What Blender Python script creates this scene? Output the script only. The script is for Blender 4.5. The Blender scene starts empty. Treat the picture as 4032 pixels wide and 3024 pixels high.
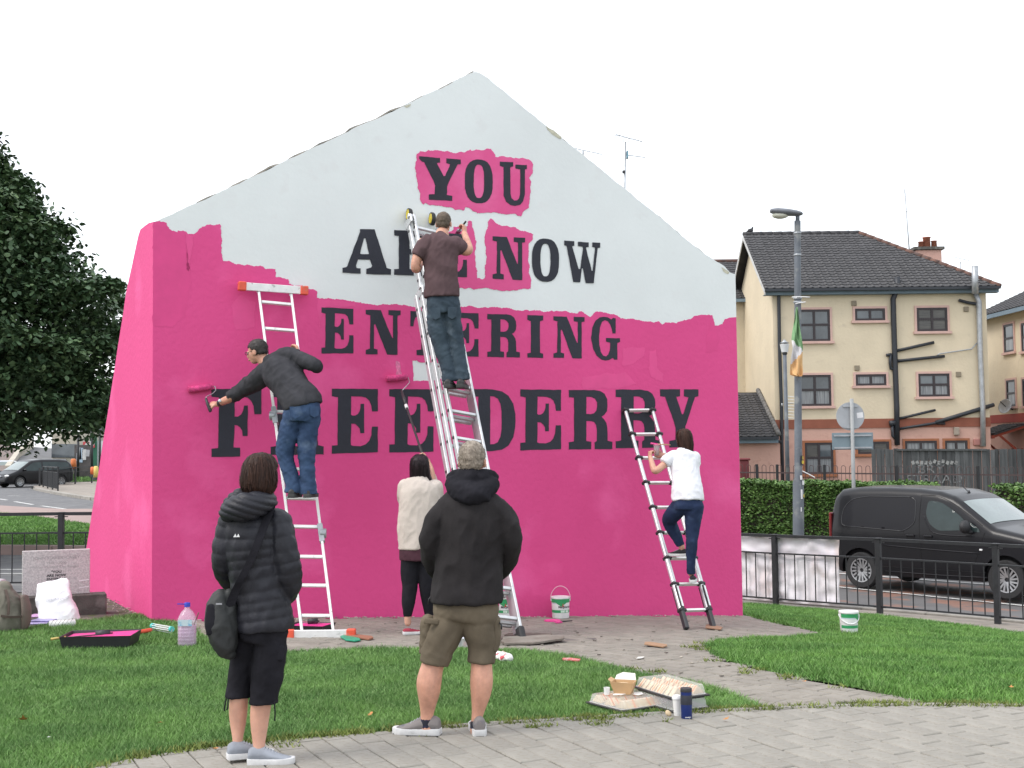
import bpy, bmesh, math, random
import numpy as np
from math import radians, sin, cos, pi, sqrt
from mathutils import Vector, Matrix, noise
from mathutils.geometry import tessellate_polygon, delaunay_2d_cdt
random.seed(7); rng = np.random.default_rng(7)
S = bpy.context.scene
# ---------------------------------------------------------------- camera
FPX, CX, CY, EYE = 5000.0, 2016.0, 1512.0, 1.64
TH = math.atan(278.0/FPX); RHO = 0.012
CAM = Vector((0, 0, EYE))
_f = Vector((0, cos(TH), sin(TH))); _r0 = Vector((1, 0, 0)); _u0 = Vector((0, -sin(TH), cos(TH)))
_r = cos(RHO)*_r0 - sin(RHO)*_u0; _u = sin(RHO)*_r0 + cos(RHO)*_u0
cd = bpy.data.cameras.new('camera'); cam = bpy.data.objects.new('camera', cd); S.collection.objects.link(cam)
cam.matrix_world = Matrix(((_r.x, _u.x, -_f.x, 0), (_r.y, _u.y, -_f.y, 0), (_r.z, _u.z, -_f.z, EYE), (0, 0, 0, 1)))
cd.sensor_width = 36.0; cd.lens = 36.0*FPX/4032.0; cd.clip_start = 0.1; cd.clip_end = 4000
S.camera = cam
# ---------------------------------------------------------------- sky and sun (bright overcast)
SUN_EL, SUN_AZ = radians(52), radians(250)      # azimuth: degrees clockwise from +Y
W = bpy.data.worlds.new('World'); S.world = W; W.use_nodes = True
nt = W.node_tree; nt.nodes.clear()
wo = nt.nodes.new('ShaderNodeOutputWorld')
sky = nt.nodes.new('ShaderNodeTexSky'); sky.sky_type = 'NISHITA'; sky.sun_disc = False
sky.sun_elevation = SUN_EL; sky.sun_rotation = SUN_AZ; sky.dust_density = 3.0
b1 = nt.nodes.new('ShaderNodeBackground'); b1.inputs['Strength'].default_value = 0.05
b2 = nt.nodes.new('ShaderNodeBackground')
ad = nt.nodes.new('ShaderNodeAddShader')
tc = nt.nodes.new('ShaderNodeTexCoord'); mp = nt.nodes.new('ShaderNodeMapping'); mp.inputs['Scale'].default_value = (1, 1, 3)
nz = nt.nodes.new('ShaderNodeTexNoise'); nz.inputs['Scale'].default_value = 1.6; nz.inputs['Detail'].default_value = 4
cr = nt.nodes.new('ShaderNodeValToRGB')
cr.color_ramp.elements[0].color = (0.86, 0.90, 0.95, 1); cr.color_ramp.elements[0].position = .3
cr.color_ramp.elements[1].color = (1.0, 1.0, 1.0, 1); cr.color_ramp.elements[1].position = .7
nt.links.new(tc.outputs['Generated'], mp.inputs[0]); nt.links.new(mp.outputs[0], nz.inputs['Vector'])
nt.links.new(nz.outputs[0], cr.inputs[0]); nt.links.new(cr.outputs[0], b2.inputs[0]); b2.inputs['Strength'].default_value = 0.95
nt.links.new(sky.outputs[0], b1.inputs[0]); nt.links.new(b1.outputs[0], ad.inputs[0]); nt.links.new(b2.outputs[0], ad.inputs[1])
nt.links.new(ad.outputs[0], wo.inputs[0])
sl = bpy.data.lights.new('sun', 'SUN'); sl.energy = 1.25; sl.angle = radians(24); sl.color = (1.0, 0.97, 0.93)
so = bpy.data.objects.new('sun', sl); S.collection.objects.link(so)
sd = Vector((sin(SUN_AZ)*cos(SUN_EL), cos(SUN_AZ)*cos(SUN_EL), sin(SUN_EL)))
so.rotation_euler = sd.to_track_quat('Z', 'Y').to_euler(); so.location = sd*50
S.view_settings.view_transform = 'Standard'; S.view_settings.look = 'None'
S.view_settings.exposure = 0.56; S.view_settings.gamma = 1.0; S.view_settings.use_curve_mapping = False
S.render.engine = 'CYCLES'
S.cycles.max_bounces = 6; S.cycles.transparent_max_bounces = 12; S.cycles.caustics_reflective = False; S.cycles.caustics_refractive = False
C = S.collection
# ---------------------------------------------------------------- picture -> place helpers
def ray(px, py): return _f + _r*((px-CX)/FPX) + _u*((CY-py)/FPX)
def at(px, py, Y):
    d = ray(px, py); return CAM + d*(Y/d.y)
def proj_y(p):
    d = Vector(p)-CAM; return CY-FPX*d.dot(_u)/d.dot(_f)
def frac_at(a, b, py):
    lo, hi = -.2, 1.2
    for i in range(40):
        m = (lo+hi)/2
        if proj_y(a.lerp(b, m)) > py: lo = m
        else: hi = m
    return lo
def zc(reg, pts):
    x0, y0, s = reg; return [(x0+p[0]/s, y0+p[1]/s) + tuple(p[2:]) for p in pts]
# ---------------------------------------------------------------- terrain (thin plate spline through levelled points)
_cp = [(-3,-6,0),(3,-6,0),(-3,4,0),(3,4,0),(-3,7,0),(0,7,0),(3,7,0),(-3,10,0),(0,10,0),(2.5,10,-.02),(-5,12,0),(-3.64,12.85,0),(2.83,15.4,-.334),
 (0,14,-.17),(3.2,8,0),(3.59,13.5,-.30),(4.04,19.8,-.74),(5.45,18.9,-.75),(6.59,17.5,-.74),(6.53,16.0,-.70),(-6.46,18.2,-.20),(-8.5,18.2,-.20),(-5.3,15.9,-.03),
 (6.37,23.2,-.85),(8.21,21.2,-.896),(10,19,-.93),(9,27,-.80),(7.8,33,-.55),(14,31,-.6),(9,38,-.25),(14,38,-.25),(12,45,-.2),(22,44,-.2),(16,52,-.2),(26,56,-.2),
 (0,30,-.5),(0,22,-.65),(-8,24,-.2),(-11,32,-.15),(-14,42,-.1),(-20,60,-.06),(-29,78,-.05),(-12,78,-.1),(-35,100,0.3),(0,60,-.2),(0,100,0),(30,80,0),(-30,30,-.2),(30,20,-.9),(-12,8,0),(14,6,-.2)]
_P = np.array([(a, b) for a, b, c in _cp], float); _Z = np.array([c for a, b, c in _cp], float)
def _phi(r2): return np.where(r2 > 1e-9, r2*np.log(np.maximum(r2, 1e-9)), 0.0)
_K = _phi(((_P[:, None]-_P[None])**2).sum(-1)) + np.eye(len(_P))*3.0
_Q = np.c_[np.ones(len(_P)), _P]; _A = np.block([[_K, _Q], [_Q.T, np.zeros((3, 3))]])
_W = np.linalg.solve(_A, np.r_[_Z, 0, 0, 0])
def gv(xy):
    xy = np.asarray(xy, float).reshape(-1, 2); q = xy.copy()
    q[:, 0] = np.clip(q[:, 0], -36, 30); q[:, 1] = np.clip(q[:, 1], -6, 100)
    r2 = ((q[:, None]-_P[None])**2).sum(-1)
    return _phi(r2)@_W[:len(_P)] + _W[-3] + q@_W[-2:]
def g(x, y): return float(gv([(x, y)])[0])
def hit(px, py, off=0.0):
    d = ray(px, py); t = 1.0
    if d.z > -1e-4: return at(px, py, 90)
    Y = EYE/(-d.z/d.y)
    for i in range(40):
        p = at(px, py, Y); h = g(p.x, p.y)+off
        Yn = (EYE-h)/(-d.z/d.y); Y = Y*.5+Yn*.5
    p = at(px, py, min(Y, 400)); p.z = g(p.x, p.y)+off
    return p
# ---------------------------------------------------------------- object helpers
def link(name, me, m=None, parent=None, smooth=False, label=None, cat=None, group=None, kind=None):
    o = bpy.data.objects.new(name, me); C.objects.link(o)
    if m is not None:
        for mm in (m if isinstance(m, (list, tuple)) else [m]): me.materials.append(mm)
    if parent is not None: o.parent = parent
    if smooth: me.shade_smooth()
    tag(o, label, cat, group, kind)
    return o
def tag(o, label=None, cat=None, group=None, kind=None):
    if label: o['label'] = label
    if cat: o['category'] = cat
    if group: o['group'] = group
    if kind: o['kind'] = kind
    return o
def thing(name, label, cat, loc=(0, 0, 0), group=None):
    o = bpy.data.objects.new(name, None); C.objects.link(o); o.location = loc; o.empty_display_size = .1
    return tag(o, label, cat, group)
class MB:
    """collects vertices and faces"""
    def __init__(s): s.v = []; s.f = []; s.mi = []
    def add(s, v, f, mi=0):
        n = len(s.v); s.v += [tuple(p) for p in v]; s.f += [tuple(i+n for i in q) for q in f]; s.mi += [mi]*len(f); return s
    def box(s, c, sz, R=None, mi=0):
        c = Vector(c); hx, hy, hz = sz[0]/2, sz[1]/2, sz[2]/2; R = R or Matrix.Identity(3)
        vs = [c+R@Vector((x*hx, y*hy, z*hz)) for x in (-1, 1) for y in (-1, 1) for z in (-1, 1)]
        return s.add(vs, [(0, 1, 3, 2), (4, 6, 7, 5), (0, 4, 5, 1), (2, 3, 7, 6), (0, 2, 6, 4), (1, 5, 7, 3)], mi)
    def beam(s, a, b, w, h, side=None, mi=0):
        a = Vector(a); b = Vector(b); d = (b-a); L = d.length; z = d.normalized()
        side = Vector(side) if side is not None else (Vector((1, 0, 0)) if abs(z.x) < .9 else Vector((0, 1, 0)))
        x = (side - z*side.dot(z)).normalized(); y = z.cross(x)
        R = Matrix((x, y, z)).transposed()
        return s.box((a+b)/2, (w, h, L), R, mi)
    def tube(s, pts, r, n=8, cap=True, mi=0):
        pts = [Vector(p) for p in pts]; k = len(pts); rs = r if isinstance(r, (list, tuple)) else [r]*k
        vs = []; up = None
        for i, p in enumerate(pts):
            t = (pts[min(i+1, k-1)]-pts[max(i-1, 0)]).normalized()
            if up is None: up = Vector((0, 0, 1)) if abs(t.z) < .9 else Vector((1, 0, 0))
            x = (up - t*up.dot(t)); x = x.normalized() if x.length > 1e-6 else t.orthogonal().normalized()
            y = t.cross(x); up = x
            vs += [p+(x*cos(a)+y*sin(a))*rs[i] for a in [2*pi*j/n for j in range(n)]]
        fs = [(i*n+j, i*n+(j+1) % n, (i+1)*n+(j+1) % n, (i+1)*n+j) for i in range(k-1) for j in range(n)]
        if cap: fs += [tuple(range(n))[::-1], tuple((k-1)*n+j for j in range(n))]
        return s.add(vs, fs, mi)
    def lathe(s, prof, c=(0, 0, 0), n=24, R=None, mi=0, cap=True):
        c = Vector(c); R = R or Matrix.Identity(3); vs = []; k = len(prof)
        for r, z in prof: vs += [c+R@Vector((r*cos(2*pi*j/n), r*sin(2*pi*j/n), z)) for j in range(n)]
        fs = [(i*n+j, i*n+(j+1) % n, (i+1)*n+(j+1) % n, (i+1)*n+j) for i in range(k-1) for j in range(n)]
        if cap:
            if prof[0][0] > 1e-5: fs.append(tuple(range(n))[::-1])
            if prof[-1][0] > 1e-5: fs.append(tuple((k-1)*n+j for j in range(n)))
        return s.add(vs, fs, mi)
    def rings(s, rings, mi=0, cap=True):
        n = len(rings[0]); k = len(rings); vs = [p for r in rings for p in r]
        fs = [(i*n+j, i*n+(j+1) % n, (i+1)*n+(j+1) % n, (i+1)*n+j) for i in range(k-1) for j in range(n)]
        if cap: fs += [tuple(range(n))[::-1], tuple((k-1)*n+j for j in range(n))]
        return s.add(vs, fs, mi)
    def prism(s, poly, h, base=None, ex=None, ey=None, ez=None, mi=0, holes=()):
        """polygon (2d list) in plane (base, ex, ey), extruded by h along ez"""
        base = Vector(base or (0, 0, 0)); ex = Vector(ex or (1, 0, 0)); ey = Vector(ey or (0, 1, 0)); ez = Vector(ez) if ez is not None else ex.cross(ey)
        loops = [list(poly)]+[list(q) for q in holes]
        tri = tessellate_polygon([[Vector((p[0], p[1], 0)) for p in lp] for lp in loops])
        fl = [p for lp in loops for p in lp]; n = len(fl)
        lo = [base+ex*p[0]+ey*p[1] for p in fl]; hi = [p+ez*h for p in lo]
        vs = lo+hi; fs = []
        for a, b, c_ in tri:
            fs.append((a, b, c_)); fs.append((c_+n, b+n, a+n))
        if abs(h) > 0:
            k = 0
            for lp in loops:
                m = len(lp)
                for i in range(m): fs.append((k+i, k+(i+1) % m, k+(i+1) % m+n, k+i+n))
                k += m
        else: vs = lo; fs = fs[::2]
        return s.add(vs, fs, mi)
    def mesh(s, name, recalc=True):
        me = bpy.data.meshes.new(name); me.from_pydata(s.v, [], s.f)
        if any(s.mi):
            me.polygons.foreach_set('material_index', s.mi)
        if recalc:
            bm = bmesh.new(); bm.from_mesh(me); bmesh.ops.recalc_face_normals(bm, faces=bm.faces); bm.to_mesh(me); bm.free()
        me.update(); return me
    def build(s, name, m, parent=None, smooth=False, recalc=True, **kw):
        return link(name, s.mesh(name, recalc), m, parent, smooth, **kw)
def autosmooth(o, ang=40):
    me = o.data; me.shade_smooth()
    try: me.set_sharp_from_angle(angle=radians(ang))
    except Exception: pass
    return o
def bevel(o, w, seg=1):
    bm = bmesh.new(); bm.from_mesh(o.data)
    es = [e for e in bm.edges if len(e.link_faces) == 2 and e.calc_face_angle(0) > radians(30)]
    bmesh.ops.bevel(bm, geom=es, offset=w, segments=seg, affect='EDGES', profile=.6, clamp_overlap=True)
    bm.to_mesh(o.data); bm.free(); return o
def copy_tree(o, parent=None, top=True):
    c = o.copy(); C.objects.link(c); c.parent = parent
    if parent is not None: c.matrix_parent_inverse = o.matrix_parent_inverse.copy()
    for ch in list(o.children): copy_tree(ch, c, False)
    return c
def rot(z): return Matrix.Rotation(z, 3, 'Z')
# ---------------------------------------------------------------- materials
def mat(name, col, rough=.6, metal=0.0, var=.12, vs=3.0, bump=0.0, bs=40.0, col2=None, mix=(.35, .65), spec=.5, alpha=1.0, trans=0.0, sub=0.0, coat=0.0, rand=0.0, island=0.0, wear=None, aniso=None, det=5):
    m = bpy.data.materials.new(name); m.use_nodes = True; nt = m.node_tree; L = nt.links.new
    b = nt.nodes['Principled BSDF']; b.inputs['Roughness'].default_value = rough; b.inputs['Metallic'].default_value = metal
    b.inputs['Specular IOR Level'].default_value = spec; b.inputs['Alpha'].default_value = alpha
    if trans: b.inputs['Transmission Weight'].default_value = trans; b.inputs['IOR'].default_value = 1.45
    if coat: b.inputs['Coat Weight'].default_value = coat; b.inputs['Coat Roughness'].default_value = .08
    if sub:
        b.inputs['Subsurface Weight'].default_value = sub; b.inputs['Subsurface Radius'].default_value = (.01, .004, .002); b.inputs['Subsurface Scale'].default_value = 1
    tc = nt.nodes.new('ShaderNodeTexCoord'); crd = tc.outputs['Object']
    if aniso:
        mpn = nt.nodes.new('ShaderNodeMapping'); mpn.inputs['Scale'].default_value = aniso; L(crd, mpn.inputs[0]); crd = mpn.outputs[0]
    c1 = list(col)+[1]
    if col2 is None: col2 = [max(0, c*(1-var)) for c in col]; c1 = [min(1, c*(1+var*.6)) for c in col]+[1]
    n = nt.nodes.new('ShaderNodeTexNoise'); n.inputs['Scale'].default_value = vs; n.inputs['Detail'].default_value = det; n.inputs['Roughness'].default_value = .6
    L(crd, n.inputs['Vector'])
    r = nt.nodes.new('ShaderNodeValToRGB'); r.color_ramp.elements[0].position = mix[0]; r.color_ramp.elements[1].position = mix[1]
    r.color_ramp.elements[0].color = list(col2)+[1]; r.color_ramp.elements[1].color = c1
    L(n.outputs[0], r.inputs[0]); out = r.outputs[0]
    if wear:   # (colour, scale, lo, hi)
        n3 = nt.nodes.new('ShaderNodeTexNoise'); n3.inputs['Scale'].default_value = wear[1]; n3.inputs['Detail'].default_value = 8; L(crd, n3.inputs['Vector'])
        r3 = nt.nodes.new('ShaderNodeValToRGB'); r3.color_ramp.elements[0].position = wear[2]; r3.color_ramp.elements[1].position = wear[3]
        r3.color_ramp.elements[0].color = (0, 0, 0, 1); r3.color_ramp.elements[1].color = (1, 1, 1, 1); L(n3.outputs[0], r3.inputs[0])
        mx = nt.nodes.new('ShaderNodeMix'); mx.data_type = 'RGBA'; L(r3.outputs[0], mx.inputs[0]); L(out, mx.inputs[6]); mx.inputs[7].default_value = list(wear[0])+[1]; out = mx.outputs[2]
    if rand or island:
        hs = nt.nodes.new('ShaderNodeHueSaturation'); mr = nt.nodes.new('ShaderNodeMapRange')
        if island: ge = nt.nodes.new('ShaderNodeNewGeometry'); L(ge.outputs['Random Per Island'], mr.inputs[0]); k = island
        else: oi = nt.nodes.new('ShaderNodeObjectInfo'); L(oi.outputs['Random'], mr.inputs[0]); k = rand
        mr.inputs[3].default_value = 1-k; mr.inputs[4].default_value = 1+k; L(mr.outputs[0], hs.inputs['Value']); L(out, hs.inputs['Color']); out = hs.outputs[0]
    L(out, b.inputs['Base Color'])
    if bump:
        n2 = nt.nodes.new('ShaderNodeTexNoise'); n2.inputs['Scale'].default_value = bs; n2.inputs['Detail'].default_value = 4; L(crd, n2.inputs['Vector'])
        bp = nt.nodes.new('ShaderNodeBump'); bp.inputs['Strength'].default_value = 1.0; bp.inputs['Distance'].default_value = bump; L(n2.outputs[0], bp.inputs['Height']); L(bp.outputs[0], b.inputs['Normal'])
    return m
def glassmat(name, col=(.8, .85, .88), alpha=.35, rough=.03):
    m = bpy.data.materials.new(name); m.use_nodes = True; b = m.node_tree.nodes['Principled BSDF']
    b.inputs['Base Color'].default_value = list(col)+[1]; b.inputs['Alpha'].default_value = alpha; b.inputs['Roughness'].default_value = rough
    b.inputs['Specular IOR Level'].default_value = .8; return m
M = {}
M['alu'] = mat('brushed_aluminium', (.62, .63, .64), .42, .55, var=.12, vs=9, bump=.0006, bs=90)
M['alu_white'] = mat('pale_aluminium', (.78, .78, .77), .45, .25, var=.08, vs=12, wear=((.45, .44, .43), 14, .62, .72))
M['blackrub'] = mat('black_rubber', (.03, .03, .032), .7, var=.2, vs=20)
M['orangered'] = mat('orange_red_plastic', (.75, .10, .05), .5, var=.12, vs=15, wear=((.5, .2, .15), 20, .6, .7))
M['skin'] = mat('skin', (.60, .33, .24), .5, var=.12, vs=14, bump=.0006, bs=120, sub=.15)
M['skin_tan'] = mat('ruddy_skin', (.58, .30, .21), .5, var=.16, vs=18, bump=.0006, bs=120, sub=.12)
M['blackfab'] = mat('black_fabric', (.018, .0175, .022), .9, var=.3, vs=6, bump=.002, bs=60, spec=.12)
M['white'] = mat('white_plastic', (.78, .78, .78), .45, var=.04, vs=8)
M['green'] = mat('green_print', (.03, .30, .11), .5, var=.06)
M['dark'] = mat('dark_plastic', (.025, .025, .028), .5, var=.15)
M['steel'] = mat('galvanised_steel', (.40, .42, .44), .45, .5, var=.15, vs=7)
# ================================================================ GROUND AND SHEETS
def in_poly(P, poly):
    P = np.asarray(P); x, y = P[:, 0], P[:, 1]; inside = np.zeros(len(P), bool); n = len(poly)
    for i in range(n):
        x1, y1 = poly[i][0], poly[i][1]; x2, y2 = poly[(i+1) % n][0], poly[(i+1) % n][1]
        c = ((y1 > y) != (y2 > y)) & (x < (x2-x1)*(y-y1)/((y2-y1) if abs(y2-y1) > 1e-12 else 1e-12)+x1); inside ^= c
    return inside
def drape(name, poly, off, m, step=.5, kind='structure', parent=None, zf=None, **kw):
    poly = [(p[0], p[1]) for p in poly]; bx = [p[0] for p in poly]; by = [p[1] for p in poly]
    out = []
    for i in range(len(poly)):     # subdivide the border
        a = Vector(poly[i]); b = Vector(poly[(i+1) % len(poly)]); k = max(1, int((b-a).length/step))
        out += [tuple(a.lerp(b, j/k)) for j in range(k)]
    gx, gy = np.meshgrid(np.arange(min(bx), max(bx), step), np.arange(min(by), max(by), step)); G = np.c_[gx.ravel(), gy.ravel()]
    G = G[in_poly(G, poly)]
    oa = np.array(out)
    if len(G): 
        d = np.sqrt(((G[:, None]-oa[None])**2).sum(-1)).min(1); G = G[d > step*.45]
    pts = [Vector(p) for p in out]+[Vector(p) for p in G.tolist()]; nb = len(out)
    v, e, f, *_ = delaunay_2d_cdt(pts, [(i, (i+1) % nb) for i in range(nb)], [], 0, 1e-5)
    V = np.array([(p[0], p[1]) for p in v]); cen = np.array([V[list(t)].mean(0) for t in f]); ok = in_poly(cen, poly)
    Z = (zf(V) if zf else gv(V))+off
    me = bpy.data.meshes.new(name); me.from_pydata(np.c_[V, Z].tolist(), [], [tuple(t) for t, k in zip(f, ok) if k])
    bm = bmesh.new(); bm.from_mesh(me)
    for fc in bm.faces:
        if fc.normal.z < 0: fc.normal_flip()
    bm.to_mesh(me); bm.free()
    return link(name, me, m, parent, True, kind=kind, **kw)
M['earth'] = mat('far_ground', (.12, .13, .10), .9, var=.3, vs=.3)
M['asphalt'] = mat('asphalt', (.12, .12, .125), .85, var=.18, vs=.8, bump=.003, bs=120, wear=((.17, .165, .16), 3, .5, .7))
M['asphalt_red'] = mat('patched_asphalt', (.115, .11, .11), .85, var=.15, vs=1, bump=.003, bs=120, wear=((.22, .12, .09), 1.3, .52, .60))
M['pavement'] = mat('concrete_pavement', (.27, .235, .20), .9, var=.15, vs=1.2, bump=.002, bs=90, wear=((.16, .14, .12), 5, .55, .7))
M['pinkpave'] = mat('pinkish_pavement', (.30, .22, .20), .9, var=.12, vs=1.2, bump=.002, bs=90)
M['joint'] = mat('sandy_joint', (.10, .095, .08), .95, var=.25, vs=8, bump=.003, bs=80, wear=((.07, .09, .035), 6, .5, .6))
M['soil'] = mat('lawn_soil', (.07, .13, .03), .95, var=.3, vs=6, bump=.006, bs=60)
M['grassfar'] = mat('short_grass', (.085, .165, .03), .9, var=.3, vs=4, bump=.01, bs=60)
M['paver'] = mat('concrete_paver', (.278, .262, .230), .9, var=.12, vs=5, bump=.0025, bs=160, rand=.06, wear=((.225, .205, .17), 30, .52, .68), det=8)
M['paver_s'] = mat('concrete_paver_far', (.25, .228, .196), .9, var=.12, vs=3, bump=.0025, bs=140, island=.07, wear=((.205, .185, .155), 9, .50, .70), det=8)
M['line'] = mat('road_paint', (.62, .62, .60), .7, var=.2, vs=6, wear=((.2, .2, .2), 12, .58, .66))
M['kerb'] = mat('concrete_kerb', (.30, .28, .25), .9, var=.2, vs=5, bump=.002, bs=80, rand=.08)
# base terrain, out to the horizon
xs = np.unique(np.r_[-1500, -700, -300, -150, -80, np.arange(-45, 46, 1.5), 80, 150, 300, 700, 1500]); ys = np.unique(np.r_[-60, -20, np.arange(-6, 112, 1.5), 150, 250, 450, 900, 1800])
GX, GY = np.meshgrid(xs, ys); GZ = gv(np.c_[GX.ravel(), GY.ravel()])-.03
gm = bpy.data.meshes.new('ground'); nx = len(xs)
gm.from_pydata(np.c_[GX.ravel(), GY.ravel(), GZ].tolist(), [], [(j*nx+i, j*nx+i+1, (j+1)*nx+i+1, (j+1)*nx+i) for j in range(len(ys)-1) for i in range(nx-1)])
link('ground', gm, M['earth'], None, True, kind='structure')
H = lambda pts: [tuple(hit(*p).xy) for p in pts]
# border between plaza and lawn/path (left to right), traced
bord = H([(-500, 3300), (100, 3120), (300, 3062), (477, 3016), (570, 2996), (781, 2966), (960, 2950), (1100, 2934), (1206, 2924), (1360, 2911), (1511, 2898), (1700, 2884), (1923, 2868), (2099, 2858), (2250, 2850), (2400, 2840), (2510, 2833), (2621, 2826), (2820, 2816), (3027, 2808), (3200, 2802), (3359, 2796), (3540, 2793), (3713, 2792), (4032, 2797), (4300, 2806), (4700, 2825)])
plaza = [(-7, -5)]+[(-7, bord[0][1])]+bord+[(7, bord[-1][1]), (7, -5)]
base_plaza = drape('plaza', plaza, 0.0, M['joint'], .6)
# left lawn
pathL = H([(3010, 2800), (2990, 2788), (2880, 2740), (2776, 2711), (2650, 2686), (2533, 2666), (2450, 2642), (2395, 2630), (2310, 2610), (2232, 2591), (2099, 2572), (2017, 2565), (1850, 2562), (1629, 2563), (1400, 2564), (1276, 2567), (1123, 2573), (960, 2562), (860, 2540), (800, 2515), (760, 2480), (720, 2462), (698, 2457), (651, 2452), (597, 2439), (553, 2425), (524, 2428), (470, 2436), (362, 2450), (224, 2463), (100, 2480), (0, 2495), (-150, 2500), (-500, 2520), (-900, 2540)])
bl = [b for b in bord if b[0] < pathL[0][0]-.02]
lawnL = bl+pathL+[(-9, bl[0][1])]
# right lawn
lawnR = H([(3700, 2788), (3610, 2768), (3507, 2744), (3359, 2711), (3138, 2674), (2990, 2640), (2900, 2616), (2843, 2600), (2802, 2585), (2786, 2565), (2793, 2544), (2834, 2528), (2940, 2521), (3046, 2518), (3150, 2514), (3225, 2508), (3246, 2500), (3216, 2492), (3130, 2474), (3046, 2457), (2970, 2436), (2925, 2424), (2922, 2384), (2940, 2383), (3060, 2392), (3208, 2402), (3400, 2422), (3615, 2446), (3850, 2476), (4032, 2499), (4400, 2550), (4900, 2650)])
lawnR += [b for b in bord if b[0] > lawnR[0][0]][::-1]
# path sheet between lawns up to the wall, and behind to the left of the wing
path = [(-9, 9.0), (-9, 18.0), (-5.2, 17.2), (2.7, 17.4), (3.3, 15.6), (5.2, 12.0), (4.2, bord[-4][1]-.02)]+bord[::-1][4:]+[(-9, bord[0][1])]
path = drape('path', path, -.012, M['joint'], .5)
drape('lawn_soil', lawnL, .012, M['soil'], .5); drape('lawn_soil', lawnR, .012, M['soil'], .5)
# verge pavement behind the right lawn, up to the railing
ve = H([(2925, 2420), (2922, 2384), (2940, 2383), (3060, 2392), (3208, 2402), (3400, 2422), (3615, 2446), (3850, 2476), (4032, 2499), (4400, 2550)])
RA, RB = Vector((4.04, 19.8)), Vector((6.59, 17.5)); rd = (RB-RA).normalized(); rn = Vector((rd.y, -rd.x))*-1
if rn.y < 0: rn = -rn
outer = [RA-rd*6+rn*.45, RB+rd*8+rn*.45]
drape('pavement', [(1.2, 18.6)]+ve[1:]+[(12, 12.5), tuple(outer[1]), tuple(outer[0])], .0, M['pavement'], .6)
# right road
road = [tuple(outer[0]+rn*.12-rd*4), tuple(outer[1]+rn*.12+rd*4), (22, 12), (22, 24), (14, 27.5), (5, 31.5), (-2, 34), (-6, 30)]
drape('road', road, -.012, M['asphalt_red'], .8)
# left roads: near road, bank, pavement, main road, far pavement
drape('road', H([(-900, 2330), (-900, 2192), (0, 2185), (380, 2188), (700, 2200), (700, 2330)]), .0, M['asphalt'], .8)
bank_poly = H([(-600, 2165), (200, 2168), (420, 2172), (420, 2075), (350, 2072), (250, 2058), (150, 2043), (60, 2032), (0, 2028), (-600, 2020)])
drape('grass_bank', bank_poly, .06, M['soil'], .8)
drape('pavement', H([(-600, 2022), (0, 2029), (150, 2044), (350, 2073), (420, 2078), (430, 2005), (240, 2006), (0, 1992), (-600, 1990)]), .02, M['pinkpave'], 1.0)
drape('road', H([(-600, 2000), (0, 2002), (250, 2012), (430, 2016), (430, 1974), (366, 1972), (300, 1962), (230, 1950), (170, 1938), (138, 1930), (120, 1922), (175, 1912), (260, 1906), (420, 1902), (420, 1880), (0, 1880), (-600, 1890)]), .005, M['asphalt'], 1.2)
farpave = H([(430, 1972), (366, 1970), (300, 1960), (230, 1948), (170, 1936), (140, 1929), (130, 1922), (175, 1911), (260, 1905), (420, 1902), (600, 1900), (600, 1972)])
drape('pavement', farpave, .12, M['pavement'], 1.2)
def kerb_line(pts, w, h, seg, m, off=0, name='kerb'):
    L = 0; pts = [Vector(p) for p in pts]; acc = []
    for a, b in zip(pts, pts[1:]):
        k = max(1, round((b-a).length/seg))
        for i in range(k): acc.append((a.lerp(b, i/k), a.lerp(b, (i+1)/k)))
    for a, b in acc:
        d = (b-a); e = d.normalized()*.004; za, zb = g(*a)+off, g(*b)+off
        mb = MB(); mb.beam((a.x+e.x, a.y+e.y, za+h/2-.05), (b.x-e.x, b.y-e.y, zb+h/2-.05), h+.1, w, side=(0, 0, 1))
        o = mb.build(name, m); bevel(o, min(.012, w*.15)); tag(o, kind='structure')
kerb_line(H([(420, 1971), (366, 1970), (300, 1960), (230, 1948), (170, 1936), (140, 1929)]), .25, .14, 2.4, M['kerb'])
kerb_line([tuple(outer[0]+rn*.06-rd*3), tuple(outer[1]+rn*.06+rd*3)], .12, .06, 1.0, M['kerb'], -.02)
kerb_line(H([(-500, 2183), (0, 2178), (420, 2182)]), .18, .16, 1.2, M['pinkpave'])
def line_strip(name, a, b, w, off=.006):
    a = hit(*a); b = hit(*b); d = (b-a); k = max(1, int(d.length/1.0)); n = Vector((-d.y, d.x, 0)).normalized()*w/2; mb = MB()
    r = []
    for i in range(k+1):
        p = a.lerp(b, i/k); z = g(p.x, p.y)+off; r.append([(p.x-n.x, p.y-n.y, z), (p.x+n.x, p.y+n.y, z)])
    for u, v in zip(r, r[1:]): mb.add([u[0], u[1], v[1], v[0]], [(0, 1, 2, 3)])
    return mb.build(name, M['line'], kind='structure')
line_strip('road_line', (3240, 2305), (4300, 2412), .09); line_strip('road_line', (3180, 2249), (4300, 2330), .09)
line_strip('road_line', (-100, 2243), (420, 2246), .10); line_strip('road_line', (-100, 2259), (420, 2262), .10)
for a, b in (((58, 1976), (130, 1988)), ((165, 1993), (262, 2006)), ((-20, 1963), (28, 1970)), ((300, 2011), (395, 2024)), ((30, 1953), (78, 1953.5))): line_strip('road_line', a, b, .14, .012)
# dark oil stain by the ladder foot
st = H([(2215, 2520), (2240, 2513), (2300, 2512), (2345, 2517), (2352, 2523), (2300, 2526), (2235, 2527)])
drape('stain', st, .012, mat('damp_stain', (.13, .12, .11), .8, var=.2, vs=9), .3)
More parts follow.
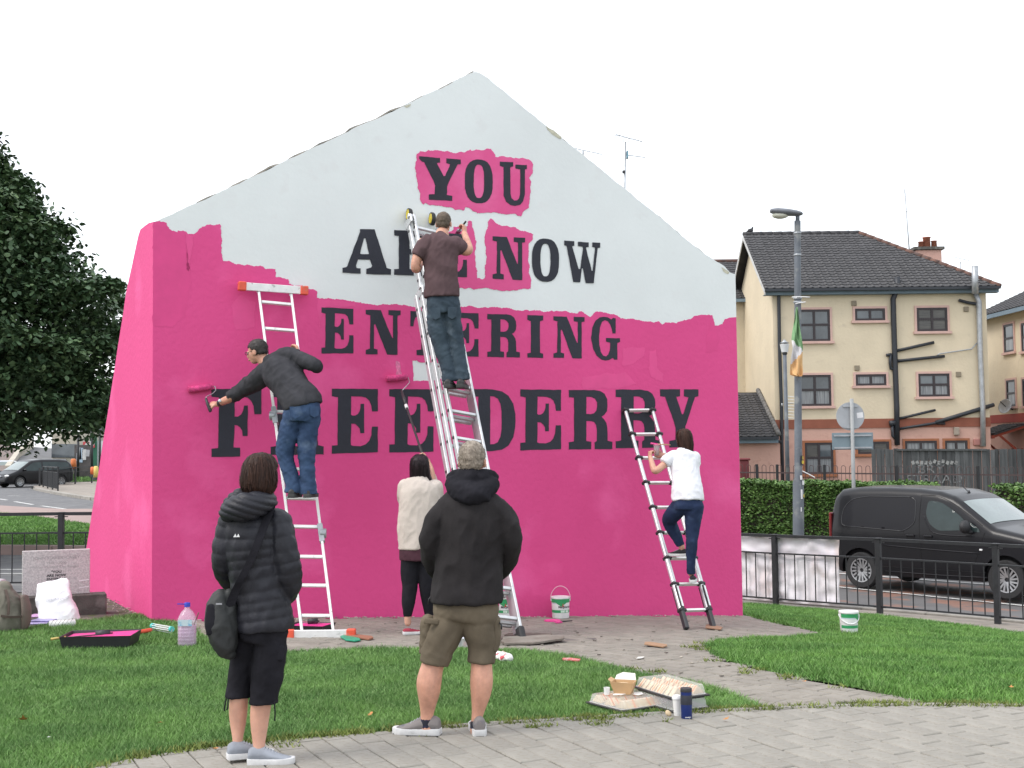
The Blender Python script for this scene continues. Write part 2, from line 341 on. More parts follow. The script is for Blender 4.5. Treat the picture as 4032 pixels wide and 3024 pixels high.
# ---------------------------------------------------------------- pavers
def paver_mesh(L, Wd, T=.05, bev=.006):
    mb = MB(); x, y = L/2, Wd/2; b = bev
    v = [(-x, -y, -b), (x, -y, -b), (x, y, -b), (-x, y, -b), (-x+b, -y+b, 0), (x-b, -y+b, 0), (x-b, y-b, 0), (-x+b, y-b, 0), (-x, -y, -T), (x, -y, -T), (x, y, -T), (-x, y, -T)]
    mb.add(v, [(4, 5, 6, 7), (0, 1, 5, 4), (1, 2, 6, 5), (2, 3, 7, 6), (3, 0, 4, 7), (8, 9, 1, 0), (9, 10, 2, 1), (10, 11, 3, 2), (11, 8, 0, 3)])
    return mb
PL, PW, GAP = .31, .150, .006
pm = paver_mesh(PL-GAP, PW-GAP).mesh('paver'); pm.materials.append(M['paver'])
ang = math.atan2(-.90, .43)
def paver_field(poly, ang, L, Wd, xr, yr, stagger=.5):
    e1 = Vector((cos(ang), sin(ang))); e2 = Vector((-e1.y, e1.x)); cen = []
    for i in range(-260, 260):
        for j in range(-160, 160):
            p = e1*((j+((i*.381966+.13*(i % 3)) % 1))*L)+e2*(i*Wd)
            if xr[0] < p.x < xr[1] and yr[0] < p.y < yr[1]: cen.append((p.x, p.y))
    cen = np.array(cen); ok = in_poly(cen, poly); return cen[ok]
def inset_ok(c, bordr, d):
    B = np.array(bordr); return np.sqrt(((c[:, None]-B[None])**2).sum(-1)).min(1) > d
bd = []
for a, b in zip(bord, bord[1:]):
    k = max(1, int((Vector(b)-Vector(a)).length/.04)); bd += [tuple(Vector(a).lerp(Vector(b), i/k)) for i in range(k)]
cen = paver_field(plaza, ang, PL, PW, (-4.5, 4.5), (3.0, 8.4)); edge_c = cen[~inset_ok(cen, bd, .17)]; cen = cen[inset_ok(cen, bd, .17)]
extra = paver_field([(p[0], p[1]+.16) for p in plaza], ang, PL, PW, (-4.5, 4.5), (3.0, 8.6)); extra = extra[~inset_ok(extra, bd, .17)]
def clipped(c, a):
    e1 = Vector((cos(a), sin(a)))*(PL-GAP)/2; e2 = Vector((-sin(a), cos(a)))*(PW-GAP)/2; c = Vector(c); poly = [c-e1-e2, c+e1-e2, c+e1+e2, c-e1+e2]
    i = min(range(len(bord)-1), key=lambda i: ((Vector(bord[i])+Vector(bord[i+1]))/2-c).length); p0, p1 = Vector(bord[i]), Vector(bord[i+1]); t = (p1-p0).normalized(); n = Vector((t.y, -t.x)); 
    dd = [(q-p0).dot(n)-.008 for q in poly]; out = []
    for k in range(4):
        a_, b_ = poly[k], poly[(k+1) % 4]; da, db = dd[k], dd[(k+1) % 4]
        if da >= 0: out.append(a_)
        if da*db < 0: out.append(a_.lerp(b_, da/(da-db)))
    if len(out) < 3: return None
    ar = abs(sum(out[k].x*out[(k+1) % len(out)].y-out[(k+1) % len(out)].x*out[k].y for k in range(len(out))))/2
    return out if ar > .0018 else None
for c in extra.tolist():
    if abs(c[0])/c[1] > .46: continue
    q = clipped(c, ang)
    if not q: continue
    z = [g(p.x, p.y)+.030 for p in q]; n = len(q); cc = sum(q, Vector((0, 0)))/n; b_ = .005; mb = MB()
    inn = [p+(cc-p).normalized()*b_ for p in q]
    mb.add([(p.x, p.y, z[k]-b_) for k, p in enumerate(q)]+[(p.x, p.y, z[k]) for k, p in enumerate(inn)]+[(p.x, p.y, z[k]-.05) for k, p in enumerate(q)], [tuple(range(n, 2*n))]+[(k, (k+1) % n, (k+1) % n+n, k+n) for k in range(n)]+[(k+2*n, (k+1) % n+2*n, (k+1) % n, k) for k in range(n)])
    mb.build('paver', M['paver'], base_plaza)
vis = [(c, abs(c[0])/c[1] < .43 and c[1] > 6.35) for c in cen.tolist()]
near = sorted([c for c, v in vis if v], key=lambda c: c[1])[:240]; ns = set(map(tuple, near)); restp = MB()
def put_paver(mb, c, a, L=PL-GAP, Wd=PW-GAP, lift=.030, T=.05):
    z = g(*c)+lift+random.gauss(0, .0015); R = Matrix.Rotation(a+random.gauss(0, .006), 3, 'Z')@Matrix.Rotation(random.gauss(0, .005), 3, 'X')
    sx, sy = (g(c[0]+.1, c[1])-g(c[0]-.1, c[1]))/.2, (g(c[0], c[1]+.1)-g(c[0], c[1]-.1))/.2
    for v in paver_mesh(L, Wd, T).v[:]: pass
    q = paver_mesh(L, Wd, T); vs = []
    for v in q.v:
        w = R@Vector(v); vs.append((c[0]+w.x, c[1]+w.y, z+w.z+sx*w.x+sy*w.y))
    mb.add(vs, q.f)
for c, v in vis:
    if tuple(c) in ns:
        o = bpy.data.objects.new('paver', pm); C.objects.link(o); o.parent = base_plaza
        o.location = (c[0], c[1], g(*c)+.030+random.gauss(0, .0015)); o.rotation_euler = (random.gauss(0, .005), random.gauss(0, .005), ang+random.gauss(0, .005))
    else: put_paver(restp, c, ang)
restp.build('far_pavers', M['paver_s'], base_plaza, recalc=False, kind='stuff')
# path pavers (finer courses, past the limit: one stuff part)
pp = path
ppoly = [(-4.9, 11.0), (-4.6, 13.2), (-3.6, 12.87), (2.83, 15.35), (4.6, 12.6), (4.2, bord[-4][1])]+[b for b in bord[::-1][3:] if b[0] > -3.5]+[(-3.6, 8)]
ang2 = radians(-52)
c2 = paver_field(ppoly, ang2, .26, .135, (-5, 5), (7.4, 15.5))
inL = in_poly(c2, lawnL); inR = in_poly(c2, lawnR); c2 = c2[~inL & ~inR]; c2 = c2[inset_ok(c2, bd, .10)]
nv = [c for c in c2.tolist() if c[0] > -4.9]
mb2 = MB()
for c in nv: put_paver(mb2, c, ang2, .249, .124, .014, .03)
mb2.build('path_pavers', M['paver_s'], path, recalc=False, kind='stuff')
# thin concrete edging along the plaza border
eb = [b for b in bord if -.6 < b[0] < 4.2]
kerb_line([(b[0], b[1]) for b in eb], .045, .026, .9, M['kerb'], .012, 'edging_strip')
# ---------------------------------------------------------------- grass
def grassmat(name, c1, c2, c3):
    m = bpy.data.materials.new(name); m.use_nodes = True; nt = m.node_tree; L = nt.links.new; b = nt.nodes['Principled BSDF']; b.inputs['Roughness'].default_value = .65; b.inputs['Specular IOR Level'].default_value = .25
    ge = nt.nodes.new('ShaderNodeNewGeometry'); tc = nt.nodes.new('ShaderNodeTexCoord'); n = nt.nodes.new('ShaderNodeTexNoise'); n.inputs['Scale'].default_value = 1.7; n.inputs['Detail'].default_value = 5
    L(tc.outputs['Object'], n.inputs['Vector']); r1 = nt.nodes.new('ShaderNodeValToRGB'); r1.color_ramp.elements[0].position = .38; r1.color_ramp.elements[1].position = .64
    r1.color_ramp.elements[0].color = (*c1, 1); r1.color_ramp.elements[1].color = (*c2, 1); L(n.outputs[0], r1.inputs[0])
    mx = nt.nodes.new('ShaderNodeMix'); mx.data_type = 'RGBA'; r2 = nt.nodes.new('ShaderNodeValToRGB'); r2.color_ramp.elements[0].position = .55; r2.color_ramp.elements[1].position = 1.0
    r2.color_ramp.elements[0].color = (0, 0, 0, 1); r2.color_ramp.elements[1].color = (.6, .6, .6, 1); L(ge.outputs['Random Per Island'], r2.inputs[0]); L(r2.outputs[0], mx.inputs[0]); L(r1.outputs[0], mx.inputs[6]); mx.inputs[7].default_value = (*c3, 1)
    hs = nt.nodes.new('ShaderNodeHueSaturation'); mr = nt.nodes.new('ShaderNodeMapRange'); mm = nt.nodes.new('ShaderNodeMath'); mm.operation = 'FRACT'; m2 = nt.nodes.new('ShaderNodeMath'); m2.operation = 'MULTIPLY'; m2.inputs[1].default_value = 17.3
    L(ge.outputs['Random Per Island'], m2.inputs[0]); L(m2.outputs[0], mm.inputs[0]); L(mm.outputs[0], mr.inputs[0]); mr.inputs[3].default_value = .7; mr.inputs[4].default_value = 1.3
    L(mr.outputs[0], hs.inputs['Value']); L(mx.outputs[2], hs.inputs['Color']); L(hs.outputs[0], b.inputs['Base Color'])
    return m
M['grass'] = grassmat('grass_blades', (.088, .195, .047), (.15, .29, .070), (.32, .44, .20))
M['grassR'] = grassmat('grass_blades_right', (.078, .19, .038), (.135, .28, .056), (.28, .41, .16))
def blades(name, poly, dens, hgt, wid, m, box=None, zf=None, off=.012, label=None, spread=.03):
    P = np.array([(p[0], p[1]) for p in poly]); lo = P.min(0); hi = P.max(0)
    if box: lo = np.maximum(lo, box[0]); hi = np.minimum(hi, box[1])
    area = np.prod(hi-lo); n = int(area*dens); q = lo+rng.random((n, 2))*(hi-lo)
    keep = in_poly(q+rng.normal(0, spread, (n, 2)), poly) & (np.abs(q[:, 0]) < q[:, 1]*.44+.3); q = q[keep]; n = len(q)
    z = np.concatenate([gv(q[i:i+20000]) for i in range(0, n, 20000)])+off
    a = rng.random(n)*2*pi; h = hgt*(.55+.8*rng.random(n)); la = rng.random(n)*2*pi; ll = h*(.3+1.1*rng.random(n)); w = wid*(.7+.6*rng.random(n))
    # taller clumps
    cl = np.array([noise.noise((x*2.2, y*2.2, 0)) for x, y in q[:, :2].tolist()]); h = h*(1+.5*cl)
    bx, by = np.cos(a)*w/2, np.sin(a)*w/2
    V = np.empty((n, 3, 3)); V[:, 0] = np.c_[q[:, 0]-bx, q[:, 1]-by, z]; V[:, 1] = np.c_[q[:, 0]+bx, q[:, 1]+by, z]
    V[:, 2] = np.c_[q[:, 0]+np.cos(la)*ll, q[:, 1]+np.sin(la)*ll, z+h]
    me = bpy.data.meshes.new(name); me.vertices.add(3*n); me.loops.add(3*n); me.polygons.add(n)
    me.vertices.foreach_set('co', V.ravel()); me.loops.foreach_set('vertex_index', np.arange(3*n)); me.polygons.foreach_set('loop_start', np.arange(n)*3); me.polygons.foreach_set('loop_total', np.full(n, 3))
    me.update(calc_edges=True); o = link(name, me, m, None, False, label=label, cat='grass', kind='stuff'); return o
blades('grass', lawnL, 19000, .032, .0055, M['grass'], ((-5, 6), (3.5, 10.4)), label='mown green lawn in the left foreground beside the pavers')
blades('grass', lawnL, 9500, .036, .007, M['grass'], ((-6, 10.4), (3.5, 14)), label='far half of the left lawn below the pink wall')
blades('grass', lawnR, 8500, .036, .008, M['grassR'], ((1, 7.5), (8, 13)), label='near part of the right lawn beside the paved path')
blades('grass', lawnR, 5000, .036, .010, M['grassR'], ((1, 13), (9, 20)), label='back part of the right lawn along the black railing')
blades('grass', bank_poly, 500, .05, .025, M['grassR'], ((-40, 22), (-4, 45)), off=.06, label='grass bank between the two roads behind the left railing')
# tufts and weeds in joints
def tufts(name, centers, label, n=40, r=.05, h=.03):
    mb = MB()
    for c in centers:
        k = int(n*random.uniform(.5, 1.4)); rr = r*random.uniform(.5, 1.5)
        for i in range(k):
            a = random.uniform(0, 2*pi); d = rr*sqrt(random.random()); x, y = c[0]+cos(a)*d*1.6, c[1]+sin(a)*d; z = g(x, y)+.024; b = random.uniform(0, pi); w = .006; hh = h*random.uniform(.4, 1.2); l = hh*.9; t = random.uniform(0, 2*pi)
            mb.add([(x-cos(b)*w, y-sin(b)*w, z), (x+cos(b)*w, y+sin(b)*w, z), (x+cos(t)*l, y+sin(t)*l, z+hh)], [(0, 1, 2)])
    return mb.build(name, M['weed'], None, recalc=False, label=label, cat='weeds', kind='stuff')
M['weed'] = grassmat('weed', (.11, .15, .035), (.20, .25, .06), (.30, .30, .10))
tc_ = [hit(*p).xy for p in [(1110, 2945), (1130, 2958), (1370, 2905), (1650, 2895), (1680, 2912), (1330, 2912), (2100, 2884), (2145, 2878), (2340, 2869), (2360, 2872), (2628, 2856), (2500, 2838), (2390, 2850), (2270, 2850), (2750, 2820), (2860, 2814), (3027, 2811), (3080, 2806), (3430, 2795), (3560, 2795), (3700, 2797), (3900, 2799), (4000, 2800), (2810, 2615), (2760, 2545), (2750, 2560), (2770, 2570), (2720, 2560), (2600, 2660), (2570, 2659), (2960, 2650), (3090, 2678), (3120, 2688), (2940, 2665), (3300, 2720), (2480, 2648), (700, 2985), (560, 3003)]]
tufts('weeds', tc_, 'small yellow green weeds growing in the paving joints')
ed = [random.choice(bd) for _ in range(260)]; ed = [(p[0], p[1]+random.uniform(-.03, .05)) for p in ed if -3 < p[0] < 3.6]
tufts('weeds', ed, 'ragged grass edge spilling over the paving border', n=26, r=.05, h=.035)
# ================================================================ THE GABLE WALL
WA, WB = Vector((-3.64, 12.85, 0)), Vector((2.83, 15.4, 0)); WE = (WB-WA).normalized(); WN = Vector((WE.y, -WE.x, 0))   # WN points at the viewer
def wallP(px, py, off=0.0):
    d = ray(px, py); return CAM + d*(((WA+WN*off)-CAM).dot(WN)/d.dot(WN))
def w2(px, py):
    p = wallP(px, py); return ((p-WA).dot(WE), p.z)
def z2(reg, pts): return [w2(*p) for p in zc(reg, pts)]
ZA, ZB, ZC, ZD, ZE = (1300, 520, 1.8433), (1200, 1150, 2.37), (1900, 1180, 2.1067), (800, 1480, 2.0109), (500, 800, 2.4578)
M['wallwhite'] = mat('white_masonry_paint', (.76, .79, .79), .8, var=.04, vs=.9, bump=.0018, bs=22, wear=((.74, .76, .76), 5, .60, .72))
def pinkmat(name, c1, c2, bump=.004):
    m = mat(name, c1, .72, var=.1, vs=.7, bump=bump, bs=20, col2=c2, mix=(.30, .70), wear=((min(1, c1[0]*1.08), c1[1]*1.5, c1[2]*1.22), 1.1, .56, .70)); return m
M['pink'] = pinkmat('pink_masonry_paint', (.745, .068, .262), (.68, .058, .232))
M['pink2'] = pinkmat('fresh_pink_paint', (.74, .09, .28), (.70, .08, .26))
M['letter'] = mat('black_wall_paint', (.022, .024, .036), .75, var=.12, vs=3, bump=.003, bs=25)
wall = thing('gable_wall', 'freestanding gable wall half painted pink with black slogan lettering', 'wall', (WA.x, WA.y, 0))
def prism_w(name, poly, off, h, m, holes=(), parent=None, **kw):
    mb = MB(); base = WA+WN*off; mb.prism(poly, h, base, WE, Vector((0, 0, 1)), WN, holes=holes)
    o = mb.build(name, m, None, recalc=True, **kw); p = parent or wall; o.parent = p; o.matrix_parent_inverse = Matrix.Translation(-Vector(p.location)); return o
def keep(o, p):
    o.parent = p; o.matrix_parent_inverse = Matrix.Translation(-Vector(p.location)); return o
def rough(poly, amp, step=.012, fr=14, seed=0, lo=None):
    out = []; n = len(poly)
    for i in range(n):
        a = Vector((*poly[i], 0)); b = Vector((*poly[(i+1) % n], 0)); k = max(1, int((b-a).length/step)); t = (b-a).normalized() if (b-a).length else Vector((1, 0, 0)); nn = Vector((-t.y, t.x, 0))
        for j in range(k):
            p = a.lerp(b, j/k)
            if lo and lo(p): out.append((p.x, p.y)); continue
            d = noise.noise((p.x*fr, p.y*fr, seed))*amp*1.3+noise.noise((p.x*fr*5, p.y*fr*5, seed+3))*amp*.6
            out.append((p.x+nn.x*d, p.y+nn.y*d))
    return out
top = [(600, 873), (622, 867), (772, 802), (960, 713), (1180, 608), (1400, 503), (1560, 430), (1720, 354), (1869, 283), (1887, 287), (1925, 309), (2040, 405), (2147, 492), (2180, 520), (2214, 544), (2264, 584), (2458, 739), (2590, 848), (2719, 955), (2821, 1032), (2853, 1050), (2874, 1074), (2896, 1080)]
tp = [w2(*p) for p in top]; bl_, br_ = w2(600, 2445), w2(2925, 2420); tp[0] = (0, tp[0][1]); WLEN = br_[0]
tpr = [tp[0]]+[(p[0], p[1]) for p in rough(tp[1:-1]+[tp[-1]], .008, .05, 6)][:0]
def rough_open(pts, amp, step, fr, seed=0):
    out = [pts[0]]
    for a, b in zip(pts, pts[1:]):
        a = Vector(a); b = Vector(b); k = max(1, int((b-a).length/step)); t = (b-a).normalized()
        for j in range(1, k+1):
            p = a.lerp(b, j/k); d = (noise.noise((p.x*fr, p.y*fr, seed))*1.2+noise.noise((p.x*fr*4, p.y*fr*4, seed+5))*.7)*amp if j < k or True else 0
            out.append((p.x-t.y*d, p.y+t.x*d))
    return out
tr = rough_open(tp, .010, .05, 4)
body = [(0, -.35)]+[(WLEN, -.9)]+[(WLEN, tp[-1][1])]+[p for p in tr[::-1] if p[0] < WLEN-.005 and p[0] > .005]+[(0, tp[0][1])]
gb = prism_w('gable', body, 0, -.42, M['wallwhite'])
# weathered coping strip along both slopes
M['coping'] = mat('crumbling_mortar', (.30, .27, .23), .95, var=.4, vs=9, bump=.006, bs=50)
mb = MB(); base = WA+WN*(-.02)
sl_ = [p for p in rough_open([w2(*p) for p in top[2:9]], .012, .06, 5, 4)]
up_ = [(p[0], p[1]+.010+.018*abs(noise.noise((p[0]*3, 1, 2)))) for p in sl_]
mb.prism(sl_+up_[::-1], -.38, base, WE, Vector((0, 0, 1)), WN); keep(mb.build('coping', M['coping']), wall)
for seg in ((11, 16), (17, 20)):
    mb = MB(); s2 = rough_open([w2(*p) for p in top[seg[0]:seg[1]]], .010, .06, 5, 9); u2 = [(p[0]-.01, p[1]+.006+.03*abs(noise.noise((p[0]*4, 5, 2)))) for p in s2]
    mb.prism(s2+u2[::-1], -.38, base, WE, Vector((0, 0, 1)), WN); keep(mb.build('coping', M['coping']), wall)
# missing render chips
for q in ([(2150, 498), (2180, 514), (2212, 541), (2205, 548), (2176, 530), (2155, 512)], [(1590, 418), (1618, 408), (1616, 418), (1600, 425)], [(2840, 1052), (2872, 1072), (2866, 1080), (2850, 1070)]):
    prism_w('chip', rough([w2(*p) for p in q], .006, .01), .003, 0, mat('bare_render', (.55, .53, .42), .9, var=.2, vs=20))
# wing wall (left return)
wc = hit(352, 2330); wd = (Vector((wc.x, wc.y, 0))-WA).normalized(); wn = Vector((wd.y, -wd.x, 0))
if wn.dot(CAM-WA) < 0: wn = -wn
def wing2(px, py):
    d = ray(px, py); p = CAM+d*((WA-CAM).dot(wn)/d.dot(wn)); return ((p-WA).dot(wd), p.z)
wp = [(586, 878), (570, 888), (553, 902), (545, 925), (521, 1038), (496, 1152), (480, 1266), (464, 1364), (447, 1478), (427, 1608), (407, 1730), (393, 1825), (371, 1960), (354, 2071), (340, 2158), (337, 2240), (338, 2330)]
wq = [wing2(*p) for p in wp]
wpoly = [(0, -.35), (0, tp[0][1])]+rough_open(wq, .006, .08, 3)+[(wq[-1][0], -.35)]
M['pinkwing'] = pinkmat('pink_wing_paint', (.72, .066, .25), (.68, .06, .23), .006)
mb = MB(); mb.prism(wpoly, -.4, WA, wd, Vector((0, 0, 1)), wn); o = keep(mb.build('wing_wall', M['pinkwing']), wall)
# pink paint on the front
ptop = [(600, 873), (622, 867)]+zc(ZE, [(350, 178), (385, 190), (396, 225), (430, 262), (478, 290), (490, 262), (540, 262), (575, 275), (590, 300), (640, 300), (690, 275), (720, 225), (780, 207), (905, 215), (910, 330), (915, 440), (925, 520), (933, 560), (985, 562), (1035, 590), (1140, 598), (1220, 602), (1300, 615), (1335, 632), (1435, 635), (1440, 715), (1560, 735), (1572, 775), (1620, 790), (1680, 800), (1750, 820), (1840, 850), (1842, 915), (1990, 925), (2100, 935)])
ptop += zc(ZB, [(520, 100), (540, 110), (650, 118), (760, 120), (850, 112), (970, 130), (1100, 142), (1250, 150), (1380, 146), (1450, 140), (1560, 130), (1640, 150)])
ptop += zc(ZC, [(0, 72), (100, 62), (170, 70), (270, 82), (330, 90), (430, 88), (520, 100), (640, 93), (700, 98), (790, 115), (800, 98), (830, 103), (860, 125), (890, 143), (940, 100), (1010, 105), (1060, 118), (1085, 115), (1120, 135), (1145, 158), (1220, 160), (1350, 180), (1460, 185), (1490, 205), (1510, 188), (1610, 195), (1615, 182), (1690, 170), (1740, 148), (1825, 122), (1905, 130), (1913, 215), (1950, 215), (1990, 205), (2012, 160), (2050, 148)])
pt = [w2(*p) for p in ptop]; pt = [(max(.004, p[0]), p[1]) for p in pt]+[(WLEN-.003, w2(2904, 1249)[1])]
pt[0] = (-.003, tp[0][1]-.004); pt[1] = (pt[1][0], pt[1][1]-.012)
pr = [pt[0]]+rough_open(pt[1:-1], .013, .012, 16, 2)+[pt[-1]]
hole = rough(z2(ZB, [(1005, 642), (1045, 636), (1065, 656), (1240, 665), (1290, 700), (1300, 760), (1290, 800), (1200, 828), (1015, 832)]), .008, .012, 16)
main = [(-.003, -.34)]+pr+[(WLEN-.003, -.88)]
prism_w('pink_paint', main, .004, 0, M['pink'], holes=[hole])
you = rough(z2(ZA, [(625, 155), (700, 138), (780, 133), (860, 145), (925, 152), (960, 148), (1005, 135), (1020, 122), (1028, 140), (1060, 120), (1120, 128), (1165, 120), (1185, 145), (1200, 182), (1260, 178), (1380, 190), (1455, 205), (1472, 235), (1465, 285), (1450, 330), (1455, 400), (1448, 480), (1443, 545), (1400, 580), (1385, 612), (1340, 600), (1260, 590), (1180, 585), (1100, 590), (1065, 592), (1030, 565), (985, 545), (970, 570), (940, 560), (910, 568), (890, 550), (800, 540), (720, 525), (695, 517), (675, 525), (660, 500), (650, 460), (648, 425), (635, 400), (628, 330), (615, 260), (625, 200)]), .012, .01, 18, 1)
en = rough(z2(ZA, [(895, 690), (935, 685), (1000, 680), (1005, 650), (1025, 648), (1035, 690), (1050, 740), (1058, 800), (1050, 880), (1055, 950), (1065, 1010), (1068, 1060), (1100, 1068), (1118, 1060), (1120, 1000), (1132, 930), (1130, 860), (1122, 810), (1125, 740), (1140, 700), (1138, 650), (1160, 628), (1180, 640), (1205, 665), (1260, 680), (1330, 690), (1380, 712), (1440, 725), (1475, 742), (1465, 775), (1440, 820), (1440, 890), (1440, 960), (1445, 1030), (1460, 1090), (1455, 1135), (1400, 1140), (1320, 1150), (1290, 1158), (1200, 1145), (1130, 1130), (1070, 1140), (1000, 1135), (930, 1130), (880, 1128), (800, 1120), (790, 1000), (800, 800), (860, 720), (895, 705)]), .012, .01, 18, 4)
prism_w('pink_paint', you, .004, 0, M['pink2'], label='pink patch painted around the word YOU'); prism_w('pink_paint', en, .004, 0, M['pink2'], label='ragged pink patch around the letters E and N')
M['rolled'] = mat('thin_rolled_paint', (.74, .20, .38), .7, var=.25, vs=30)
prism_w('thin_paint', rough(z2(ZB, [(850, 640), (885, 655), (892, 720), (905, 775), (845, 778), (858, 720), (848, 680)]), .012, .01, 22), .006, 0, M['rolled'])
# streaks of a second coat, slightly different pink, with brush-edge outlines
M['coat2'] = mat('second_coat_pink', (.755, .078, .272), .72, var=.06, vs=4); M['coat3'] = mat('deeper_pink_coat', (.715, .062, .246), .72, var=.06, vs=4)
def ov(t, n=26): # superellipse outline
    return [(.5+.5*abs(cos(a))**(2/t)*(1 if cos(a) > 0 else -1), .5+.5*abs(sin(a))**(2/t)*(1 if sin(a) > 0 else -1)) for a in [2*pi*i/n for i in range(n)]]
for q, mm in (([(1160, 400), (1340, 400), (1342, 470), (1250, 540), (1165, 545)], 'coat2'), ([(1380, 420), (1440, 410), (1450, 560), (1500, 610), (1495, 690), (1390, 640)], 'coat2'), ([(1910, 135), (1960, 330), (1955, 430), (1850, 435), (1862, 300)], 'coat3'), ([(820, 640), (1180, 600), (1280, 700), (1150, 735), (840, 735)], 'coat2')):
    prism_w('paint_streak', rough(z2(ZC, q), .02, .02, 8), .0055, 0, M[mm])
for q, mm in (([(250, 200), (560, 320), (620, 700), (560, 1100), (420, 1200), (255, 1180)], 'coat3'), ([(570, 310), (640, 320), (640, 400), (600, 660), (585, 640)], 'coat2'), ([(1100, 900), (1240, 960), (1230, 1200), (1050, 1229), (1000, 1000)], 'coat2'), ([(1850, 930), (2212, 960), (2212, 1010), (1890, 1010), (1870, 1200), (1852, 1200)], 'coat2')):
    prism_w('paint_streak', rough(z2(ZE, q), .02, .02, 8), .0055, 0, M[mm])
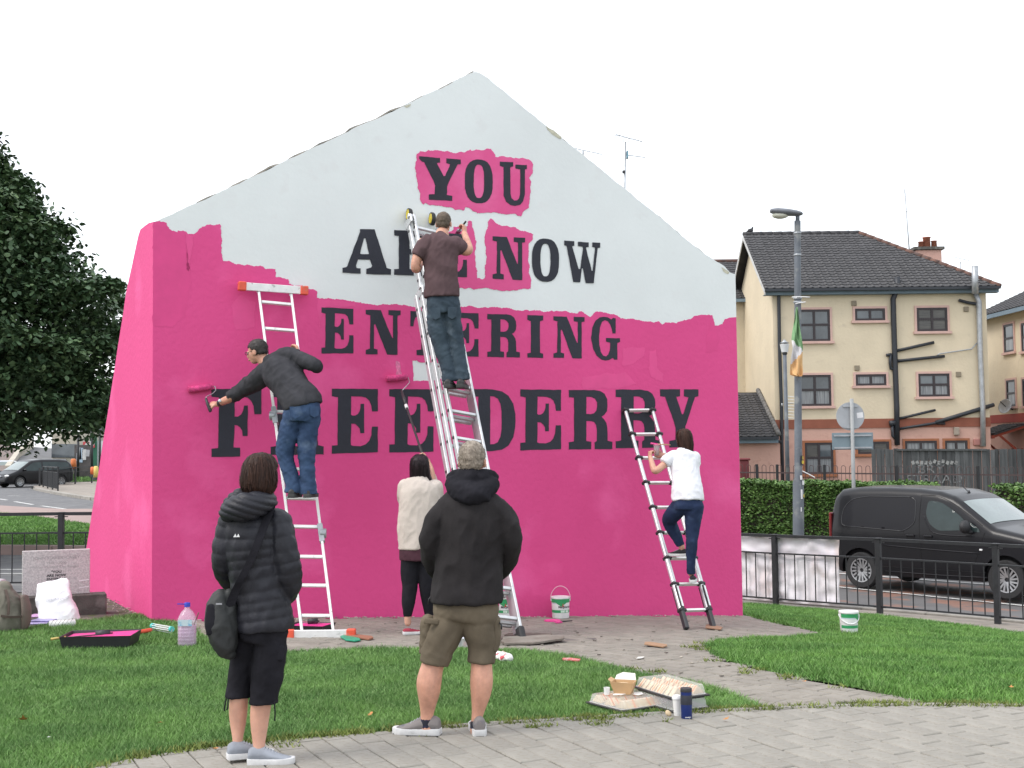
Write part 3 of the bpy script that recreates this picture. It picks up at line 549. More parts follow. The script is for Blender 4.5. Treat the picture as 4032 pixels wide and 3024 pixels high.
# ---------------------------------------------------------------- slab serif letters
Gl = {
'E': [[(0,1),(1,1),(1,.65),(.875,.65),(.855,.74),(.81,.82),(.74,.865),(.64,.88),(.42,.885),(.41,.60),(.44,.585),(.50,.585),(.56,.61),(.60,.66),(.615,.70),(.62,.77),(.70,.77),(.70,.31),(.61,.31),(.60,.38),(.56,.42),(.50,.455),(.42,.46),(.41,.13),(.45,.115),(.62,.11),(.73,.135),(.81,.19),(.855,.28),(.87,.41),(1,.41),(1,.01),(0,0),(0,.125),(.12,.13),(.13,.87),(0,.885)]],
'F': [[(0,1),(1,1),(1,.62),(.86,.62),(.84,.74),(.79,.82),(.72,.865),(.62,.88),(.46,.885),(.46,.59),(.53,.59),(.59,.62),(.63,.67),(.65,.75),(.73,.75),(.72,.30),(.62,.30),(.61,.38),(.57,.43),(.52,.46),(.46,.465),(.44,.135),(.57,.13),(.57,.0),(0,0),(0,.12),(.13,.13),(.15,.87),(0,.885)]],
'D': [[(0,1),(.45,1),(.68,.97),(.84,.90),(.95,.77),(1,.60),(1,.40),(.95,.22),(.84,.09),(.68,.02),(.45,0),(0,0),(0,.12),(.12,.125),(.12,.875),(0,.88)],[(.40,.89),(.49,.885),(.58,.85),(.64,.77),(.67,.64),(.67,.36),(.64,.23),(.58,.14),(.49,.115),(.40,.11)]],
'R': [[(0,1),(.58,1),(.72,.98),(.82,.93),(.88,.84),(.89,.73),(.87,.64),(.81,.575),(.75,.545),(.81,.50),(.86,.44),(.88,.36),(.89,.14),(1,.12),(1,0),(.59,0),(.59,.11),(.64,.14),(.64,.34),(.625,.41),(.58,.455),(.52,.47),(.40,.475),(.40,.14),(.51,.125),(.51,0),(0,0),(0,.12),(.12,.135),(.12,.87),(0,.875)],[(.40,.885),(.52,.88),(.60,.85),(.645,.79),(.65,.72),(.63,.65),(.58,.605),(.50,.59),(.40,.595)]],
'Y': [[(0,1),(.50,1),(.50,.89),(.42,.875),(.44,.83),(.58,.58),(.62,.58),(.72,.80),(.74,.87),(.65,.89),(.65,1),(1,1),(1,.89),(.92,.875),(.72,.45),(.67,.34),(.66,.13),(.79,.115),(.79,0),(.23,0),(.23,.12),(.37,.135),(.38,.34),(.35,.43),(.12,.87),(.06,.89),(0,.95)]],
'Z': [[(0,1),(.52,1),(.52,.88),(.42,.87),(.57,.57),(.60,.57),(.74,.86),(.62,.88),(.62,1),(1,1),(1,.88),(.91,.865),(.72,.48),(.66,.36),(.66,.12),(.80,.11),(.80,0),(.24,0),(.24,.11),(.40,.13),(.40,.34),(.36,.44),(.13,.87),(0,.88)]],
'O': [ov(2.5), [(.5+(x-.5)*.37, .5+(y-.5)*.76) for x, y in ov(2.6)]],
'U': [[(0,1),(.49,1),(.49,.90),(.40,.885),(.385,.86),(.39,.28),(.43,.18),(.53,.125),(.64,.13),(.71,.18),(.745,.28),(.75,.84),(.57,.855),(.57,.945),(1,.945),(1,.855),(.93,.84),(.915,.26),(.86,.12),(.74,.03),(.56,0),(.38,.02),(.23,.10),(.14,.23),(.13,.88),(0,.905)]],
'A': [[(.36,1),(.66,1),(.91,.15),(1,.12),(1,0),(.49,.02),(.49,.13),(.59,.16),(.61,.20),(.565,.33),(.32,.34),(.28,.20),(.29,.15),(.37,.14),(.37,.03),(0,.05),(0,.15),(.08,.17),(.10,.20),(.355,.93)],[(.44,.80),(.47,.80),(.545,.46),(.53,.45),(.37,.455),(.36,.47)]],
'N': [[(0,1),(.43,1),(.76,.37),(.78,.38),(.78,.88),(.65,.895),(.65,1),(1,1),(1,.895),(.91,.88),(.91,0),(.61,0),(.27,.68),(.235,.67),(.235,.13),(.34,.11),(.34,0),(0,0),(0,.10),(.12,.13),(.13,.88),(0,.90)]],
'T': [[(0,1),(1,1),(1,.65),(.90,.65),(.88,.77),(.83,.85),(.75,.88),(.64,.885),(.64,.13),(.80,.115),(.80,0),(.20,0),(.20,.115),(.36,.13),(.36,.885),(.25,.88),(.17,.85),(.12,.77),(.10,.65),(0,.65)]],
'I': [[(0,1),(1,1),(1,.89),(.80,.865),(.80,.12),(1,.10),(1,0),(0,0),(0,.10),(.22,.12),(.22,.865),(0,.89)]],
'G': [[(.85,.97),(.85,.62),(.74,.62),(.72,.72),(.66,.83),(.58,.90),(.48,.92),(.38,.88),(.31,.75),(.28,.55),(.29,.35),(.34,.18),(.42,.10),(.52,.08),(.60,.13),(.65,.22),(.66,.35),(.66,.40),(.52,.425),(.52,.51),(1,.51),(1,.425),(.91,.40),(.91,.01),(.80,.01),(.76,.05),(.62,0),(.50,-.01),(.36,.01),(.20,.09),(.08,.25),(.01,.50),(.05,.73),(.16,.90),(.30,.98),(.44,1),(.58,.99),(.70,.94),(.76,.98)]],
'W': [[(0,1),(.28,.985),(.28,.875),(.22,.86),(.40,.33),(.44,.33),(.52,.83),(.50,.86),(.38,.87),(.38,.97),(.68,.96),(.68,.855),(.60,.84),(.76,.29),(.79,.29),(.855,.84),(.78,.855),(.78,.96),(1,.955),(1,.845),(.93,.83),(.82,0),(.60,0),(.515,.34),(.49,.34),(.44,.02),(.25,.02),(.07,.86),(0,.885)]],
}
def letter(ch, reg, x0, x1, t0, t1, b0, b1):
    c = zc(reg, [(x0, t0), (x1, t1), (x1, b1), (x0, b0)]); c = [Vector(w2(*p)) for p in c]
    def q(u, v): return (c[0]*(1-u)+c[1]*u)*v+(c[3]*(1-u)+c[2]*u)*(1-v)
    loops = []
    for lp in Gl[ch]:
        pts = [tuple(q(u, v)) for u, v in lp]
        if ch in 'ODGU':   # chaikin once for round strokes
            pass
        loops.append(rough(pts, .0028, .03, 12, random.random()*9))
    prism_w('painted_letter', loops[0], .0075, 0, M['letter'], holes=loops[1:])
for L_ in [('Y', ZA, 645, 947, 177, 200, 488, 502), ('O', ZA, 975, 1180, 196, 202, 515, 521), ('U', ZA, 1230, 1427, 216, 222, 534, 540),
 ('A', ZA, 88, 440, 702, 708, 1038, 1036), ('R', ZA, 463, 740, 710, 728, 1036, 1046), ('E', ZA, 775, 992, 732, 742, 1048, 1057), ('N', ZA, 1178, 1413, 757, 768, 1064, 1076), ('O', ZA, 1462, 1660, 770, 776, 1082, 1090), ('W', ZA, 1697, 1958, 786, 790, 1094, 1098),
 ('E', ZB, 155, 452, 143, 156, 573, 576), ('N', ZB, 567, 893, 166, 172, 580, 586), ('T', ZB, 984, 1265, 176, 186, 588, 594), ('E', ZB, 1325, 1620, 192, 199, 600, 606), ('R', ZC, 38, 308, 119, 124, 475, 480), ('I', ZC, 370, 501, 129, 132, 481, 484), ('N', ZC, 586, 844, 137, 146, 482, 488), ('G', ZC, 896, 1138, 138, 146, 498, 502),
 ('F', ZD, 65, 460, 104, 100, 642, 636), ('R', ZD, 533, 953, 100, 100, 626, 622), ('E', ZD, 1018, 1382, 102, 104, 616, 610), ('E', ZD, 1472, 1822, 104, 106, 607, 605), ('D', ZB, 1570, 1963, 905, 912, 1485, 1482), ('E', ZC, 312, 649, 744, 748, 1250, 1245), ('R', ZC, 713, 1075, 748, 748, 1243, 1238), ('R', ZC, 1102, 1472, 746, 746, 1233, 1228), ('Z', ZC, 1470, 1788, 743, 744, 1226, 1222)]: letter(*L_)
# crumbs of plaster along the foot of the wall
mb = MB()
for i in range(300):
    s_ = random.random(); left = random.random() < .3
    if left: p = WA+wd*(s_*3.2)+wn*random.uniform(.01, .20)*(1-.3*random.random())
    else: p = WA+WE*(s_*WLEN)+WN*abs(random.gauss(.03, .05))
    r = random.uniform(.004, .012); z = g(p.x, p.y)+.014; R = Matrix.Rotation(random.uniform(0, 6), 3, 'Z')
    mb.box((p.x, p.y, z+r*.3), (r*2, r*1.4, r*.8), R)
mb.build('plaster_crumbs', mat('plaster_crumbs', (.45, .40, .36), .95, var=.4, vs=30, island=.35), None, label='flakes of plaster along the foot of the pink wall', cat='debris', kind='stuff')
mb = MB()
for i in range(240):
    px = random.uniform(1200, 3100); py = random.uniform(2450, 2700); p = hit(px, py); r = random.uniform(.004, .013)
    if in_poly([p.xy], lawnL)[0] or in_poly([p.xy], lawnR)[0]: continue
    mb.box((p.x, p.y, p.z+.02), (r*2.6, r*1.6, r*.5), Matrix.Rotation(random.uniform(0, 6), 3, 'Z'))
mb.build('litter_specks', mat('litter_specks', (.35, .32, .27), .9, col2=(.08, .06, .05), vs=2, island=.6), None, label='small flakes and crumbs scattered over the paved path', cat='debris', kind='stuff')

# ================================================================ LADDERS
def rail_ladder(name, label, bL, bR, tL, tR, rungs, sw=.026, sd=.062, rw=.03, rh=.032, m='alu', group=None):
    """bL.. are world points of the two stiles; rungs: fractions"""
    o = thing(name, label, 'ladder', tuple((bL+bR)/2), group=group)
    ax = (bR-bL).normalized(); nrm = ax.cross((tL-bL).normalized())
    for a, b in ((bL, tL), (bR, tR)):
        mb = MB(); mb.beam(a, b, sw, sd, side=ax); keep(bevel(mb.build('stile', M[m]), .003), o)
    for s_ in rungs:
        p = bL.lerp(tL, s_); q = bR.lerp(tR, s_); mb = MB(); mb.beam(p+ax*sw/2, q-ax*sw/2, rh, rw, side=nrm); keep(bevel(mb.build('rung', M[m]), .003), o)
    return o, ax, nrm
LG = 'aluminium ladders leaning on the wall'
# left ladder
bL, bR = hit(1191, 2512), hit(1322, 2505); bL.z += .03; bR.z += .03; bR.y = bL.y+.02
def wallat(px, py, off): return wallP(px, py, off)
tL, tR = wallat(1017, 1130, .07), wallat(1145, 1142, .07)
fr = [frac_at(bR, tR, y) for y in (2425, 2306, 2193, 2075, 1964, 1850, 1738, 1627, 1518, 1410, 1303, 1200)]
l1, ax1, nr1 = rail_ladder('ladder', 'aluminium ladder with red ended stabiliser bars, under the man in the grey sweater', bL, bR, tL, tR, fr, m='alu_white', group=LG)
for (pa, pb, nm) in (((1126, 2518), (1400, 2503), 'foot_bar'), ((939, 1126), (1211, 1145), 'top_bar')):
    if nm == 'foot_bar':
        a = at(*pa, bL.y-.05); b = at(*pb, bL.y-.03); a.z = b.z = (a.z+b.z)/2+.03; a.y = b.y = bL.y-.055; d_ = (b-a).normalized(); hz_ = .085
    else:
        a = wallat(*pa, .12); b = wallat(*pb, .12); d_ = (b-a).normalized(); hz_ = .082
    mb = MB(); mb.beam(a+d_*.07, b-d_*.07, hz_, .035, side=(0, 0, 1)); keep(bevel(mb.build(nm, M['alu_white']), .004), l1)
    for e, sg in ((a, 1), (b, -1)):
        mb = MB(); mb.beam(e-d_*sg*.005, e+d_*sg*.078, hz_+.012, .07, side=(0, 0, 1)); keep(bevel(mb.build('end_cap', M['orangered']), .008), l1)
    for k in (0, 1):
        p = (bL, bR)[k] if nm == 'foot_bar' else (tL, tR)[k]
        mb = MB(); mb.beam(p-nr1*.0+Vector((0, 0, -.035 if nm == 'foot_bar' else -.06)), p+Vector((0, 0, .0)), .032, .04, side=ax1)
        keep(mb.build('stile_plug', M['orangered'] if nm == 'foot_bar' else M['alu']), l1)
for k, fr_ in ((0, .60), (1, .268), (0, .268), (1, .60)):
    p = (bL, bR)[k].lerp((tL, tR)[k], fr_); sg = -1 if k == 0 else 1
    mb = MB(); mb.lathe([(.001, -.03), (.045, -.03), (.048, -.02), (.048, .02), (.045, .03), (.001, .03)], p+ax1*sg*.02, 16, Matrix((nr1, nr1.cross(ax1), ax1)).transposed())
    mb.beam(p-(tL-bL).normalized()*.09, p+(tL-bL).normalized()*.09, .05, .07, side=ax1); keep(bevel(mb.build('hinge', M['steel']), .002), l1)
# middle triple ladder
bR2 = hit(2053, 2528); bR2.z += .05; bL2 = at(1936, 2500, bR2.y-.10); bL2.z = bR2.z
tR2 = wallat(1722, 872, .16); tL2 = wallat(1630, 850, .17)
bL2 = bR2-(tR2-tL2).normalized()*.30
tL2 = tR2-(tR2-tL2).normalized()*.28
FR2 = [frac_at(bR2, tR2, y) for y in (2437, 2319, 2195, 2075, 1960, 1850, 1742, 1636, 1530, 1424, 1319, 1215, 1112, 1012, 918)]
l2, ax2, n2 = rail_ladder('extension_ladder', 'tall triple section extension ladder with wheels, under the man in the brown shirt', bL2, bR2, tL2, tR2, FR2, m='alu', group=LG)
up2 = (tL2-bL2).normalized(); n2 = n2 if n2.dot(WN) > 0 else -n2
for sec, (f0, f1) in ((1, (.03, .99)), (2, (.02, .792))):
    off = -n2*(.062*sec)-up2*.02; mm = 'alu'
    for a, b in ((bL2, tL2), (bR2, tR2)):
        w_ = ax2*(-.040*sec if a is bL2 else .012*sec)
        mb = MB(); mb.beam(a.lerp(b, f0)+off+w_, a.lerp(b, f1)+off+w_, .032, .062, side=ax2); keep(bevel(mb.build('stile', M[mm]), .003), l2)
    for f in FR2:
        if f0 < f < f1-.01:
            mb = MB(); mb.beam(bL2.lerp(tL2, f)+off+ax2*.01, bR2.lerp(tR2, f)+off-ax2*.01, .03, .028, side=n2); keep(mb.build('rung', M[mm]), l2)
# rung rivets on the outer faces
mb = MB()
for sec in (0, 1, 2):
    for f in FR2:
        if sec == 2 and f > .79: continue
        for a, b, sg in ((bL2, tL2, -1), (bR2, tR2, 1)):
            p = a.lerp(b, f)-n2*.062*sec-(up2*.02 if sec else Vector())+ax2*sg*((.040 if sg < 0 else .012)*sec+.017); mb.box(p, (.006, .026, .026), Matrix((ax2, n2, up2)).transposed())
keep(mb.build('rung_rivets', M['dark'], kind='stuff'), l2)
for a, b, f in ((bL2, tL2, 0), (bR2, tR2, 0)):
    p = a; mb = MB(); mb.beam(p-up2*.06, p+up2*.09, .06, .09, side=ax2); keep(bevel(mb.build('rubber_foot', M['blackrub']), .012), l2)
for f, offn in ((.792, .124), (.985, .062)):
    for a, b, sg in ((bL2, tL2, -1), (bR2, tR2, 1)):
        p = a.lerp(b, f)-n2*(offn*.6)+ax2*(-.05 if sg < 0 else .02); mb = MB(); mb.beam(p-up2*.05, p+up2*.05, .022, .17, side=ax2); mb.beam(p+up2*.02+n2*.05, p+up2*.06+n2*.05, .05, .05, side=ax2); keep(bevel(mb.build('guide_bracket', M['alu']), .004), l2)
M['yellow'] = mat('yellow_plastic', (.68, .55, .05), .5, var=.1, vs=20)
def wheel_at(c):
    R = Matrix((WN, Vector((0, 0, 1)), -ax2)).transposed()
    mb = MB(); mb.lathe([(.03, -.022), (.066, -.022), (.072, -.012), (.072, .012), (.066, .022), (.03, .022)], c, 28, R); o = keep(autosmooth(mb.build('wheel', M['blackrub'])), l2)
    for sg in (-1, 1):
        mb = MB(); mb.lathe([(.0001, .026), (.014, .026), (.016, .021), (.048, .021), (.052, .026), (.056, .0222)], c, 24, R@Matrix.Diagonal((1, 1, sg)))
        q = autosmooth(mb.build('hub', M['yellow'])); q.parent = o
wheel_at(wallat(1612, 846, .078)); wheel_at(wallat(1702, 862, .078))
# right telescopic ladder
bL3, bR3 = hit(2704, 2486), hit(2810, 2482); bL3.z += .02; bR3.z += .02
tL3, tR3 = wallat(2462, 1614, .05), wallat(2569, 1614, .05)
l3 = thing('telescopic_ladder', 'telescopic ladder with black collars under the woman in the white shirt', 'ladder', tuple((bL3+bR3)/2), group=LG)
ax3 = (bR3-bL3).normalized(); n3 = ax3.cross((tL3-bL3).normalized()); up3 = (tL3-bL3).normalized()
ry = [2402, 2299, 2197, 2096, 1996, 1899, 1801, 1708, 1614]
N3 = len(ry); frs = [frac_at(bL3, tL3, y+2) for y in ry]
for a, b in ((bL3, tL3), (bR3, tR3)):
    rr = .030
    for i in range(1, N3):
        mb = MB(); mb.tube([a.lerp(b, frs[i-1]), a.lerp(b, frs[i])], rr, 14); keep(autosmooth(mb.build('tube_section', M['alu'])), l3); rr -= .0014
    mb = MB(); mb.beam(a-up3*.0, a.lerp(b, frs[0]), .052, .06, side=ax3); keep(bevel(mb.build('black_boot', M['dark']), .01), l3)
    mb = MB(); mb.beam(a.lerp(b, frs[0]), a.lerp(b, frs[1]-.01), .040, .080, side=ax3); keep(bevel(mb.build('black_sheath', M['dark']), .004), l3)
    fn = n3 if n3.y < 0 else -n3
    mb = MB(); mb.beam(a.lerp(b, frs[0]+.01)+fn*.0425, a.lerp(b, frs[1]-.015)+fn*.0425, .022, .003, side=ax3); keep(mb.build('sticker', mat('ladder_sticker', (.75, .76, .76), .5, col2=(.35, .5, .6), mix=(.30, .42), vs=55)), l3)
for i, f in enumerate(frs):
    p, q = bL3.lerp(tL3, f), bR3.lerp(tR3, f); mb = MB(); mb.beam(p+ax3*.03, q-ax3*.03, .024, .042, side=up3); keep(bevel(mb.build('rung', M['alu_white']), .003), l3)
    for e, sg in ((p, 1), (q, -1)):
        mb = MB(); mb.beam(e-up3*.018, e+up3*.018, .072, .072, side=ax3); mb.beam(e+ax3*sg*.03, e+ax3*sg*.062, .03, .05, side=up3); keep(bevel(mb.build('collar', M['dark']), .008), l3)
# ================================================================ PEOPLE
def fuse(mb, name, vox=.01, sm=2, fac=.5):
    me = mb.mesh(name, True); o = bpy.data.objects.new('tmp', me); C.objects.link(o)
    r = o.modifiers.new('r', 'REMESH'); r.mode = 'VOXEL'; r.voxel_size = vox; r.use_smooth_shade = True
    if sm: s = o.modifiers.new('s', 'SMOOTH'); s.iterations = sm; s.factor = fac
    dg = bpy.context.evaluated_depsgraph_get(); dg.update(); out = bpy.data.meshes.new_from_object(o.evaluated_get(dg)); out.name = name
    bpy.data.objects.remove(o); bpy.data.meshes.remove(me); return out
def displace(me, fn):
    n = len(me.vertices); co = np.empty(n*3); me.vertices.foreach_get('co', co); co = co.reshape(-1, 3); no = np.empty(n*3); me.vertex_normals.foreach_get('vector', no); no = no.reshape(-1, 3)
    d = np.array([fn(a, b) for a, b in zip(co.tolist(), no.tolist())]); co += no*d[:, None]; me.vertices.foreach_set('co', co.ravel()); me.update()
def cloth_fn(amp, sc=7.0, az=1.0, seed=0, fine=.35, diag=.6):
    N = noise.noise
    def f(p, n):
        x, y, z = p; w = N((x*2+seed, y*2, z*2))*.5; u = (x*sc+w*2+seed, y*sc*.6, (z+x*diag)*sc*az+w*2)
        a = 1-abs(N(u))*2.6; b = 1-abs(N((x*sc*2.3-seed, y*sc*2, (z-x*diag)*sc*2.1*az)))*2.6
        return amp*(max(-.6, a)*.75+max(-.6, b)*fine)
    return f
def cr(p0, p1, p2, p3, t):
    return tuple(.5*((2*b)+(c-a)*t+(2*a-5*b+4*c-d)*t*t+(-a+3*b-3*c+d)*t*t*t) for a, b, c, d in zip(p0, p1, p2, p3))
def resample(P, k=4):
    out = []; n = len(P)
    for i in range(n-1):
        p0, p1, p2, p3 = P[max(0, i-1)], P[i], P[i+1], P[min(n-1, i+2)]
        for j in range(k): out.append(cr(p0, p1, p2, p3, j/k))
    out.append(tuple(P[-1])); return out
class Fig:
    def __init__(s, Y, name, label, gx, gy, group=None):
        s.Y = Y; p = at(gx, gy, Y); s.o = thing('person', label, 'person', (p.x, p.y, g(p.x, p.y)), group); s.body = MB()
    def P(s, px, py, dy=0): return at(px, py, s.Y+dy)
    def limb(s, mb, pts, n=16, k=4, round_=True, quilt=None, flatx=True):
        Q = []
        for p in pts:
            if len(p) == 4: p = (*p, p[3])
            c = s.P(*p[:3]); sc = (s.Y+p[2])/FPX; Q.append((c.x, c.y, c.z, p[3]*sc, p[4]*sc))
        Q = resample(Q, k)
        if quilt:
            per, amp = quilt; L = 0; dense = []
            for a, b in zip(Q, Q[1:]):
                d = (Vector(b[:3])-Vector(a[:3])).length; m = max(1, int(d/.007))
                for j in range(m):
                    t = j/m; q = [a[i]*(1-t)+b[i]*t for i in range(5)]; l = L+d*t; bu = amp*(abs(sin(pi*(l+.010*sin(l*23))/per))**.5-.6); q[3] += bu; q[4] += bu; dense.append(tuple(q))
                L += d
            Q = dense+[Q[-1]]
        R = []; m = len(Q)
        def ring(c, t, rx, ry):
            ref = Vector((1, 0, 0)) if abs(t.x) < .8 else Vector((0, 0, 1))
            x = (ref-t*ref.dot(t)).normalized(); y = t.cross(x)
            return [c+x*cos(a)*rx+y*sin(a)*ry for a in [2*pi*j/n for j in range(n)]]
        refx = None
        for i, q in enumerate(Q):
            t = (Vector(Q[min(i+1, m-1)][:3])-Vector(Q[max(i-1, 0)][:3])).normalized(); c = Vector(q[:3])
            if refx is None: refx = Vector((1, 0, 0)) if abs(t.x) < .8 else Vector((0, 0, 1))
            x = (refx-t*refx.dot(t)).normalized(); y = t.cross(x); refx = x if abs(q[3]-q[4]) < 1e-6 else refx
            mk = lambda cc, k_: [cc+x*cos(a)*q[3]*k_+y*sin(a)*q[4]*k_ for a in [2*pi*j/n for j in range(n)]]
            if round_ and i == 0: rr = min(q[3], q[4]); R += [mk(c-t*rr*.75, .35), mk(c-t*rr*.45, .8)]
            R.append(mk(c, 1))
            if round_ and i == m-1 and (mb is s.body or round_ == 2): rr = min(q[3], q[4]); R += [mk(c+t*rr*.45, .8), mk(c+t*rr*.75, .35)]
        mb.rings(R); return s
    def ell(s, mb, c, r, R=None, n=14):
        R = R or Matrix.Identity(3); prof = [(sin(pi*i/9), -cos(pi*i/9)) for i in range(10)]; prof[0] = (.02, -1); prof[-1] = (.02, 1)
        rings = [[Vector(c)+R@Vector((pr*cos(a)*r[0], pr*sin(a)*r[1], z*r[2])) for a in [2*pi*j/n for j in range(n)]] for pr, z in prof]
        mb.rings(rings); return s
    def head(s, px, py, dy, H=.23, yaw=0, tilt=0, roll=0):
        """yaw: 0 looks away from the viewer, 90 to the right; tilt>0 looks down"""
        R = Matrix.Rotation(-radians(yaw), 3, 'Z')@Matrix.Rotation(radians(roll), 3, 'Y')@Matrix.Rotation(-radians(tilt), 3, 'X'); c = s.P(px, py, dy); k = H/.23; s.hc, s.hR, s.hk = c, R, k
        def e(x, y, z, a, b, d): s.ell(s.body, c+R@Vector((x, y, z))*k, (a*k, b*k, d*k), R)
        e(0, -.012, .030, .074, .094, .084); e(0, .030, -.025, .060, .060, .078); e(0, .040, -.078, .042, .042, .034); e(0, .094, -.022, .012, .020, .024); e(0, .086, .012, .040, .014, .012)
        e(0, .088, -.062, .024, .014, .012)
        for sg in (-1, 1): e(sg*.076, -.002, -.012, .010, .022, .033)
        return s
    def L(s, x, y, z): return s.hc+s.hR@Vector((x, y, z))*s.hk
    def eyes(s):
        for sg in (-1, 1):
            mb = MB(); s.ell(mb, s.L(sg*.030, .080, .000), (.013*s.hk,)*3, s.hR, 10); s.add(mb, 'eye', M['eye'], True)
        mb = MB(); s.ell(mb, s.L(0, .0985, -.063), (.022, .006, .006), s.hR, 10); s.add(mb, 'lips', M['lips'], True)
    def add(s, mb, name, m, smooth=True, **kw):
        o = mb.build(name, m, None, smooth, **kw) if isinstance(mb, MB) else link(name, mb, m, None, True, **kw)
        return keep(o, s.o)
    def cloth(s, mb, name, m, vox=.011, amp=.005, sc=7, sm=3, seed=0, az=1.0, fine=.35, fn=None, **kw):
        me = fuse(mb, name, vox, sm); displace(me, fn or cloth_fn(amp, sc, az, seed, fine)); return s.add(me, name, m, **kw)
    def finish(s, m, vox=.0075):
        me = fuse(s.body, 'body', vox, 1, .35); return s.add(me, 'body', m)
    def hand(s, mb, w, d, n, side=1, k=1.0, curl=(.5, .7, .6), spread=.0):
        w = Vector(w); d = Vector(d).normalized(); n = (Vector(n)-d*d.dot(n)).normalized(); sd_ = d.cross(n)*side
        R = []
        for t, a, b in ((-.02, .026, .020), (.0, .027, .019), (.03, .036, .018), (.06, .042, .016), (.085, .042, .013), (.095, .036, .009)):
            R.append([w+d*t*k+sd_*cos(q)*a*k+n*sin(q)*b*k for q in [2*pi*j/12 for j in range(12)]])
        mb.rings(R)
        for i, ln in enumerate((.92, 1.0, .95, .78)):
            b = w+(d*.082+sd_*(.030-.020*i))*k; ang_ = 0; pts = [b-d*.02*k, b]; dd = (d+sd_*spread*(1.5-i)*.2).normalized()
            for c_, l in zip(curl, (.040, .026, .021)):
                ang_ += c_; pts.append(pts[-1]+(dd*cos(ang_)+n*sin(ang_))*l*ln*k)
            mb.tube(pts, [.0095*k, .0095*k, .0092*k, .0085*k, .0068*k], 8)
        b = w+(d*.025+sd_*.026)*k; p1 = b+(d*.6+sd_*.55+n*.35).normalized()*.036*k; p2 = p1+(d*.7+sd_*.1+n*.7).normalized()*.030*k; p3 = p2+(d*.6-sd_*.2+n*.8).normalized()*.022*k
        mb.tube([b, p1, p2, p3], [.014*k, .0115*k, .0105*k, .008*k], 8)
    def shoe(s, heel, ang_, L=.28, kind='trainer', mu=None, ms=None, hk=1.0, pitch=0, name='shoe'):
        """heel: world point at the ground under the heel; ang_: direction of the toe, degrees from +X"""
        a = radians(ang_); R = Matrix.Rotation(a, 3, 'Z')@Matrix.Rotation(radians(-pitch), 3, 'Y'); k = L/.28; up = MB(); so_ = MB(); heel = Vector(heel)
        st = [(0, .024, .066), (.02, .031, .078), (.10, .036, .088), (.22, .037, .090), (.34, .038, .086), (.46, .041, .074), (.60, .045, .058), (.75, .046, .046), (.88, .040, .038), (.96, .028, .030), (1.0, .014, .022)]
        rg = []
        for t, w, h in st:
            h = .022+(h-.022)*hk; x = t*.27*k
            rg.append([heel+R@Vector((x, cos(q)*w*k*(1-.25*max(0, sin(q))), (.016+(h-.016)*(.5+.5*sin(q)))*k)) for q in [2*pi*j/16 for j in range(16)]])
        up.rings(rg); out = []
        for t, w, h in st: out.append((t*.27*k, w*k+.004))
        o2 = [(x, w) for x, w in out]+[(x, -w) for x, w in out[::-1]]
        o2 = [(-.006*k, .018*k), (-.006*k, -.018*k)][::-1]*0+o2
        v = [heel+R@Vector((x-.003 if i in (0, len(o2)-1) else x, y, 0)) for i, (x, y) in enumerate(o2)]; n = len(v)
        v2 = [p+R@Vector((0, 0, .030*k+.012*k*abs(o2[i][0]/(.27*k)-.5))) for i, p in enumerate(v)]
        so_.add(v+v2, [tuple(range(n))[::-1], tuple(range(n, 2*n))]+[(i, (i+1) % n, (i+1) % n+n, i+n) for i in range(n)])
        me = fuse(up, name, .0055, 2); o = s.add(me, name, mu); q = so_.build('sole', ms); bevel(q, .004, 2); q.data.shade_smooth(); q.data.set_sharp_from_angle(angle=radians(50)); q.parent = o
        if kind in ('trainer', 'canvas'):
            mb = MB(); nl = 5
            for i in range(nl):
                t = .36+i*.06; x = t*.27*k; h = np.interp(t, [q_[0] for q_ in st], [q_[2] for q_ in st]); h = (.022+(h-.022)*hk)*k
                mb.tube([heel+R@Vector((x-.003, -.020*k, h-.006)), heel+R@Vector((x, 0, h+.003)), heel+R@Vector((x+.004, .020*k, h-.006))], .0022, 5)
            mb.tube([heel+R@Vector((.085*k, .0, (.022+.066*hk)*k)), heel+R@Vector((.07*k, .025, (.022+.075*hk)*k)), heel+R@Vector((.06*k, .03, (.022+.05*hk)*k))], .002, 5)
            l = mb.build('laces', M['lace'], kind='stuff'); l.parent = o
        return o
    def shoe_at(s, px, Y, z, ang_, L, *a, **k):
        p = at(px, 2000, Y); d = Vector((cos(radians(ang_)), sin(radians(ang_)), 0)); hp = Vector((p.x, Y, z))-d*.062*L/.28
        return s.shoe(hp, ang_, L, *a, **k)
    def hair_rings(s, rings, m, name='hair', strands=200, sl=(.3, 1.0), sw=.0035, open_=True, amp=.004, face=.05):
        """rings: (z, cy, rx, ry) in head space, top to bottom"""
        def pt(i, a, k_=1.0):
            t = max(0, min(len(rings)-1.001, i)); j = int(t); f = t-j; A, B = rings[j], rings[j+1]; z, cy, rx, ry = [A[q]*(1-f)+B[q]*f for q in range(4)]
            x, y = cos(a)*rx*k_, sin(a)*ry*k_
            if open_ and z < face and sin(a) > .15: w = min(1, (sin(a)-.15)/.35)*min(1, (face-z)/.03); x *= 1-.25*w; y *= 1-.45*w
            return s.L(x, cy+y, z)
        mb = MB(); n = 28; K = (len(rings)-1)*3
        mb.rings([[pt(i/3, 2*pi*j/n) for j in range(n)] for i in range(K+1)])
        me = fuse(mb, name, .0075, 1); Ni = s.hR.inverted(); hc = s.hc
        def f(p, nn):
            q = Ni@(Vector(p)-hc); a = math.atan2(q.y, q.x); return amp*(noise.noise((a*9, q.z*5, 1))*1.1+noise.noise((a*24, q.z*8, 4))*.6)
        displace(me, f); o = s.add(me, name, m)
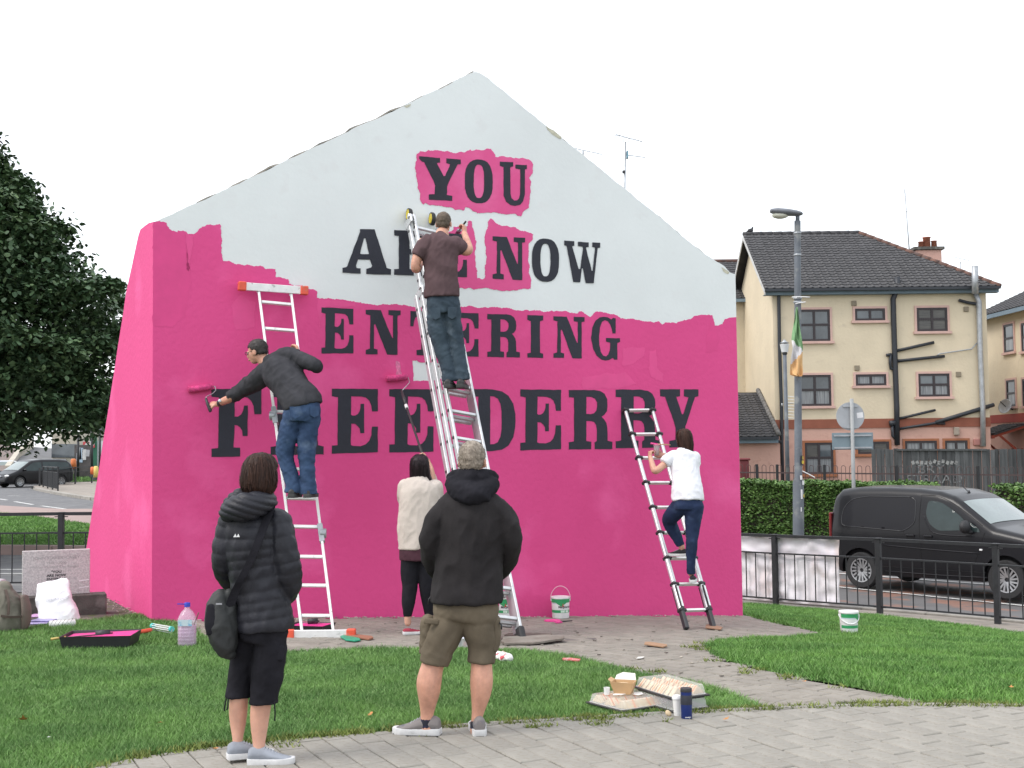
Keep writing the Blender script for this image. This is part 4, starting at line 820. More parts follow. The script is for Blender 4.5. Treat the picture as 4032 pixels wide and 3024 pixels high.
        if strands:
            mb = MB()
            for i in range(strands):
                a = random.uniform(0, 2*pi)
                if open_ and .35 < a < 2.8 and random.random() < .8: continue
                i0 = random.uniform(0, (len(rings)-1)*.55); i1 = i0+(len(rings)-1)*random.uniform(*sl); i1 = min(i1, len(rings)-1+.0); out = random.uniform(1.0, 1.05); da = random.uniform(-.25, .25); P_ = []
                for j in range(6):
                    t = j/5; P_.append(pt(i0+(i1-i0)*t, a+da*t, out+.03*sin(t*3+i)))
                if random.random() < .4: P_.append(P_[-1]+s.hR@Vector((cos(a)*.006, sin(a)*.006, -random.uniform(.005, .03))))
                w = s.hR@Vector((-sin(a), cos(a), 0))*sw*random.uniform(.4, 1); vs = []
                for j, p in enumerate(P_): wd_ = w*(1-.85*j/(len(P_)-1)); vs += [p-wd_, p+wd_]
                mb.add(vs, [(2*j, 2*j+1, 2*j+3, 2*j+2) for j in range(len(P_)-1)])
            q = mb.build('hair_strands', m, recalc=False, kind='stuff'); q.parent = o
        return o
    def hair_short(s, m, n=2600, ln=.013, low=-.045, thick=.006, front=.055):
        mb = MB(); k = s.hk; t = thick
        for c_, r in (((0, -.014, .032), (.074+t, .094+t, .084+t)), ((0, -.045, -.012), (.066+t, .054+t, .052+t*.5)), ((0, -.05, -.032), (.052+t, .040+t, .034))): s.ell(mb, s.L(*c_), tuple(q*k for q in r), s.hR, 20)
        me = fuse(mb, 'hair', .006, 2); Ni = s.hR.inverted()
        def f(p, nn):
            q = Ni@(Vector(p)-s.hc)/k
            d = noise.noise((q.x*60, q.y*60, q.z*60))*.0022
            if q.z < front and q.y > .005+max(0, q.z)*.9: return -.016
            if q.z < low: return -.012
            return d
        displace(me, f); o = s.add(me, 'hair', m)
        vs = me.vertices; mb = MB()
        for i in range(n):
            v = vs[random.randrange(len(vs))]; q = Ni@(v.co-s.hc)/k
            if q.z < low or (q.z < front and q.y > .005+max(0, q.z)*.9): continue
            nn = v.normal; d = (nn*.6+s.hR@Vector((random.gauss(0, .3), -.3+random.gauss(0, .3), -.9+random.gauss(0, .3)))).normalized(); w = nn.cross(d).normalized()*.0014; p = v.co+nn*-.001
            mb.add([p-w, p+w, p+d*ln*random.uniform(.5, 1.2)+nn*.002], [(0, 1, 2)])
        q = mb.build('hair_strands', m, recalc=False, kind='stuff'); q.parent = o; return o
M['eye'] = mat('eye', (.30, .25, .22), .2, var=.1); M['lips'] = mat('lips', (.45, .18, .15), .5, var=.1)
M['lace'] = mat('lace', (.40, .42, .45), .8, var=.2)
M['hairbrown'] = mat('dark_brown_hair', (.052, .024, .016), .6, var=.5, vs=30, col2=(.018, .009, .007), aniso=(3, 3, .4), island=.35, spec=.22)
M['hairdark'] = mat('near_black_hair', (.018, .010, .013), .45, var=.5, vs=30, aniso=(3, 3, .4), island=.35, spec=.22)
M['hairgrey'] = mat('grey_fair_hair', (.42, .355, .29), .7, vs=45, col2=(.22, .18, .14), island=.35)
M['hairash'] = mat('ash_brown_hair', (.24, .18, .13), .7, vs=45, col2=(.12, .09, .065), island=.35)
M['hairblk'] = mat('short_dark_hair', (.022, .018, .017), .6, vs=45, island=.4)
M['puffer'] = mat('black_quilted_nylon', (.019, .0195, .026), .50, var=.25, vs=8, bump=.0012, bs=90, spec=.3)
M['denim'] = mat('blue_denim', (.050, .088, .17), .85, vs=5, col2=(.022, .040, .085), mix=(.32, .68), bump=.001, bs=200, wear=((.12, .17, .26), 6, .58, .75), spec=.2)
M['denim2'] = mat('grey_blue_denim', (.060, .085, .11), .85, vs=5, col2=(.03, .045, .062), mix=(.32, .68), bump=.001, bs=200, wear=((.12, .15, .18), 6, .58, .75), spec=.2)
M['denim3'] = mat('dark_skinny_denim', (.024, .040, .095), .85, vs=5, col2=(.014, .022, .05), mix=(.3, .7), bump=.001, bs=200, wear=((.05, .08, .15), 6, .55, .75), spec=.2)
M['khaki'] = mat('khaki_cotton', (.135, .110, .078), .9, var=.2, vs=6, bump=.0012, bs=150, spec=.2)
M['greysweat'] = mat('charcoal_sweatshirt', (.046, .046, .052), .95, var=.22, vs=8, bump=.0012, bs=220, spec=.15)
M['maroon'] = mat('faded_plum_cotton', (.105, .067, .072), .95, var=.18, vs=5, bump=.001, bs=200, spec=.15)
M['cream'] = mat('oatmeal_knit', (.56, .49, .44), .95, var=.10, vs=7, bump=.002, bs=170, spec=.15)
M['whitecot'] = mat('white_cotton', (.76, .76, .80), .9, var=.05, vs=5, bump=.001, bs=200, spec=.2)
M['shoegrey'] = mat('pale_grey_mesh', (.27, .29, .33), .85, var=.15, vs=12, bump=.001, bs=300)
M['shoetaupe'] = mat('taupe_suede', (.20, .18, .175), .9, vs=14, col2=(.10, .10, .12), mix=(.35, .5), bump=.001, bs=200)
M['solewhite'] = mat('white_rubber_sole', (.62, .62, .62), .7, var=.12, vs=25); M['soledark'] = mat('dark_sole', (.05, .05, .05), .8)
M['redcanvas'] = mat('dark_red_canvas', (.30, .03, .055), .85, var=.2, vs=15); M['blackcanvas'] = mat('black_canvas', (.02, .02, .024), .9, var=.2, vs=15)
M['burg'] = mat('burgundy_jersey', (.06, .018, .030), .9, var=.2, vs=8)

# ---- woman in the quilted jacket
F = Fig(6.82, 'w', 'woman in a black quilted jacket and cropped black trousers, seen from behind', 1020, 3000)
gz = F.P(1000, 3000).z
F.head(1032, 1872, 0, .222, 28, 0)
B = F.body
F.limb(B, [(1018, 1930, 0, 42), (1008, 1990, 0, 44), (1004, 2040, .0, 90, 55), (1004, 2160, 0, 88, 60), (1015, 2290, 0, 80, 55), (1035, 2430, 0, 74, 52), (1030, 2480, 0, 70, 48)])
F.limb(B, [(905, 2070, 0, 30), (880, 2200, 0, 25), (925, 2310, .15, 20), (955, 2335, .2, 20)]); F.limb(B, [(1100, 2075, 0, 32), (1130, 2220, 0, 27), (1125, 2345, .08, 22), (1080, 2370, .2, 20)])
F.hand(B, F.P(955, 2335, .2), (.5, .6, -.5), (1, 0, 0), k=.9); F.hand(B, F.P(1080, 2370, .2), (-.6, .5, -.3), (-1, 0, 0), k=.9)
F.limb(B, [(975, 2500, .05, 44), (948, 2640, .05, 36), (942, 2735, .05, 36), (938, 2800, .06, 36), (937, 2850, .06, 31), (936, 2900, .05, 22), (936, 2935, .04, 19), (938, 2960, .03, 22)])
F.limb(B, [(1068, 2500, 0, 46), (1052, 2640, 0, 40), (1034, 2740, 0, 40), (1024, 2805, .01, 39), (1021, 2860, .01, 34), (1020, 2915, 0, 26), (1020, 2955, -.01, 22), (1022, 2985, -.01, 26)])
F.finish(M['skin'])
F.hair_rings([(.126, -.01, .012, .014), (.120, -.01, .045, .052), (.102, -.012, .068, .080), (.070, -.014, .087, .100), (.025, -.014, .099, .110), (-.025, -.016, .106, .112), (-.065, -.020, .104, .104), (-.095, -.025, .090, .084), (-.115, -.032, .066, .060), (-.124, -.034, .045, .04)], M['hairbrown'], strands=420, sw=.004, amp=.006)
J = MB(); q_ = (.058, .0065)
F.limb(J, [(1010, 1990, 0, 55, 50), (1004, 2030, .0, 100, 62), (1000, 2080, 0, 122, 82), (1000, 2150, 0, 116, 88), (1008, 2230, 0, 108, 84), (1020, 2310, 0, 106, 80), (1032, 2390, 0, 110, 82), (1040, 2455, 0, 114, 90), (1042, 2482, 0, 112, 90)], n=28, quilt=(.056, .0065))
F.limb(J, [(915, 2045, 0, 48), (893, 2110, .0, 46), (880, 2190, 0, 43), (884, 2250, .05, 39), (918, 2305, .14, 34), (950, 2330, .2, 30)], quilt=q_)
F.limb(J, [(1088, 2045, 0, 55), (1108, 2110, -.02, 54), (1124, 2190, -.03, 53), (1136, 2260, -.02, 50), (1136, 2315, .02, 44), (1112, 2350, .1, 38), (1080, 2365, .18, 34)], quilt=q_)
jo = F.cloth(J, 'jacket', M['puffer'], vox=.007, sm=1, fn=lambda p, n: .0045*(1-2.4*abs(noise.noise((p[0]*16, p[1]*16, p[2]*9))))+.0028*noise.noise((p[0]*38, p[1]*38, p[2]*14)))
Hd = MB(); F.limb(Hd, [(893, 2022, -.085, 34), (920, 2006, -.11, 48), (965, 1996, -.125, 56), (1015, 1985, -.10, 50), (1062, 1975, -.02, 34)], n=18, round_=2); F.limb(Hd, [(900, 1995, -.03, 30), (940, 1960, -.03, 34), (1000, 1948, .02, 40), (1055, 1952, .03, 30)], n=16, round_=2)
F.cloth(Hd, 'hood', M['puffer'], vox=.0075, amp=.006, sc=16, sm=2) if False else F.add((lambda me: (displace(me, lambda p, n: .009*(abs(sin((p[2]+p[0]*.35)*pi/.036))**.6-.6)), me)[1])(fuse(Hd, 'hood', .007, 2)), 'hood', M['puffer'])
mb = MB(); lp = F.P(935, 2108, -.135)   # small pale logo between the shoulders
for dx in (-.010, .006): mb.add([lp+Vector((dx-.008, -.018, -.008)), lp+Vector((dx+.010, -.018, -.008)), lp+Vector((dx+.003, -.018, .010))], [(0, 1, 2)])
F.add(mb, 'logo', M['white'], False)
T = MB()
F.limb(T, [(1040, 2440, 0, 94, 70), (1035, 2500, 0, 94, 72), (1030, 2530, 0, 85, 64)], n=24)
F.limb(T, [(978, 2500, .05, 56), (962, 2570, .05, 52), (950, 2640, .05, 47), (943, 2700, .05, 45), (939, 2728, .05, 47), (938, 2745, .05, 50)], n=18)
F.limb(T, [(1072, 2495, 0, 58), (1063, 2570, 0, 63), (1053, 2650, 0, 63), (1046, 2700, 0, 57), (1039, 2745, 0, 52), (1038, 2770, 0, 54)], n=20)
F.cloth(T, 'trousers', M['blackfab'], vox=.009, amp=.0055, sc=9, sm=2)
pk = MB(); F.limb(pk, [(1098, 2548, -.05, 22, 14), (1096, 2580, -.055, 24, 14), (1094, 2600, -.055, 23, 13)], n=10); F.add(fuse(pk, 'pocket', .006, 1), 'pocket', M['blackfab'])
for pts in ([(892, 2742, .02), (886, 2775, .02), (883, 2800, .01)], [(899, 2745, 0), (896, 2790, 0), (893, 2795, 0)], [(1080, 2765, -.05), (1083, 2800, -.05), (1082, 2838, -.05)], [(1084, 2760, -.04), (1072, 2772, -.06), (1058, 2774, -.06)]):
    mb = MB(); mb.tube([F.P(*p) for p in pts], .004, 6); F.add(mb, 'drawstring', M['blackfab'])
F.shoe_at(937, 6.85, gz+.012, 22, .255, 'trainer', M['shoegrey'], M['solewhite'], 1.18)
F.shoe_at(1018, 6.80, gz-.006, 4, .255, 'trainer', M['shoegrey'], M['solewhite'], 1.18)
# bag
bag = thing('shoulder_bag', 'black fabric shoulder bag hanging at the left hip of the woman in the quilted jacket', 'bag', F.P(880, 2480, -.05))
mb = MB(); F.limb(mb, [(868, 2345, -.06, 34, 36), (862, 2400, -.07, 50, 48), (866, 2460, -.08, 56, 56), (878, 2520, -.08, 52, 56), (895, 2565, -.07, 36, 46), (905, 2580, -.07, 22, 32)], n=20, round_=2); F.limb(mb, [(905, 2335, -.05, 20, 30), (905, 2440, -.06, 32, 40), (905, 2540, -.06, 28, 40)], n=16)
me = fuse(mb, 'bag_body', .008, 2); displace(me, cloth_fn(.006, 12, .8, 3)); keep(link('bag_body', me, mat('black_nylon', (.022, .024, .024), .6, var=.2, vs=9, spec=.4), None, True), bag)
mb = MB(); F.limb(mb, [(836, 2385, -.12, 22, 10), (832, 2450, -.14, 26, 12), (834, 2500, -.14, 22, 10)], n=12); keep(link('pocket', fuse(mb, 'pocket', .006, 1), M['blackfab'], None, True), bag)
mb = MB(); p = F.P(862, 2378, -.15); mb.box(p, (.032, .003, .008)); keep(mb.build('logo_tag', mat('tag_print', (.30, .30, .32), .6)), bag)
mb = MB(); S_ = [(1066, 1995, -.045), (1052, 2040, -.10), (1022, 2120, -.135), (990, 2200, -.143), (950, 2280, -.14), (925, 2330, -.12), (905, 2390, -.10)]; S_ = resample(S_, 4); vs = []
for i, p in enumerate(S_):
    c = F.P(*p); hw = .027 if p[1] < 2340 else .03; vs += [c+Vector((-hw*.93, -.004, -hw*.35)), c+Vector((hw*.93, -.004, hw*.35)), c+Vector((hw*.93, .004, hw*.35)), c+Vector((-hw*.93, .004, -hw*.35))]
mb.rings([vs[4*i:4*i+4] for i in range(len(S_))]); keep(mb.build('strap', M['blackfab'], None, False), bag)

# ---- man in black jacket and khaki shorts
F = Fig(7.43, 'm', 'man standing with hands in pockets, black hooded jacket and khaki cargo shorts, seen from behind', 1800, 2900); B = F.body; gz = g(F.P(1780, 2890).x, 7.43)+.03
F.head(1860, 1815, .02, .225, 8, 2)
F.limb(B, [(1858, 1860, .0, 48), (1858, 1925, 0, 46), (1858, 1990, 0, 88, 50), (1850, 2150, 0, 100, 66), (1838, 2330, 0, 95, 65), (1830, 2400, 0, 92, 62), (1828, 2425, 0, 80, 52)])
F.limb(B, [(1775, 2010, 0, 26), (1704, 2115, -.02, 26), (1722, 2222, .09, 20), (1750, 2272, .17, 18)]); F.limb(B, [(1945, 2010, 0, 26), (2006, 2110, -.02, 26), (1992, 2205, .09, 20), (1964, 2246, .17, 18)])
F.hand(B, F.P(1758, 2280, .18), (.7, .2, -.6), (0, 1, 0), k=.85); F.hand(B, F.P(1955, 2256, .18), (-.7, .2, -.6), (0, 1, 0), k=.85)
F.limb(B, [(1768, 2430, 0, 54), (1727, 2560, 0, 47), (1704, 2620, 0, 44), (1690, 2680, -.01, 49), (1688, 2725, -.01, 45), (1684, 2780, 0, 32), (1681, 2820, 0, 25), (1682, 2850, 0, 26), (1684, 2875, 0, 28)])
F.limb(B, [(1888, 2430, 0, 54), (1897, 2550, 0, 44), (1896, 2620, 0, 42), (1896, 2680, -.01, 45), (1893, 2730, -.01, 40), (1884, 2790, 0, 27), (1878, 2825, 0, 22), (1877, 2850, 0, 24), (1876, 2880, 0, 26)])
F.finish(M['skin_tan'])
F.hair_short(M['hairgrey'], 3600, .014, -.062, .008)
J = MB()
F.limb(J, [(1862, 1925, 0, 66, 55), (1860, 1958, 0, 116, 62), (1858, 2000, 0, 142, 80), (1853, 2100, 0, 138, 92), (1846, 2200, 0, 128, 90), (1840, 2290, 0, 132, 90), (1836, 2340, 0, 138, 102), (1836, 2370, 0, 138, 106)], n=30)
F.limb(J, [(1766, 1996, 0, 44), (1726, 2040, -.01, 46), (1701, 2110, -.02, 44), (1694, 2165, .02, 40), (1714, 2230, .1, 36), (1748, 2280, .18, 34)], n=18)
F.limb(J, [(1952, 1996, 0, 44), (1990, 2040, -.01, 46), (2009, 2105, -.02, 44), (2012, 2155, .02, 40), (1994, 2210, .1, 36), (1962, 2255, .18, 34)], n=18)
F.cloth(J, 'jacket', mat('matt_black_softshell', (.023, .0205, .0215), .85, var=.25, vs=6, bump=.001, bs=90, spec=.2), vox=.009, amp=.011, sc=6, sm=1, seed=4, fine=.55, az=.7)
Hd = MB(); F.limb(Hd, [(1785, 1905, -.02, 32), (1808, 1930, -.06, 40), (1852, 1944, -.09, 45), (1902, 1936, -.07, 43), (1936, 1905, -.02, 33)], n=18, round_=2); F.limb(Hd, [(1785, 1885, .03, 30), (1860, 1885, -.03, 46), (1935, 1885, .03, 30)], n=14, round_=2)
F.cloth(Hd, 'hood', M['blackfab'], vox=.0085, amp=.010, sc=10, sm=2, seed=2)
T = MB()
F.limb(T, [(1838, 2330, 0, 108, 72), (1834, 2390, 0, 126, 84), (1830, 2425, 0, 126, 84), (1828, 2440, 0, 118, 76)], n=26)
F.limb(T, [(1782, 2420, 0, 66), (1752, 2490, 0, 66), (1724, 2550, 0, 60), (1710, 2612, 0, 57)], n=20)
F.limb(T, [(1876, 2420, 0, 66), (1890, 2490, 0, 62), (1897, 2550, 0, 53), (1893, 2608, 0, 51)], n=20)
sh = F.cloth(T, 'shorts', M['khaki'], vox=.0085, amp=.009, sc=6, sm=2, seed=7)
pk = MB(); F.limb(pk, [(1688, 2440, .01, 26, 34), (1682, 2500, .01, 28, 36), (1680, 2570, .01, 26, 34)], n=14); F.cloth(pk, 'cargo_pocket', M['khaki'], vox=.0075, amp=.008, sc=11, sm=1, seed=9)
pk = MB(); F.limb(pk, [(1950, 2440, .01, 18, 34), (1952, 2500, .01, 18, 36), (1944, 2560, .01, 18, 34)], n=14); F.cloth(pk, 'cargo_pocket', M['khaki'], vox=.0075, amp=.007, sc=11, sm=1, seed=12)
pk = MB(); F.limb(pk, [(1700, 2440, -.075, 34, 8), (1698, 2458, -.078, 33, 8)], n=10); F.add(fuse(pk, 'pocket_flap', .006, 1), 'pocket_flap', M['khaki'])
mb = MB(); mb.tube([F.P(1962, 2448, -.02), F.P(1974, 2460, -.03), F.P(1975, 2478, -.03)], .005, 6); F.add(mb, 'toggle', M['dark'])
mb = MB(); mb.tube([F.P(1700, 2345, .0), F.P(1688, 2360, .0), F.P(1686, 2380, .0)], .004, 6); F.add(mb, 'belt_loop', M['dark'])
M['sock'] = mat('navy_patterned_sock', (.016, .017, .028), .9, vs=40, col2=(.02, .022, .06), mix=(.45, .5))
for pts in ([(1681, 2832, 0, 26), (1681, 2850, 0, 27), (1684, 2868, 0, 27)], [(1878, 2836, 0, 23), (1877, 2852, 0, 25), (1876, 2872, 0, 26)]):
    mb = MB(); F.limb(mb, pts, n=12); F.add(fuse(mb, 'sock', .006, 1), 'sock', M['sock'])
F.shoe_at(1684, 7.43, gz, 168, .295, 'trainer', M['shoetaupe'], M['solewhite'], 1.22)
F.shoe_at(1877, 7.42, gz, 96, .295, 'trainer', M['shoetaupe'], M['solewhite'], 1.22)
for x, y, a in ((1684, 7.43, 168), (1877, 7.42, 96)):   # dark lugs under the pale midsole
    R = Matrix.Rotation(radians(a), 3, 'Z'); hp = Vector((at(x, 2000, y).x, y, gz))-R@Vector((.065, 0, 0)); mb = MB()
    for i in range(11): mb.box(hp+R@Vector((.006+i*.026, 0, .001)), (.018, .088-.002*abs(i-7)*3, .012), R)
    F.add(mb, 'tread', M['soledark'], False, kind='stuff')

# ---- man on the left ladder
F = Fig(12.1, 'l', 'man in a charcoal sweatshirt and blue jeans leaning left from the left ladder', 1180, 1960); B = F.body
F.head(1012, 1385, .32, .232, -78, 12, 0)
F.limb(B, [(1022, 1400, .32, 26), (1050, 1430, .30, 27), (1090, 1450, .25, 50, 42), (1130, 1500, .15, 56, 46), (1170, 1560, .05, 52, 42), (1190, 1620, 0, 50, 40)])
F.limb(B, [(1030, 1480, .25, 22), (975, 1520, .38, 20), (912, 1565, .52, 17), (880, 1580, .6, 15), (856, 1592, .66, 12)])
F.limb(B, [(1160, 1410, .25, 22), (1230, 1440, .1, 20), (1215, 1430, .35, 16), (1172, 1390, .72, 13)])
F.hand(B, F.P(858, 1590, .66), (-.85, .30, .02), (0, .55, -.75), side=1, k=1.0, curl=(.9, 1.1, .7))
F.hand(B, F.P(1174, 1390, .72), (-.2, .6, .5), (-.8, 0, .1), k=1.0, curl=(.7, .9, .7))
F.limb(B, [(1160, 1620, 0, 28), (1125, 1760, .02, 24), (1150, 1900, -.02, 16), (1152, 1925, -.02, 15)]); F.limb(B, [(1215, 1620, 0, 28), (1208, 1760, .0, 24), (1214, 1900, -.02, 16), (1215, 1930, -.02, 15)])
F.finish(M['skin_tan'], .0065); F.eyes()
F.hair_short(M['hairblk'], 2200, .018, -.04, .010)
# glasses
mb = MB()
for sg in (-1, 1):
    ctr = F.L(sg*.033, .100, .002); rx_ = F.hR@Vector((1, 0, 0)); rz_ = F.hR@Vector((0, 0, 1)); pts = [ctr+rx_*cos(a)*.025+rz_*sin(a)*.016 for a in [2*pi*i/14 for i in range(15)]]; mb.tube(pts, .0022, 5)
    mb.tube([F.L(sg*.058, .098, .004), F.L(sg*.074, .05, .004), F.L(sg*.080, -.012, .002)], .0024, 5)
mb.tube([F.L(-.008, .104, .004), F.L(.008, .104, .004)], .002, 5); F.add(mb, 'glasses', M['dark'])
J = MB()
F.limb(J, [(1058, 1422, .30, 30, 34), (1076, 1440, .28, 52, 46), (1100, 1458, .22, 74, 60), (1130, 1495, .16, 74, 62), (1160, 1540, .08, 70, 58), (1188, 1582, .02, 78, 64), (1195, 1602, .01, 77, 64)], n=24)
F.limb(J, [(1085, 1420, .28, 34, 40), (1130, 1400, .25, 32, 40), (1165, 1408, .22, 32, 38)], n=18)
F.limb(J, [(1050, 1465, .26, 42), (1015, 1495, .34, 40), (975, 1520, .42, 34), (935, 1548, .5, 28), (908, 1562, .55, 24)], n=16)
F.limb(J, [(1160, 1412, .22, 34), (1205, 1425, .15, 30), (1236, 1438, .10, 27), (1246, 1442, .16, 24), (1225, 1430, .30, 22), (1192, 1408, .55, 19)], n=16)
F.cloth(J, 'sweatshirt', M['greysweat'], vox=.0095, amp=.010, sc=6, sm=2, seed=3)
T = MB()
F.limb(T, [(1192, 1575, .01, 62, 50), (1190, 1620, 0, 72, 56), (1186, 1660, 0, 70, 52)], n=24)
F.limb(T, [(1152, 1640, 0, 40), (1136, 1710, .0, 38), (1122, 1775, .02, 35), (1136, 1840, 0, 29), (1152, 1900, -.02, 29), (1154, 1938, -.02, 33)], n=18)
F.limb(T, [(1222, 1640, 0, 40), (1212, 1710, .0, 38), (1207, 1775, .0, 35), (1210, 1840, -.01, 30), (1214, 1905, -.02, 30), (1215, 1945, -.02, 34)], n=18)
F.cloth(T, 'jeans', M['denim'], vox=.0095, amp=.009, sc=5.5, sm=2, seed=6, az=2.2, fine=.25)
def back_pocket(px, py, dy, w, h, m):
    mb = MB(); a = F.P(px-w, py-h, dy); b = F.P(px+w, py-h, dy); c = F.P(px+w*.9, py+h*.6, dy); d = F.P(px, py+h, dy); e = F.P(px-w*.9, py+h*.6, dy); mb.add([a, b, c, d, e]+[q+Vector((0, .02, 0)) for q in (a, b, c, d, e)], [(0, 1, 2, 3, 4), (9, 8, 7, 6, 5)]+[(i, (i+1) % 5, (i+1) % 5+5, i+5) for i in range(5)]); F.add(mb, 'back_pocket', m, False)
back_pocket(1162, 1625, -.136, 22, 24, M['denim']); back_pocket(1238, 1622, -.125, 18, 22, M['denim'])
mb = MB(); F.limb(mb, [(1237, 1560, -.02, 18, 20), (1246, 1566, -.02, 18, 20)], n=10); F.add(fuse(mb, 'shirt_tail', .006, 1), 'shirt_tail', mat('pink_shirt', (.55, .2, .2), .9))
zr = at(1180, 1964, 12.1).z
M['shoeblk'] = mat('black_leather', (.025, .025, .027), .55, var=.2, vs=15)
F.shoe_at(1153, 12.06, zr+.012, 85, .29, 'plain', M['shoeblk'], M['soledark']); F.shoe_at(1215, 12.06, zr+.012, 82, .29, 'plain', M['shoeblk'], M['soledark'])
mb = MB(); w0 = F.P(872, 1584, .61); w1 = F.P(864, 1588, .635); mb.tube([w0, w1], .034, 16); wt = F.add(autosmooth(mb.build('wristwatch', M['dark'])).data.copy(), 'wristwatch', None); bpy.data.objects.remove([o for o in C.objects if o.name.startswith('wristwatch') and o.parent is None][0])
mb = MB(); fc = F.P(868, 1583, .59); mb.lathe([(.018, 0), (.020, .004), (.014, .008)], fc+Vector((0, -.022, .012)), 14, Matrix.Rotation(radians(70), 3, 'X')); q = mb.build('dial', M['steel'], None, True); q.parent = wt

# ---- man on the middle ladder
F = Fig(12.55, 'c', 'man in a faded plum T-shirt standing high on the triple ladder', 1800, 1520); B = F.body
F.head(1747, 880, .10, .222, 8, 2)
F.limb(B, [(1742, 915, .06, 26), (1738, 940, .04, 32), (1735, 970, .02, 56, 36), (1735, 1050, .0, 54, 40), (1740, 1130, .0, 50, 38), (1744, 1200, 0, 54, 40)])
F.limb(B, [(1668, 955, 0, 24), (1645, 1010, -.02, 21), (1636, 1045, -.03, 19), (1640, 1058, .0, 19), (1650, 1045, .18, 16), (1662, 1010, .38, 13)])
F.limb(B, [(1795, 960, .02, 25), (1825, 985, .05, 21), (1843, 985, .08, 20), (1842, 965, .14, 17), (1834, 935, .26, 13), (1828, 918, .32, 12)])
F.hand(B, F.P(1829, 922, .32), (.02, .25, 1), (-.75, .35, .0), side=-1, k=1.0, curl=(.9, 1.0, .7)); F.hand(B, F.P(1660, 1012, .38), (.2, .7, .5), (.3, 0, -.8), k=1.0, curl=(.9, 1.0, .7))
F.limb(B, [(1712, 1200, 0, 28), (1735, 1350, 0, 23), (1768, 1470, 0, 16), (1772, 1500, 0, 16)]); F.limb(B, [(1780, 1200, 0, 28), (1795, 1350, 0, 23), (1815, 1470, 0, 16), (1818, 1500, 0, 16)])
F.finish(M['skin_tan'], .0065)
F.hair_short(M['hairash'], 2400, .012, -.058, .005)
J = MB()
F.limb(J, [(1740, 932, .05, 30, 30), (1737, 946, .03, 62, 38), (1735, 970, .01, 74, 44), (1735, 1030, 0, 68, 46), (1737, 1090, 0, 66, 50), (1739, 1140, 0, 70, 56), (1740, 1170, 0, 70, 58)], n=24)
F.limb(J, [(1688, 952, 0, 34), (1665, 980, -.01, 33), (1645, 1010, -.02, 27)], n=16)
F.limb(J, [(1785, 955, .02, 32), (1808, 972, .04, 33), (1822, 984, .06, 27)], n=16)
F.cloth(J, 't_shirt', M['maroon'], vox=.0095, amp=.009, sc=6, sm=2, seed=13)
T = MB()
F.limb(T, [(1741, 1150, 0, 58, 42), (1745, 1200, 0, 65, 50), (1748, 1235, 0, 62, 46)], n=24)
F.limb(T, [(1716, 1215, 0, 36), (1722, 1290, .0, 38), (1738, 1360, .01, 33), (1756, 1420, 0, 29), (1768, 1465, -.01, 28), (1772, 1500, -.01, 32)], n=18)
F.limb(T, [(1776, 1215, 0, 37), (1785, 1290, .0, 34), (1798, 1360, .01, 30), (1808, 1420, 0, 27), (1817, 1465, -.01, 27), (1820, 1496, -.01, 31)], n=18)
F.cloth(T, 'jeans', M['denim2'], vox=.0095, amp=.009, sc=5.5, sm=2, seed=16, az=2.2, fine=.25)
back_pocket(1715, 1235, -.128, 20, 24, M['denim2']); back_pocket(1780, 1232, -.126, 18, 24, M['denim2'])
zr = at(1800, 1529, 12.55).z
F.shoe_at(1772, 12.50, zr, 78, .30, 'plain', M['shoeblk'], M['soledark']); F.shoe_at(1820, 12.50, zr, 82, .30, 'plain', M['shoeblk'], M['soledark'])

# ---- woman with the extension roller
F = Fig(12.0, 'r', 'woman in an oatmeal sweater and black leggings reaching up with a long roller pole', 1615, 2470); B = F.body
F.head(1655, 1838, .06, .222, 12, -14)
F.limb(B, [(1655, 1870, .04, 22), (1655, 1900, .02, 34), (1655, 1940, 0, 56, 36), (1650, 2060, 0, 56, 42), (1650, 2140, 0, 56, 40), (1650, 2165, 0, 50, 36)])
F.limb(B, [(1600, 1930, .02, 22), (1606, 1990, .18, 19), (1640, 1880, .30, 15), (1668, 1825, .36, 12)]); F.limb(B, [(1705, 1925, .02, 22), (1715, 1960, .18, 18), (1695, 1850, .30, 14), (1676, 1812, .36, 12)])
F.hand(B, F.P(1674, 1822, .36), (-.1, .3, 1), (-.7, -.2, 0), side=-1, k=.9, curl=(.9, 1.1, .8)); F.hand(B, F.P(1664, 1840, .36), (.2, .3, .9), (.7, -.2, 0), side=1, k=.9, curl=(.9, 1.1, .8))
F.limb(B, [(1615, 2200, 0, 34), (1610, 2310, .0, 24), (1606, 2400, 0, 17), (1605, 2430, 0, 14), (1606, 2455, 0, 13)]); F.limb(B, [(1685, 2200, 0, 34), (1680, 2310, .0, 24), (1688, 2410, .03, 17), (1690, 2440, .03, 13)])
F.finish(M['skin'], .007)
F.hair_rings([(.126, -.01, .012, .014), (.118, -.012, .05, .06), (.09, -.014, .082, .092), (.04, -.016, .096, .106), (-.01, -.02, .098, .106), (-.06, -.028, .10, .10), (-.11, -.04, .10, .085), (-.16, -.045, .085, .06), (-.19, -.045, .05, .04)], M['hairdark'], strands=220, sw=.005, amp=.007)
J = MB()
F.limb(J, [(1655, 1892, .02, 34, 32), (1652, 1908, .01, 72, 42), (1652, 1950, 0, 80, 50), (1648, 2040, 0, 79, 54), (1645, 2110, 0, 80, 56), (1646, 2160, 0, 76, 54)], n=24)
F.limb(J, [(1596, 1912, .02, 30), (1592, 1960, .08, 30), (1612, 1970, .22, 26), (1640, 1900, .30, 20)], n=16); F.limb(J, [(1712, 1912, .02, 30), (1718, 1950, .08, 30), (1712, 1940, .22, 24), (1698, 1870, .30, 19)], n=16)
F.cloth(J, 'sweater', M['cream'], vox=.0095, amp=.008, sc=6, sm=2, seed=23)
